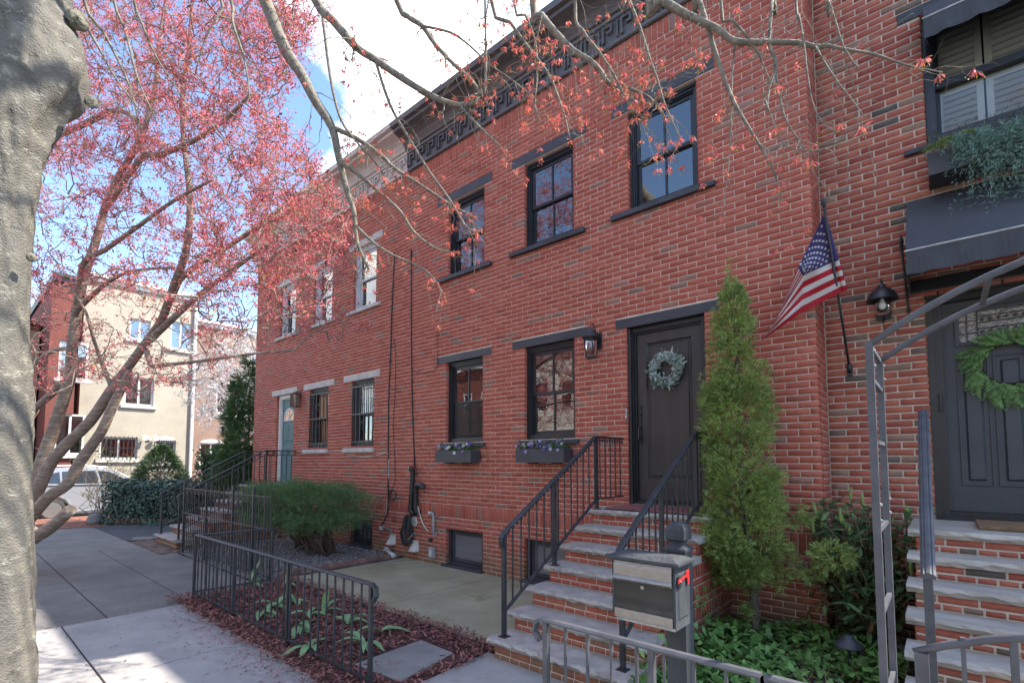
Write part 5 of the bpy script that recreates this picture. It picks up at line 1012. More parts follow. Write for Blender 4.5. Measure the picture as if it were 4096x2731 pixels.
sk.limb([at_c(585,1400), at_c(600,1450,.1), at_c(618,1465,.15), at_c(700,1455,.2), at_c(829,1440,.3), at_c(1020,1414,.4), at_c(1180,1400,.5)], .04, .012, 8)
sk.limb([at_c(262,1570), at_c(255,1529,-.1), at_c(190,1590,-.2), at_c(121,1650,-.3), at_c(20,1760,-.4)], .06, .04, 8)
sk.limb([at_c(287,1400,.1), at_c(242,1395), at_c(180,1420,-.1), at_c(100,1480,-.2)], .04, .025, 8)
sk.limb([at_c(310,1240,.1), at_c(370,1180,.2), at_c(460,1110,.3), at_c(560,1080,.4), at_c(700,1070,.5)], .04, .014, 8)
sk.limb([at_c(575,519,.2), at_c(480,440,.1), at_c(330,500,.1), at_c(190,560,0)], .04, .045, 8)
sk.limb([at_c(300,1290,.1), at_c(330,1060,.3), at_c(420,1000,.4), at_c(560,900,.5), at_c(700,800,.6), at_c(850,720,.7)], .045, .015, 8)
sk.limb([at_c(420,840,.1), at_c(560,640,.5), at_c(640,620,.7), at_c(780,560,.9), at_c(900,480,1.0), at_c(1000,380,1.1)], .045, .015, 8)
sk.limb([at_c(450,1560,.1), at_c(400,1430,.2), at_c(370,1340,.4), at_c(340,1240,.5), at_c(280,1150,.6)], .03, .012, 6)
poly = [(80*V_,-500),(880*V_,-500),(800*V_,-60*V_),(735*V_,0),(705*V_,130*V_),(630*V_,250*V_),(690*V_,330*V_),(760*V_,420*V_),(850*V_,555*V_),(770*V_,640*V_),(850*V_,770*V_),(720*V_,790*V_),(570*V_,740*V_),(500*V_,880*V_),(330*V_,930*V_),(220*V_,880*V_),(60*V_,960*V_),(40*V_,300*V_)]
att = []
while len(att) < 1500:
    x, y = RNG.uniform(60, 1540), RNG.uniform(-500, 1560)
    if not inpoly(x, y, poly): continue
    if y < 0 and RNG.random() < .5: continue
    if x < 760 and 650 < y < 1400 and RNG.random() < .5: continue
    p = at_c(x, y, RNG.normal(.15, .85))
    if p.y > -.6 or p.x > -4.6: continue
    att.append(p)
att.sort(key=lambda p: min((p - q).length for q in sk.P[::3])); nodes = np.array([tuple(p) for p in sk.P]); Bp, Bd = [], []
tw = MB()
for p in att:
    a = np.array(p); d = np.linalg.norm(nodes - a, axis=1) + .25*np.maximum(0, nodes[:,2] - a[2]); i = int(d.argmin()); q = nodes[i]
    L = np.linalg.norm(q - a)
    if L < .08: continue
    pts = twig_pts(q, a, -.08 + .16*RNG.random(), .22, 6 if L > .5 else 4); tw.tube(pts, [.012 - .0075*k/(len(pts)-1) for k in range(len(pts))] if L > .6 else [.008 - .005*k/(len(pts)-1) for k in range(len(pts))], 4, False)
    nodes = np.vstack([nodes, [tuple(v) for v in pts[1:]]])
    for k in range(int((3 + 5*min(L, 1.4))*(.45 if (proj(p) or (0,0))[1] > 1180 else 1))):          # short blossoming spurs
        t = .25 + .75*RNG.random(); s_ = Vector(pts[min(len(pts)-1, int(t*len(pts)))]).lerp(Vector(pts[-1]), .5*RNG.random()); e = s_ + Vector(RNG.normal(0, .14, 3)) + Vector((0,0,.03)); tw.tube([s_, s_.lerp(e,.5) + Vector(RNG.normal(0,.015,3)), e], [.004,.003,.002], 3, False)
        m = RNG.integers(3, 8)
        for f in np.linspace(.3, 1, m): Bp.append(tuple(s_.lerp(e, float(f)) + Vector(RNG.normal(0,.03,3))))
sk.mb.add(tw.v, tw.f); sk.mb.build('trunk', m_cherrybark, ch, smooth=True)
Bp = np.array(Bp); k = 5; P = np.repeat(Bp, k, 0) + RNG.normal(0, .017, (len(Bp)*k, 3)); D = rand_dirs(len(P), -.25)
m_bloss = M('pink_cherry_blossom', (.70,.22,.21), .75, .35, 4.5, 0, island=.5, trans=.4, c2=(.46,.075,.10)); V, Fc = cards(P, D, .014, .044, .008, .022); stuff('blossom', V, Fc, m_bloss, parent=ch)
sel = RNG.random(len(Bp)) < .13; P = Bp[sel] + RNG.normal(0,.03,(sel.sum(),3)); D = rand_dirs(len(P), -.1); m_yl = M('young_bronze_leaf', (.33,.22,.05), .6, .4, 3, 0, island=.5, trans=.35, c2=(.22,.09,.04)); V, Fc = cards(P, D, .04, .08, .014, .026); stuff('young_leaves', V, Fc, m_yl, parent=ch)
print('cherry blossoms', len(Bp)*k)

# ---------------------------------------------------------------- big street tree at the left edge with limbs overhead
m_bark = M('grey_beech_bark', (.20,.183,.152), .85, .35, 7, .75, 90, c2=(.10,.092,.077), aniso=(1,1,1.5), patch=[((.34,.32,.26), 16, .56, .1), ((.16,.17,.08), 7, .62, .1), ((.055,.05,.043), 9, .64, .05), ((.15,.14,.118), 2.2, .5, .2)])
TB = Vector((-3.726, -5.377, 0)); bt = thing('street_tree', 'large grey barked street tree with swollen fork and overhanging budding limbs', 'tree', TB)
edge = {0:165,60:163,100:182,150:200,200:205,250:190,300:135,350:112,400:94,500:79,620:70,720:66,900:73,1000:75,1100:73,1200:78,1300:80,1568:84,2000:92}
ek = sorted(edge); NR, NA = 170, 72; vs = []
vdir = (TB - CAM); vdir.z = 0; vdir.normalize(); rgt = Vector((-vdir.y, vdir.x, 0))*-1.0
if rgt.dot(CR) < 0: rgt = -rgt
def fbm(a, b, s=0): return math.sin(3.1*a+1.7*b+s)*.5 + math.sin(7.3*a-4.1*b+2*s)*.25 + math.sin(13.7*a+9.9*b+s*3)*.13 + math.sin(29*a+17*b+s)*.07
for i in range(NR+1):
    vy = 2000 - 2150*i/NR      # V row, from the ground upward past the top of the picture
    sy = vy*V_; d0 = (TB - CAM); zc = None
    j = max(k for k in range(len(ek)) if ek[k] <= max(vy, 0)) if vy > 0 else 0; j = min(j, len(ek)-2); f = min(1, max(0, (vy - ek[j])/(ek[j+1]-ek[j])))
    f = f*f*(3-2*f); ex = (edge[ek[j]]*(1-f) + edge[ek[j+1]]*f)*V_
    pr = ray(ex, sy); n = vdir; t = (TB - CAM).dot(n)/pr.dot(n); pt = CAM + pr*t; off = (pt - Vector((TB.x, TB.y, pt.z))).dot(rgt); z = max(-.05, pt.z)
    core_r = .215 + .06*max(0, 1 - z/.35)**2; bul = max(0., off - .19)
    for k in range(NA):
        a = 2*PI*k/NA; dirv = rgt*math.cos(a) - vdir*math.sin(a)
        w = max(0, math.cos(a - .25))**1.5; r = core_r*.0 + (.19 if off > .19 else off) + bul*w + .05*(max(0, z - 2.9))*max(0, -math.cos(a))
        r += .012*fbm(a*1.5, z*2.2) + .0035*fbm(a*5, z*16, 2) + .004*max(0, math.sin(z*17 + 2.5*math.sin(a*2) + 3*math.sin(z*3)))**14 + .018*max(0, z-2.4)*fbm(a*2.5, z*5, 1)*(1 if z < 4 else .5)
        vs.append((TB.x + dirv.x*r, TB.y + dirv.y*r, z))
trunk_top = Vector(vs[-1]); mb = MB(); mb.add(vs, [(i*NA+k, i*NA+(k+1)%NA, (i+1)*NA+(k+1)%NA, (i+1)*NA+k) for i in range(NR) for k in range(NA)] + [tuple(NR*NA + k for k in range(NA))])
mb.build('trunk', m_bark, bt, smooth=True); ztop = max(v[2] for v in vs)
# cut burls and knots on the fork
m_burl = M('rough_dark_bark', (.20,.185,.14), .95, .5, 14, 1.0, 40, c2=(.06,.055,.04), patch=((.20,.22,.09), 9, .55, .15))
for (px, py, rr, sq) in ((170*V_,88*V_,.05,.5),(96*V_,8*V_,.055,.5),(100*V_,208*V_,.075,.35),(200*V_,268*V_,.03,.5),(68*V_,612*V_,.02,.6)):
    dd = ray(px, py); c = CAM + dd*((TB-CAM).dot(vdir)/dd.dot(vdir)) - vdir*.17; n1, n2 = 9, 14; q = []
    for i in range(n1+1):
        for k in range(n2):
            a, b = PI*i/n1, 2*PI*k/n2; w = rr*(1 + .35*fbm(a*2, b*2, px)); q.append(c + rgt*(w*math.sin(a)*math.cos(b)) + Vector((0,0,w*1.1*math.sin(a)*math.sin(b))) - vdir*(w*sq*math.cos(a)))
    kn = MB(); kn.add(q, [(i*n2+k, i*n2+(k+1)%n2, (i+1)*n2+(k+1)%n2, (i+1)*n2+k) for i in range(n1) for k in range(n2)]); kn.build('burl', m_burl, bt, smooth=True)
sk = Skel(); top = Vector((TB.x, TB.y, ztop))
S1_ = sk.limb([top - Vector((0,0,.4)), top + Vector((-.3,.3,1.2)), top + Vector((-.9,.9,2.6)), top + Vector((-1.6,1.7,3.6))], .2, .09, 12); S2_ = sk.limb([top - Vector((0,0,.4)), top + Vector((.5,.4,1.1)), top + Vector((1.3,.9,2.0)), top + Vector((2.3,1.7,2.2)), top + Vector((3.2,2.1,2.0))], .17, .06, 12)
scaf = list(sk.P)
LIMBS = [  # (pixels, depth at start, depth at end, radius start, radius end, twig count, blossom chance)
 ([(1040,-60),(1060,0),(1142,200),(1202,291),(1265,410),(1328,509),(1356,635),(1391,775),(1416,846),(1430,972),(1475,1077)], 4.9,4.7,.058,.012, 26,.45),
 ([(1328,509),(1433,558),(1532,628),(1574,670),(1693,747),(1812,825),(1899,867)], 4.8,4.4,.024,.008, 22,.9),
 ([(1356,649),(1433,698),(1532,782),(1602,846),(1658,930),(1742,993),(1800,1010)], 4.75,4.4,.018,.006, 18,.9),
 ([(1423,902),(1496,972),(1574,1021),(1707,1084),(1777,1182)], 4.7,4.4,.014,.005, 12,.8),
 ([(1250,-20),(1330,80),(1426,190),(1500,238),(1612,316),(1745,393),(1837,421),(1914,410),(1938,379)], 4.7,4.2,.036,.016, 26,.7),
 ([(1837,421),(1921,512),(2005,589)], 4.3,4.1,.013,.005, 8,.9),
 ([(1938,379),(1943,281),(1942,120),(1940,-40)], 4.2,4.3,.013,.010, 10,.6),
 ([(1581,-10),(1626,63),(1689,105),(1738,175),(1809,252),(1893,330),(1921,386)], 4.7,4.3,.024,.012, 20,.6),
 ([(1689,105),(1800,130),(1880,185),(1960,260),(2060,330),(2160,420)], 4.5,4.2,.012,.005, 16,.8),
 ([(1500,238),(1560,420),(1640,560),(1720,690),(1800,800),(1860,900),(1905,930)], 4.5,4.3,.014,.006, 20,.9),
 ([(1290,60),(1320,300),(1360,470),(1420,560),(1500,650),(1560,740)], 4.9,4.6,.016,.006, 14,.8),
 ([(2131,-20),(2166,63),(2237,147),(2293,203),(2363,245),(2405,288),(2440,337),(2524,358),(2600,393),(2660,470)], 4.0,3.6,.026,.007, 34,.95),
 ([(1960,-20),(2040,90),(2120,200),(2190,290),(2230,380),(2260,470),(2280,560)], 4.2,3.9,.014,.005, 26,.95),
 ([(2300,-20),(2330,120),(2390,200),(2450,290),(2520,420),(2580,480)], 3.9,3.6,.012,.005, 24,.95),
 ([(2050,-20),(2100,60),(2140,160),(2150,300),(2140,420),(2170,500)], 4.2,4.0,.010,.004, 20,.9),
 ([(2600,-30),(2647,0),(2721,46),(2802,86),(2876,120),(2940,166),(3077,169),(3192,172),(3261,187),(3313,184),(3376,198),(3500,218),(3620,260),(3770,290)], 3.3,2.9,.026,.003, 30,.12),
 ([(2780,-30),(2796,0),(2836,126),(2871,241),(2922,379),(2963,459),(3020,551),(3060,620),(3106,712),(3129,804)], 3.3,3.0,.016,.004, 22,.5),
 ([(2500,-30),(2515,0),(2561,115),(2595,224),(2630,321),(2658,413),(2721,557)], 3.5,3.3,.012,.004, 22,.75),
 ([(3095,-30),(3089,0),(3077,172),(3106,258),(3077,356),(3066,448)], 3.2,3.0,.012,.006, 14,.15),
 ([(3095,260),(3110,330),(3135,459),(3187,551),(3220,600)], 3.1,2.9,.008,.003, 14,.2),
 ([(3300,-30),(3313,0),(3342,86),(3376,190),(3433,276)], 3.0,2.9,.007,.003, 8,.05),
 ([(2940,172),(2928,321),(2925,459),(2917,631),(2905,746),(2888,861)], 3.2,3.1,.007,.002, 10,.5),
 ([(3180,-30),(3195,60),(3215,170),(3230,300),(3260,440),(3330,520),(3480,500)], 3.1,2.8,.007,.002, 12,.1),
 ([(3261,187),(3330,300),(3400,390),(3460,470)], 3.0,2.8,.006,.002, 10,.08),
 ([(2880,-30),(2930,80),(2985,140),(3040,230),(3080,330)], 3.2,3.1,.009,.004, 12,.1),
 ([(3060,400),(3130,570),(3200,600),(3300,595),(3420,560)], 3.0,2.8,.005,.002, 10,.1),
 ([(330,-20),(420,140),(500,300),(540,420),(560,520)], 3.6,3.6,.012,.004, 12,.05),
 ([(450,-20),(500,120),(530,240),(560,340),(610,450)], 3.7,3.6,.010,.004, 12,.05),
 ([(270,-20),(330,80),(400,200),(460,310),(550,430)], 3.5,3.5,.014,.004, 12,.05),
 ([(530,-20),(570,100),(620,220),(690,330),(760,430)], 3.8,3.8,.009,.004, 12,.1),
 ([(880,-30),(860,80),(820,160),(780,300)], 4.2,4.2,.012,.004, 10,.2),
 ([(915,-30),(930,90),(970,210),(990,310),(1000,410)], 4.3,4.2,.014,.005, 12,.2),
]
Cp, tw = [], MB()
def sprig(base, dirv, ln, r, depth, chance):
    pts = [base]; d = dirv.normalized(); n = 5 if depth else 4
    for i in range(n):
        d = (d + Vector(RNG.normal(0, .28, 3)) + Vector((0, 0, -.10 if i < 3 else .10))).normalized(); pts.append(pts[-1] + d*(ln/n))
    tw.tube(pts, [r - (r*.65)*i/n for i in range(n+1)], 4, False)
    if RNG.random() < chance*.62: Cp.append(pts[-1])
    if depth:
        for k in range(RNG.integers(1, 4)):
            i = RNG.integers(1, n+1); dd = (d + Vector(RNG.normal(0, .8, 3))).normalized(); sprig(pts[i], dd, ln*RNG.uniform(.25,.55), r*.6, 0, chance)
for px, d0, d1, r0, r1, ntw, chance in LIMBS:
    m = len(px); wp = [at_d(x, y, d0 + (d1-d0)*i/(m-1)) for i, (x, y) in enumerate(px)]
    if px[0][1] < 0:
        s0 = min(scaf, key=lambda q: (q - wp[0]).length); mid = (s0 + wp[0])*.5 + Vector((0,0,.5)); wp = [s0, mid] + wp; rs = r0*1.35
    else: rs = r0
    q = sk.limb(wp, rs, r1, 8, 3); st_ = 6 if px[0][1] < 0 else 1
    for k in range(ntw):
        i = int(RNG.integers(st_, len(q)-1)); tg = (q[i+1] - q[i]).normalized(); side = tg.cross(Vector(RNG.normal(0,1,3))).normalized()
        sprig(q[i], (side*.8 + tg*.7 + Vector((0,0,-.25))), RNG.uniform(.12,.5), max(.0022, r1*.5), 1, chance)
    if chance > .3: Cp.append(q[-1])
sk.mb.add(tw.v, tw.f); m_limb = M('pale_lichen_branch_bark', (.24,.215,.165), .8, .35, 20, .4, 60, c2=(.11,.095,.075), patch=((.36,.35,.25), 12, .6, .1)); sk.mb.build('branches', m_limb, bt, smooth=True)
Cp = np.array([tuple(c) for c in Cp]); k = 13; P = np.repeat(Cp, k, 0) + RNG.normal(0,.006,(len(Cp)*k,3)); D = rand_dirs(len(P), -1.5, .5); m_mb = M('red_maple_flower', (.68,.13,.12), .6, .3, 9, 0, island=.4, trans=.4, c2=(.6,.22,.17)); V, Fc = cards(P, D, .024, .052, .006, .012); stuff('flower_clusters', V, Fc, m_mb, parent=bt)
k = 5; P = np.repeat(Cp, k, 0) + RNG.normal(0,.016,(len(Cp)*k,3)) + np.array([0,0,-.028]); D = rand_dirs(len(P), -.4); V, Fc = cards(P, D, .008, .018, .006, .011); stuff('yellow_anthers', V, Fc, M('yellow_green_anther', (.5,.36,.05), .6, .3, 9, 0, island=.4, trans=.3), parent=bt)
print('maple clusters', len(Cp))

# ---------------------------------------------------------------- evergreen by the front steps
def arborvitae(name, lab, base, prof, lean, seed, cols, nspr=5200, clumps=(), ss=1.):
    t = thing(name, lab, 'tree', base); zz = [p[0] for p in prof]; rr = [p[1] for p in prof]; H = zz[-1]
    tk = [Vector(base) + Vector((lean[0]*z/H + .03*math.sin(z*3), lean[1]*z/H, z)) for z in np.linspace(-.05, H*.96, 14)]; mb = MB(); mb.tube(tk, [.045 - .04*i/13 for i in range(14)], 8)
    w = np.interp(np.linspace(0,1,400)*H, zz, rr); cdf = np.cumsum(w + .02); cdf /= cdf[-1]; z = np.interp(RNG.random(nspr), cdf, np.linspace(0,1,400))*H; R = np.interp(z, zz, rr)
    nc = 170; zc = np.interp(RNG.random(nc), cdf, np.linspace(0,1,400))*H; ac = RNG.uniform(0, 2*PI, nc); k_ = RNG.integers(0, nc, nspr); crad = (.03 + .07*np.interp(zc, zz, rr)/max(rr) + .045*RNG.random(nc))*(1 if ss < 1.5 else 2.4)
    rc = np.interp(zc, zz, rr)*RNG.uniform(.62,.98,nc); g_ = RNG.normal(0,1,(nspr,3)); g_ /= np.linalg.norm(g_,axis=1,keepdims=True); g_ *= (crad[k_]*RNG.random(nspr)**.33)[:,None]*np.array([1,1,1.25])
    c = np.stack([base[0] + lean[0]*zc[k_]/H + rc[k_]*np.cos(ac[k_]), base[1] + lean[1]*zc[k_]/H + rc[k_]*np.sin(ac[k_]), base[2] + zc[k_]], 1) + g_
    m_ = RNG.random(nspr) < .12; z = np.interp(RNG.random(nspr), cdf, np.linspace(0,1,400))*H; r = np.interp(z, zz, rr)*np.sqrt(RNG.random(nspr))*.85; a = RNG.uniform(0, 2*PI, nspr)
    c[m_] = np.stack([base[0] + lean[0]*z/H + r*np.cos(a), base[1] + lean[1]*z/H + r*np.sin(a), base[2] + z], 1)[m_]
    out = np.stack([np.cos(ac[k_]), np.sin(ac[k_]), np.full(nspr,.45)], 1) + g_*5
    for (cc, cr_, cn) in clumps:
        g_ = RNG.normal(0, 1, (cn,3)); g_ /= np.linalg.norm(g_,axis=1,keepdims=True); c = np.concatenate([c, np.array(cc) + g_*cr_*RNG.random((cn,1))**.4*np.array([1,.8,.75])]); out = np.concatenate([out, g_*np.array([1,1,.4]) + np.array([0,-.1,.2])])
        ax = Vector(base) + Vector((lean[0]*cc[2]/H, lean[1]*cc[2]/H, cc[2]-.1)); mb.tube(twig_pts(ax, cc, -.1, .1, 6), [.012,.010,.008,.007,.006,.005], 5, False)
    for i in range(60):
        zt = RNG.uniform(.25, H*.8); aa = RNG.uniform(0, 2*PI); rt = float(np.interp(zt, zz, rr))*.7; ax = Vector(base) + Vector((lean[0]*zt/H, lean[1]*zt/H, zt)); mb.tube(twig_pts(ax, ax + Vector((rt*math.cos(aa), rt*math.sin(aa), .1)), .0, .15, 4), [.008,.006,.005,.003], 4, False)
    mb.build('trunk', M('shaggy_grey_bark', (.13,.105,.085), .9, .4, 12, .8, 40, aniso=(1,1,.2)), t, smooth=True)
    n = len(c); out += RNG.normal(0,.35,(n,3)); out /= np.linalg.norm(out,axis=1,keepdims=True); S = perp(out); N = np.cross(out, S); Vs, Fs, o_ = [], [], 0
    L0 = RNG.uniform(.035,.085,n)*ss
    for ang, ls in ((-.95,.6),(-.5,.85),(-.12,1.),(.3,.95),(.75,.7)):
        D = out*math.cos(ang) + S*math.sin(ang) + RNG.normal(0,.12,(n,3)); D /= np.linalg.norm(D,axis=1,keepdims=True); Sd = np.cross(D, N)
        V, Fc = rhomb(c + D*.004, D, Sd, L0*ls, np.full(n,.0095*ss)*RNG.uniform(.7,1.3,n), .1, .55); Vs.append(V); Fs.append(Fc + o_); o_ += len(V)
    stuff('foliage', np.concatenate(Vs), np.concatenate(Fs), cols, parent=t); return t
m_arb = M('yellow_green_arborvitae', (.33,.40,.12), .65, .3, 4, 0, c2=(.20,.29,.085), island=.45, trans=.4, patch=((.34,.25,.10), 9, .69, .06))
av = arborvitae('evergreen_tree', 'slim yellow green evergreen tree beside the front steps', (-1.40,-.50,.03), [(0,.0),(.42,.02),(.55,.22),(.8,.33),(1.1,.30),(1.4,.27),(1.8,.27),(2.2,.275),(2.6,.22),(2.95,.15),(3.25,.09),(3.5,.04),(3.66,.005)], (-.13,-.03), 1, m_arb, 9500,
    [(tuple(at_y(3330,2225,-.55)), .17, 190), (tuple(at_y(3250,2300,-.5)), .10, 70), (tuple(at_y(3170,2060,-.42)), .15, 120), (tuple(at_y(2880,2170,-.75)), .2, 200), (tuple(at_y(3080,1900,-.4)), .12, 90), (tuple(at_y(2990,2280,-.7)), .18, 160), (tuple(at_y(2830,2080,-.7)),.16,130)])
m_arb2 = M('deep_green_arborvitae', (.08,.16,.05), .65, .35, 3, 0, c2=(.045,.10,.03), island=.35, trans=.15)
arborvitae('evergreen_tree', 'dark columnar evergreen at the far corner of the neighbouring house', (-15.15,.3,0), [(0,.5),(.6,.68),(1.6,.7),(2.6,.62),(3.4,.5),(4.0,.33),(4.45,.14),(4.75,.02)], (.05,0), 2, m_arb2, 7500, (), 2.1)

# ---------------------------------------------------------------- cherry laurel
lr = thing('laurel_shrub', 'glossy cherry laurel shrub with flower spikes beside the evergreen', 'shrub', (-.55,-.05,.05)); stm = MB(); Pl, Dl = [], []; spikes = []; dead = []
for i in range(84):
    a = RNG.uniform(0, 2*PI); r = RNG.uniform(.08,.46); h = RNG.uniform(.45, 1.5 - .5*r); e = Vector((-.58 + r*math.cos(a)*1.2, -.16 + r*math.sin(a)*.7, h))
    if e.x < -.86 and e.y > -.06: e.y = -.08
    e.y = min(e.y, .36); pts = twig_pts((-.55 + RNG.normal(0,.05), -.02 + RNG.normal(0,.04), .04), e, .05, .12, 6); stm.tube(pts, [.011,.010,.009,.007,.006,.004], 5, False); tp = Vector(pts[-1])
    if i % 4 == 0: spikes.append(tp)
    for k in range(13):
        f = .35 + .65*k/12 if h > .8 else .2 + .8*k/12; p = Vector(pts[0]).lerp(tp, f) if f < .5 else Vector(pts[min(5,int(f*5))]).lerp(tp, f*f); aa = k*2.4 + i; d = Vector((math.cos(aa), math.sin(aa), .35 if p.z > .8 else -.35)); Pl.append(tuple(p)); Dl.append(tuple(d.normalized()))
for i in range(46): dead.append((RNG.uniform(-1.02,-.28), RNG.uniform(-.42,-.1), RNG.uniform(.3,.62)))
stm.build('stems', M('olive_stem', (.10,.11,.05), .8), lr); Pl, Dl = np.array(Pl), np.array(Dl); Dl += RNG.normal(0,.22,Dl.shape); Dl /= np.linalg.norm(Dl,axis=1,keepdims=True); S = np.cross(Dl, np.array([0,0,1.])) + RNG.normal(0,.2,Dl.shape); S /= np.linalg.norm(S,axis=1,keepdims=True); n = len(Pl)
m_laur = M('dark_glossy_laurel_leaf', (.14,.25,.11), .3, .3, 9, .05, island=.4, trans=.1, spec=.7); V, Fc = poly_leaves(Pl, Dl, S, RNG.uniform(.10,.165,n), RNG.uniform(.034,.052,n), LANCE, -.35); stuff('leaves', V, Fc, m_laur, parent=lr)
m_spike = M('pale_green_flower_bud', (.27,.36,.10), .7, .2, 20, 0)
for p in spikes:
    s = MB(); d = Vector((RNG.normal(0,.12), RNG.normal(0,.12), 1)).normalized(); s.tube([p, p + d*.03, p + d*.09, p + d*.135], [.006,.013,.011,.003], 6)
    for k in range(26):
        f = .02 + .11*k/26; aa = k*2.4; c = p + d*f + Vector((math.cos(aa), math.sin(aa), .3))*.013; s.lathe(c, [(.0,-.004),(.0045,0),(.0,.006)], 4)
    s.build('flower_spike', m_spike, lr)
dead = np.array(dead); D = rand_dirs(len(dead), -1.6, .4); V, Fc = poly_leaves(dead, D, perp(D), RNG.uniform(.07,.13,len(dead)), RNG.uniform(.02,.034,len(dead)), LANCE, .5); stuff('withered_leaves', V, Fc, M('withered_brown_leaf', (.26,.13,.06), .8, .3, 9, 0, island=.35, trans=.15), parent=lr)

# ---------------------------------------------------------------- ivy ground cover, litter
n = 4600; P = np.stack([RNG.uniform(-1.72,-.3,n), RNG.uniform(-3.2,-.06,n), np.zeros(n)], 1); keep = ~((P[:,0] > -.95) & (RNG.random(n) < .75) & (P[:,1] < -1.1)) ; P = P[keep]; n = len(P)
P[:,2] = .05 + .13*RNG.random(n)**1.3 + .05*np.sin(P[:,0]*5)*np.cos(P[:,1]*4); D = rand_dirs(n, .15); D[:,1] -= .45; D /= np.linalg.norm(D,axis=1,keepdims=True); S = np.cross(D, np.array([0,0,1.])) + RNG.normal(0,.25,D.shape); S /= np.linalg.norm(S,axis=1,keepdims=True)
m_ivy = M('fresh_ivy_leaf', (.20,.37,.10), .45, .3, 6, 0, c2=(.12,.25,.07), island=.4, trans=.3); V1, F1 = poly_leaves(P, D, S, RNG.uniform(.045,.085,n), RNG.uniform(.05,.085,n), IVY, -.12)
m_ = 150; Pc = np.stack([np.full(m_,-1.728 + .02), RNG.uniform(-2.2,-.5,m_), RNG.random(m_)**1.8*.75], 1); Pc = Pc[Pc[:,2] < .35 + .25*(Pc[:,1]+2.2)]; Dc = np.stack([np.full(len(Pc),.35), RNG.normal(0,.5,len(Pc)), RNG.normal(-.6,.4,len(Pc))], 1); Dc /= np.linalg.norm(Dc,axis=1,keepdims=True)
V2, F2 = poly_leaves(Pc, Dc, perp(Dc), RNG.uniform(.04,.07,len(Pc)), RNG.uniform(.04,.07,len(Pc)), IVY); stuff('ivy_cover', np.concatenate([V1,V2]), np.concatenate([F1, F2+len(V1)]), m_ivy, 'bright green ivy covering the bed under the evergreen', 'ivy')
n = 700; P = np.stack([RNG.uniform(-1.1,-.22,n), RNG.uniform(-3.2,-.3,n), RNG.uniform(.06,.11,n)], 1); D = rand_dirs(n, 0, .3); m_dead = M('dry_leaf_litter', (.23,.15,.09), .9, .35, 9, 0, island=.5); V, Fc = poly_leaves(P, D, perp(D), RNG.uniform(.03,.08,n), RNG.uniform(.012,.03,n), LANCE, .3); stuff('dry_leaves', V, Fc, m_dead, 'dry brown leaves and straw on the soil below the laurel', 'litter')
n = 260; P = np.stack([RNG.uniform(-.85,-.15,n), RNG.uniform(-3.2,-1.2,n), RNG.uniform(.08,.14,n)], 1); D = rand_dirs(n, .25, .6); V, Fc = cards(P, D, .1, .3, .003, .006); stuff('straw', V, Fc, M('dry_straw', (.34,.25,.16), .9, .3, 9, 0, island=.4), 'dry straw stems by the garden arch', 'straw')

# ---------------------------------------------------------------- tulips
m_tul = M('blue_green_tulip_leaf', (.25,.40,.18), .5, .2, 9, .05, c2=(.19,.33,.16), trans=.2)
def blade(mb, base, az, ln, wd, lift, curl):
    d = Vector((math.cos(az), math.sin(az), 0)); s = Vector((-d.y, d.x, 0)); n = 8; vs = []; p = Vector(base); el = lift
    for i in range(n+1):
        t = i/n; w = wd*(math.sin(PI*min(.98, t*.86+.12))**.75)*(1 - t**5); e = s + Vector((0,0,.0)); fold = .35*w*(1-t)
        vs += [p - s*w/2 + Vector((0,0,fold)), p, p + s*w/2 + Vector((0,0,fold))]
        el -= curl/n; p = p + (d*math.cos(el) + Vector((0,0,math.sin(el))))*(ln/n)
        if p.z < .055: p.z = .055
    mb.add(vs, [(i*3+k, i*3+k+1, (i+1)*3+k+1, (i+1)*3+k) for i in range(n) for k in range(2)])
TU = [((620,690),'tulip with tall upright leaves at the street corner of the bed'),((700,870),'wide tulip clump with bent leaves near the second fence post'),((845,700),'small upright tulip at the back by the edging blocks'),((905,790),'tulip with broad leaves in the middle of the bed'),((990,880),'tulip with arched leaves in front of the patio edge'),((1090,860),'tulip with one upright pointed leaf behind the fence'),((1010,1080),'low flattened tulip beside the bottom fence rail'),((1240,930),'tulip with two cupped leaves near the fence end'),((1350,1070),'large tulip with spreading leaves at the fence end'),((1455,985),'single drooping tulip leaf right of the fence end'),((940,960),'tulip with creased leaves close to the fence'),((790,820),'tulip with leaning leaves between the fence posts')]
for i, ((px, py), lab) in enumerate(TU):
    p = at_z(600 + px*.6378, 1900 + py*.6378, .05); r = random.Random(i+40); t = thing('tulip', 'blue green ' + lab, 'tulip', p, 'tulip plants without flowers in the mulch bed'); nl_ = 3 if i in (2,9) else r.randint(4,6)
    for k in range(nl_):
        up = (i in (0,2,5) and k < 2); mb = MB(); blade(mb, (p.x + r.uniform(-.02,.02), p.y + r.uniform(-.02,.02), .05), r.uniform(0,2*PI), r.uniform(.24,.38), r.uniform(.055,.085), 1.35 if up else r.uniform(.5,1.15), .4 if up else r.uniform(1.0,2.0)); mb.build('leaf', m_tul, t, smooth=True)

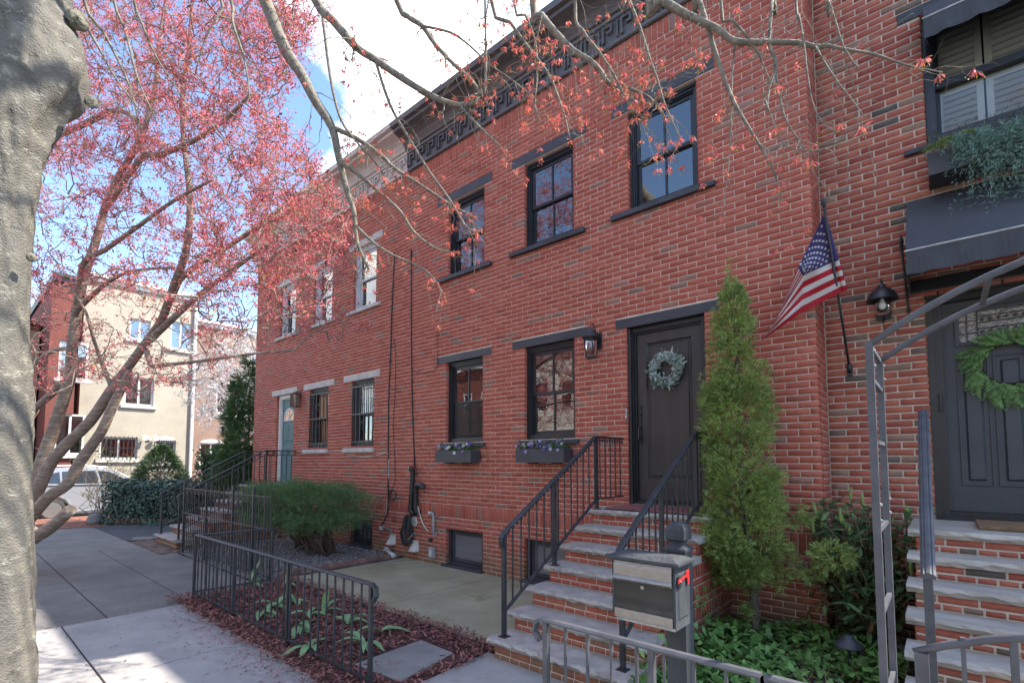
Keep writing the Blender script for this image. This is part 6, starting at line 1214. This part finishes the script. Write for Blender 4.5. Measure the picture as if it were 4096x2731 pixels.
# ---------------------------------------------------------------- yew bush
yw = thing('yew_bush', 'clipped dark green yew bush on bare stems in the gravel bed', 'shrub', (-9.0,-.85,0)); st_ = MB(); C = np.array((-9.05,-1.12,.92)); R3_ = np.array((1.78,.80,.42))
for i in range(26):
    bx_ = -9.5 if i % 2 else -8.55; e = Vector((C[0] + RNG.uniform(-1.4,1.4), C[1] + RNG.uniform(-.6,.6), RNG.uniform(.65,1.0))); st_.tube(twig_pts((bx_ + RNG.normal(0,.08), -.78 + RNG.normal(0,.06), .0), e, .12, .2, 7), [.034,.03,.025,.02,.016,.012,.008], 6, False)
st_.build('stems', M('red_brown_yew_bark', (.13,.085,.065), .9, .4, 9, .7, 40, aniso=(1,1,.3)), yw, smooth=True)
n = 19000; g_ = RNG.normal(0,1,(n,3)); g_ /= np.linalg.norm(g_,axis=1,keepdims=True); lump = 1 + .13*np.sin(g_[:,0]*9+2)*np.cos(g_[:,1]*7) + .12*np.sin(g_[:,0]*23)*np.sin(g_[:,2]*17+g_[:,1]*9); q = np.sign(g_)*np.abs(g_)**.72; P = C + q*R3_*(lump*RNG.uniform(.5,1.02,n))[:,None]; P = P[(P[:,2] > .42 + .12*np.sin(P[:,0]*4)) & (P[:,1] < -.04)]; n = len(P)
D = (P - C)/R3_**1.2; D /= np.linalg.norm(D,axis=1,keepdims=True); D += RNG.normal(0,.5,D.shape); D[:,2] += .15; D /= np.linalg.norm(D,axis=1,keepdims=True); S = perp(D); Vs, Fs, o_ = [], [], 0
for sgn in (-1,1):
    for f in (.15,.5,.85):
        Dn = D*.55 + S*sgn*.8; Dn /= np.linalg.norm(Dn,axis=1,keepdims=True); V, Fc = rhomb(P + D*(f*.055), Dn, D, RNG.uniform(.022,.036,n), np.full(n,.0085)); Vs.append(V); Fs.append(Fc+o_); o_ += len(V)
stuff('foliage', np.concatenate(Vs), np.concatenate(Fs), M('dark_yew_needle', (.13,.23,.085), .55, .35, 2.5, 0, c2=(.075,.145,.055), island=.4, trans=.25), parent=yw)
# ---------------------------------------------------------------- across the end of the street
def ivy_hedge(name, lab, o, u, L, T, H, mat, n, seed, thin=0):
    t = thing(name, lab, 'hedge', (o[0], o[1], 0)); u = Vector((u[0], u[1], 0)).normalized(); v = Vector((-u.y, u.x, 0)); o = Vector((o[0], o[1], 0)); c = MB(); a, b = o + u*.12 + v*.12, o + u*(L-.12) + v*.12; cc, dd = b + v*(T-.24), a + v*(T-.24)
    c.add([(*p.xy, .15) for p in (a,b,cc,dd)] + [(*p.xy, H-.12) for p in (a,b,cc,dd)], [(0,3,2,1),(4,5,6,7),(0,1,5,4),(1,2,6,5),(2,3,7,6),(3,0,4,7)]); c.build('shade_core', M('hedge_shade_core', (.03,.035,.02), .95, .4, 9, .9, 20), t)  # dark core box stands in for the shade inside the hedge
    f = RNG.random(n); uu, vv, zz = RNG.uniform(0,L,n), RNG.uniform(0,T,n), RNG.uniform(.0,H,n); nr = np.zeros((n,3)); m1 = f < .55; vv[m1] = RNG.normal(0,.05,m1.sum()); nr[m1] = -np.array(v); m2 = (f >= .55) & (f < .75); zz[m2] = H + RNG.normal(0,.05,m2.sum()); nr[m2] = (0,0,1); m3 = f >= .75; side = RNG.random(n) < .5; uu[m3 & side] = L; uu[m3 & ~side] = 0; nr[m3 & side] = np.array(u); nr[m3 & ~side] = -np.array(u)
    P = np.array(o)[None] + uu[:,None]*np.array(u) + vv[:,None]*np.array(v) + np.array([0,0,1.])*zz[:,None] + RNG.normal(0,.03,(n,3)) + nr*(.06*np.sin(uu*5)*np.cos(zz*6))[:,None]; D = nr*.35 + RNG.normal(0,.45,(n,3)) + np.array([0,0,-.7]); D /= np.linalg.norm(D,axis=1,keepdims=True); S = np.cross(D, nr + RNG.normal(0,.3,(n,3))); S /= np.linalg.norm(S,axis=1,keepdims=True)
    P[:,2] = np.maximum(P[:,2], .03); V, Fc = poly_leaves(P, D, S, RNG.uniform(.05,.10,n), RNG.uniform(.05,.095,n), IVY, -.1); stuff('leaves', V, Fc, mat, parent=t)
    sb = MB()
    for i in range(40): p = o + u*RNG.uniform(0,L) + v*RNG.normal(0,.03); sb.tube(twig_pts(p, p + u*RNG.normal(0,.1) + Vector((0,0,RNG.uniform(.15,.4))), 0, .3, 4), .006, 4, False)
    sb.build('stems', M('ivy_stem', (.16,.11,.07), .9), t); return t
ivy_hedge('ivy_hedge', 'low dark blue green ivy hedge beside the asphalt patch', (-17.5,-2.5), (1.73,1.34), 2.5, .8, 1.15, M('dark_blue_green_ivy', (.05,.105,.07), .45, .3, 9, 0, c2=(.03,.07,.055), island=.4, trans=.08), 2600, 1)
ivy_hedge('ivy_hedge', 'taller lighter hedge with yellow tips behind the iron railings', (-17.3,-.35), (1.6,1.1), 2.2, 1.0, 2.05, M('mid_green_hedge', (.09,.145,.045), .55, .3, 2, 0, c2=(.05,.09,.03), island=.45, trans=.12, patch=((.34,.30,.03), 2.5, .68, .1)), 3000, 2)
# low spruce
sp = thing('small_spruce', 'small bushy spruce behind the ivy hedge', 'tree', (-18.3,-1.0,0)); MB().tube([(-18.3,-1.0,0),(-18.3,-1.0,2.0)], [.05,.01], 6).build('trunk', m_cherrybark, sp); n = 5200; z = RNG.random(n)**1.2; r = (1-z**1.3)**.75*.86*RNG.uniform(.2,1,n)**.5; a = RNG.uniform(0,2*PI,n); P = np.stack([-18.3 + r*np.cos(a), -1.0 + r*np.sin(a), .95 + 1.25*z - .12*r], 1); D = np.stack([np.cos(a), np.sin(a), np.full(n,.45)], 1) + RNG.normal(0,.3,(n,3)); D /= np.linalg.norm(D,axis=1,keepdims=True)
V1, F1 = cards(P, D, .10, .2, .012, .022); V2, F2 = cards(P, D + RNG.normal(0,.3,D.shape), .06, .12, .012, .02); stuff('foliage', np.concatenate([V1,V2]), np.concatenate([F1,F2+len(V1)]), M('spruce_green', (.06,.11,.04), .7, .3, 2, 0, island=.4), parent=sp)
def shrub(name, lab, c, H, r, ntw, leafmat, nleaf, barkmat, lsize=(.03,.07), tr=.006):
    t = thing(name, lab, 'shrub', (c[0],c[1],0)); mb = MB(); Q = []
    for i in range(ntw):
        a = RNG.uniform(0,2*PI); e = Vector((c[0] + r*math.cos(a)*RNG.random()**.5, c[1] + r*math.sin(a)*RNG.random()**.5, H*RNG.uniform(.45,1))); p = twig_pts((c[0]+RNG.normal(0,.08), c[1]+RNG.normal(0,.08), 0), e, .1, .35, 7); mb.tube(p, [tr*1.6 - tr*k/6 for k in range(7)], 4, False); Q += p[2:]
        for k in range(4): b = Vector(p[RNG.integers(2,7)]); q = twig_pts(b, b + Vector(RNG.normal(0,.22,3)), 0, .3, 4); mb.tube(q, tr*.45, 3, False); Q += q[1:]
    mb.build('stems', barkmat, t); Q = np.array([tuple(q) for q in Q]); P = Q[RNG.integers(0, len(Q), nleaf)] + RNG.normal(0,.03,(nleaf,3)); V, Fc = cards(P, rand_dirs(nleaf,.2), *lsize, lsize[0]*.5, lsize[1]*.5); stuff('leaves', V, Fc, leafmat, parent=t); return t
m_twigb = M('grey_twig', (.16,.12,.09), .85)
shrub('leggy_shrub', 'leggy shrub with sparse new yellow green leaves above the ivy hedge', (-18.4,-2.35), 2.15, .75, 22, M('new_leaf', (.20,.26,.05), .6, .3, 3, 0, island=.4, trans=.3), 420, m_twigb)
shrub('twiggy_shrub', 'tangled bare shrub with orange buds behind the cherry trunks', (-20.6,-5.3), 4.6, 1.5, 120, M('orange_bud', (.45,.17,.08), .7, .3, 3, 0, island=.4), 2600, M('pale_orange_twig', (.32,.20,.15), .85), (.02,.05), .009)
tag(MB().lathe((-17.75,-2.62,0), [(.0,0),(.17,.0),(.2,.1),(.15,.22),(.16,.27),(.0,.30)], 10).build('boundary_stone', m_flagst, None, True), 'squat grey boundary stone at the end of the ivy hedge', 'stone')
tb = thing('trash_bin', 'dark wheeled trash bin behind the ivy hedge', 'bin', (-16.2,-.95,0)); MB().frustum(-16.5,-15.9,-1.25,-.65,1.0,.05,.06).build('body', m_pipe, tb); MB().box(-16.53,-15.87,-1.28,-.62,1.0,1.06).build('lid', m_pipe, tb, bevel=.015); MB().tube([(-16.5,-.62,.95),(-15.9,-.62,.95)], .018, 6).build('handle', m_pipe, tb)
for x in (-16.45,-15.95): MB().lathe((x,-.68,.1), [(.1,-.03),(.1,.03)], 12, 'x').build('wheel', m_pipe, tb)

# ---------------------------------------------------------------- parked car
m_carp = M('silver_white_car_paint', (.27,.285,.31), .22, .04, 2, 0, coat=.8, spec=.6); m_cargl = M('tinted_car_glass', (.03,.035,.045), .06, .1, 2, 0, spec=.8); m_tyre = M('tyre_rubber', (.03,.03,.032), .8); m_clad = M('grey_plastic_cladding', (.12,.125,.135), .6); m_tail = M('red_tail_light', (.5,.02,.03), .15, .1, 3, 0)
CX, CY = -21.6, -4.05
car = thing('parked_car', 'silver white sport utility car parked behind the ivy hedge', 'car', (CX, CY + 2.3, -.1)); z0 = -.1
def cpt(y, z): return (CY + y, z0 + z)
side = [(.03,.45),(0,.75),(.06,1.0),(.30,1.10),(3.1,1.08),(4.2,.92),(4.5,.75),(4.55,.42),(4.4,.28)]
arch = lambda yc: [(yc + .42*math.cos(a), .34 + .42*math.sin(a)) for a in np.linspace(0, PI, 9)]
prof = side + arch(3.65)[0:9] + [(1.35,.26)] + arch(.87) + [(.15,.30)]
body = MB(); n = len(prof); vs = []
for x, sc_ in ((CX-.88,.0),(CX-.93,0),(CX+.93,0),(CX+.88,.0)):
    ins = .05 if abs(x - CX) < .9 else 0.
    for y, z in prof: vs.append((x, CY + y + (ins if y < 2 else -ins)*(1 if z > .4 else 0), z0 + z + (.015 if ins and z > .9 else 0)))
body.add(vs, [(i*n+k, i*n+(k+1)%n, (i+1)*n+(k+1)%n, (i+1)*n+k) for i in range(3) for k in range(n)] + [tuple(range(n))[::-1], tuple(3*n+k for k in range(n))]); body.build('body', m_carp, car, bevel=.02)
gh = [(.16,1.09),(.42,1.50),(.62,1.60),(1.6,1.66),(2.35,1.58),(3.15,1.08)]; g = MB(); vs = []; n = len(gh)
for x, w in ((CX-.86,0),(CX+.86,0)):
    for y, z in gh: vs.append((CX + (x-CX)*(1 - .16*(z-1.08)/.58), CY + y, z0 + z))
g.add(vs, [(k,(k+1)%n,n+(k+1)%n,n+k) for k in range(n)] + [tuple(range(n))[::-1], tuple(n+k for k in range(n))]); g.build('cabin', m_carp, car, bevel=.02)
for pl in ([(.62,1.16),(.78,1.44),(1.02,1.50),(1.05,1.14)], [(1.10,1.14),(1.08,1.51),(1.88,1.53),(1.98,1.13)], [(2.05,1.13),(1.96,1.53),(2.25,1.49),(2.85,1.12)]):
    for s_ in (-1,1): MB().add([(CX + s_*(.866*(1 - .16*(z-1.08)/.58) + .004), CY + y, z0 + z) for y, z in pl], [(0,1,2,3)]).build('side_window', m_cargl, car)
MB().add([(CX-.68,CY+.19,z0+1.15),(CX+.68,CY+.19,z0+1.15),(CX+.62,CY+.385,z0+1.47),(CX-.62,CY+.385,z0+1.47)], [(0,1,2,3)]).build('rear_window', m_cargl, car); MB().box(CX-.66,CX+.66,CY+.22,CY+.52,z0+1.555,z0+1.60).build('spoiler', m_carp, car, bevel=.01)
for s_ in (-1,1): MB().box(*sorted((CX+s_*.55, CX+s_*.945)), CY-.02, CY+.42, z0+.86, z0+.99).build('tail_light', m_tail, car, bevel=.02)
MB().box(CX-.9,CX+.9,CY-.035,CY+.12,z0+.3,z0+.52).build('bumper', m_clad, car, bevel=.03)
for s_ in (-1,1): MB().tube([(CX+s_*.62,CY+.75,z0+1.665),(CX+s_*.62,CY+1.6,z0+1.71),(CX+s_*.62,CY+2.2,z0+1.64)], .018, 6).build('roof_rail', m_alu, car)
for yc in (.87, 3.65):
    for s_ in (-1,1):
        xo = CX + s_*.83; wh = MB().lathe((xo, CY+yc, z0+.34), [(.20,-.11),(.33,-.11),(.345,-.08),(.345,.08),(.33,.11),(.22,.11)], 28, 'x').build('wheel', m_tyre, car, smooth=True); rm = MB(); fx = xo + s_*.1
        for k in range(10): a = 2*PI*k/10; rm.bar((fx, CY+yc+.05*math.cos(a), z0+.34+.05*math.sin(a)), (fx, CY+yc+.225*math.cos(a), z0+.34+.225*math.sin(a)), .035, .02)
        rm.lathe((fx, CY+yc, z0+.34), [(.235,-.03*s_),(.235,.01*s_),(.215,.012*s_)], 24, 'x'); rm.lathe((fx, CY+yc, z0+.34), [(.06,-.02*s_),(.05,.015*s_)], 10, 'x'); rm.build('rim', m_alu, wh)
    ar = MB(); pts = [(y, z) for y, z in arch(yc)]; ar.tube([(CX+.925, CY+y, z0+z) for y, z in pts], .035, 6); ar.build('arch_trim', m_clad, car)

# ---------------------------------------------------------------- houses across the cross street (facing +x)
def far_house(lab, X, y0, y1, H, mat, wins, extra=None, cap=None):
    t = thing('town_house', lab, 'house', (X-4, (y0+y1)/2, -.1)); vo = [(a,b,c,d) for a,b,c,d,*_ in wins]
    mb = core(y0, y1, -.1, H, vo, 0, .3, 0); q = MB(); q.v = [(X - y, x, z) for x, y, z in mb.v]; q.f = [f[::-1] for f in mb.f]
    q.f = [tuple(reversed(f)) for f in q.f]; q.build('wall', mat, t); MB().box(X-9, X-.3, y0+.02, y1-.02, -.1, H-.15).build('rear_block', mat, t)
    MB().box(X-9, X+.12, y0-.02, y1+.02, H, H+.18).build('cornice', cap or m_white, t, bevel=.02); MB().box(X-9, X+.22, y0-.02, y1+.02, H+.18, H+.32).build('roof_edge', cap or m_white, t)
    for (a,b,c,d,*o) in wins:
        fr = MB(); fr.box(X-.16,X-.08,a,a+.07,c,d); fr.box(X-.16,X-.08,b-.07,b,c,d); fr.box(X-.16,X-.08,a+.07,b-.07,c,c+.07); fr.box(X-.16,X-.08,a+.07,b-.07,d-.07,d); fr.box(X-.15,X-.09,(a+b)/2-.035,(a+b)/2+.035,c+.07,d-.07); w = fr.build('window', m_white, t)
        for p, r in ((a+.07,(a+b)/2-.035),((a+b)/2+.035,b-.07)): MB().box(X-.125,X-.12,p,r,c+.07,d-.07).build('pane', m_glass, w)
        MB().box(X-.5,X-.3,a,b,c,d).build('interior', m_dark, w); MB().box(X-.05,X+.1,a-.12,b+.12,c-.14,c-.01).build('sill', extra or m_lime, w)
        MB().box(X-.29,X-.27,a+.08,a+.08+(b-a)*.3,c,d).build('curtain', m_curtain, w)
        if 'bars' in o:
            for k in range(9): yy = a + (b-a)*(k+.5)/9; MB().bar((X+.08,yy,c-.05),(X+.08,yy,d+.05),.02).build('bar', m_iron, w)
            for z in (c+.1,(c+d)/2,d-.1): MB().bar((X+.085,a-.08,z),(X+.085,b+.08,z),.025).build('bar', m_iron, w)
        if 'arch' in o:
            pts = [(a + (b-a)*(.5-.5*math.cos(PI*i/8)), d + .18*math.sin(PI*i/8)) for i in range(9)]; MB().prism(pts, X-.02, X+.03, 'x').build('arched_head', m_white, w)
    return t
m_stucco = M('cream_stucco', (.40,.355,.28), .9, .1, 1.2, .25, 14, patch=[((.30,.265,.21), 1.0, .55, .25), ((.22,.20,.16), 2.2, .66, .15)]); m_brownst = M('brown_stucco', (.27,.175,.135), .9, .12, 1.2, .2, 14); m_farbrick = M('far_red_brick', (.19,.058,.043), .9, .25, 14, .3, 30, aniso=(1,1,3)); m_tan = M('tan_brick', (.40,.25,.16), .9, .2, 10, .2, 30)  # far brick darkened in colour to stand in for tree shade
def fy(px, py, X): p = at_x(px, py, X); return p.y, p.z
XF = -27.0
def box_from(pa, pb, X=XF): a = fy(*pa, X); b = fy(*pb, X); return (min(a[0],b[0]), max(a[0],b[0]), min(a[1],b[1]), max(a[1],b[1]))
yl, yr = fy(312,1700,XF)[0], fy(766,1700,XF)[0]
hc = far_house('cream stucco town house with barred ground floor window across the cross street', XF, yl, yr, fy(450,1140,XF)[1], m_stucco, [box_from((500,1505),(612,1625)), box_from((520,1270),(600,1365)), (*box_from((400,1745),(548,1836)), 'bars'), (*box_from((622,1760),(700,1850)), 'bars', 'arch'), (yr-1.0,yr-.15,7.0,8.3)])
t = thing('floodlight', 'white twin floodlight on the cream stucco wall', 'light', Vector((XF,*fy(595,1755,XF)))); p = fy(595,1755,XF)
MB().box(XF,XF+.08,p[0]-.07,p[0]+.07,p[1]-.05,p[1]+.05).build('base', m_white, t)
for s_ in (-1,1): MB().lathe((XF+.1,p[0]+s_*.2,p[1]+.02), [(.04,0),(.12,.14),(.11,.16)], 14, 'x').build('lamp_head', m_white, t)
tag(MB().tube([(XF+.1,yr-.02,9.2),(XF+.1,yr-.02,.4),(XF+.22,yr-.08,.1)], .075, 8).build('downspout', m_white), 'white downspout between the cream and brown town houses', 'downspout')
far_house('brown stucco town house beyond the columnar evergreen', XF-.02, yr+.02, yr+6.5, 8.3, m_brownst, [box_from((868,1520),(985,1660),XF-.02), (*box_from((800,1770),(890,1850),XF-.02),'arch'), (yr+2.6,yr+3.7,6.2,7.6)])
yb_1 = fy(178,1700,XF+1.0)[0]
far_house('red brick town house with tree shade darkened into its brick colour', XF+1.0, yb_1, yl-.3, fy(250,1130,XF+1)[1], m_farbrick, [(yb_1+.3,yb_1+1.2,2.0,3.6),(yb_1+.3,yb_1+1.2,5.0,6.5)], cap=m_slate)
far_house('tan brick town house at the far left behind the bare shrub', XF-1.5, yb_1-7, yb_1-.05, fy(150,1320,XF-1.5)[1], m_tan, [(yb_1-1.3,yb_1-.3,1.6,3.1),(yb_1-1.3,yb_1-.3,4.2,5.6),(yb_1-4,yb_1-3,1.6,3.1)], cap=m_farbrick)
fg_ = thing('iron_gate', 'black iron picket fence beside the parked car', 'fence', (-24.6,-4.3,-.1))
for i in range(14): MB().bar((-24.6,-5.9+i*.22,-.1),(-24.6,-5.9+i*.22,1.25),.025).build('picket', m_iron, fg_)
for z in (.1,1.15): MB().bar((-24.6,-5.95,z),(-24.6,-3.0,z),.03).build('rail', m_iron, fg_)
# white flowering tree behind the corner
wt = thing('white_blossom_tree', 'white flowering tree in front of the brown town house', 'tree', (-22.3,3.4,0)); sk = Skel(); sk.limb([(-22.3,3.4,-.1),(-22.25,3.35,1.5),(-22.2,3.3,2.6)], .12, .09, 8); nd = np.array([tuple(p) for p in sk.P]); Bp = []; tw = MB()
for i in range(460):
    g_ = RNG.normal(0,1,3); g_ /= np.linalg.norm(g_); p = np.array((-22.2,2.9,4.9)) + g_*np.array((2.2,2.5,2.4))*RNG.random()**.4; j = int(np.linalg.norm(nd-p,axis=1).argmin()); pts = twig_pts(nd[j], p, .05, .2, 5); tw.tube(pts, [.014,.011,.009,.007,.005], 4, False); nd = np.vstack([nd, [tuple(q) for q in pts[1:]]])
    for f in range(12): Bp.append(tuple(Vector(pts[3]).lerp(Vector(pts[4]), RNG.random()) + Vector(RNG.normal(0,.1,3))))
sk.mb.add(tw.v, tw.f); sk.mb.build('trunk', m_cherrybark, wt); Bp = np.array(Bp); P = np.repeat(Bp, 3, 0) + RNG.normal(0,.035,(len(Bp)*3,3)); V, Fc = cards(P, rand_dirs(len(P)), .05, .1, .035, .06); stuff('blossom', V, Fc, M('white_blossom', (.70,.68,.66), .8, .15, 2, 0, island=.2, trans=.3), parent=wt)

# ---------------------------------------------------------------- the other side of the street: seen only in the window panes, added for bounce light too
m_clap = M('pale_clapboard', (.66,.62,.53), .8, .1, 2, .3, 8, aniso=(.1,.1,9)); m_green = M('sage_green_siding', (.46,.52,.46), .8, .1, 2, .3, 8, aniso=(.1,.1,9))  # pale siding, kept light to bounce sun onto the shaded fronts
for i, (xa, xb, H, mt, lab) in enumerate(((-27,-20.5,8.2,m_farbrick,'red brick house opposite, reflected in the windows'), (-20.4,-13.5,8.8,m_clap,'pale clapboard house opposite, reflected in the windows'), (-13.4,-6.8,8.0,m_farbrick,'long red brick house opposite, reflected in the lower window'), (-6.7,-.2,9.0,m_green,'sage green house opposite, reflected in the screened window'), (-.1,7,8.3,m_clap,'second pale clapboard house opposite the black awnings'))):
    t = thing('opposite_house', lab, 'house', ((xa+xb)/2,-20,-.1)); ws = [(x0_, x0_+1.0, z0_, z0_+1.7) for x0_ in (xa+.8, xa+2.75, xa+4.7) for z0_ in (1.9,5.0)]
    core(xa, xb, -.1, H, ws, -19.3, -19.0, 0).build('wall', mt, t); MB().box(xa,xb,-26,-19.4,-.1,H-.02).build('rear_block', mt, t); MB().box(xa,xb,-26,-18.6,H,H+.35).build('cornice', m_white, t)
    for a, b, c, d in ws:
        f = MB().frame(a,b,c,d,.09,-19.12,-19.02); f.box(a+.09,b-.09,-19.1,-19.04,(c+d)/2-.04,(c+d)/2+.04); w = f.build('window', m_white, t); MB().box(a+.05,b-.05,-19.3,-19.28,c,d).build('pane', m_cargl, w)
sheet('opposite_sidewalk', -60, 60, -19, -14.5, .0, m_conc, th=.14)
c2 = dup(ch, (-8.4,-15.2,0), 'cherry tree across the street, reflected in the lower window', 2.2); c3 = dup(ch, (1.5,-15.4,0), 'cherry tree across the street, reflected in the upper windows', .6)
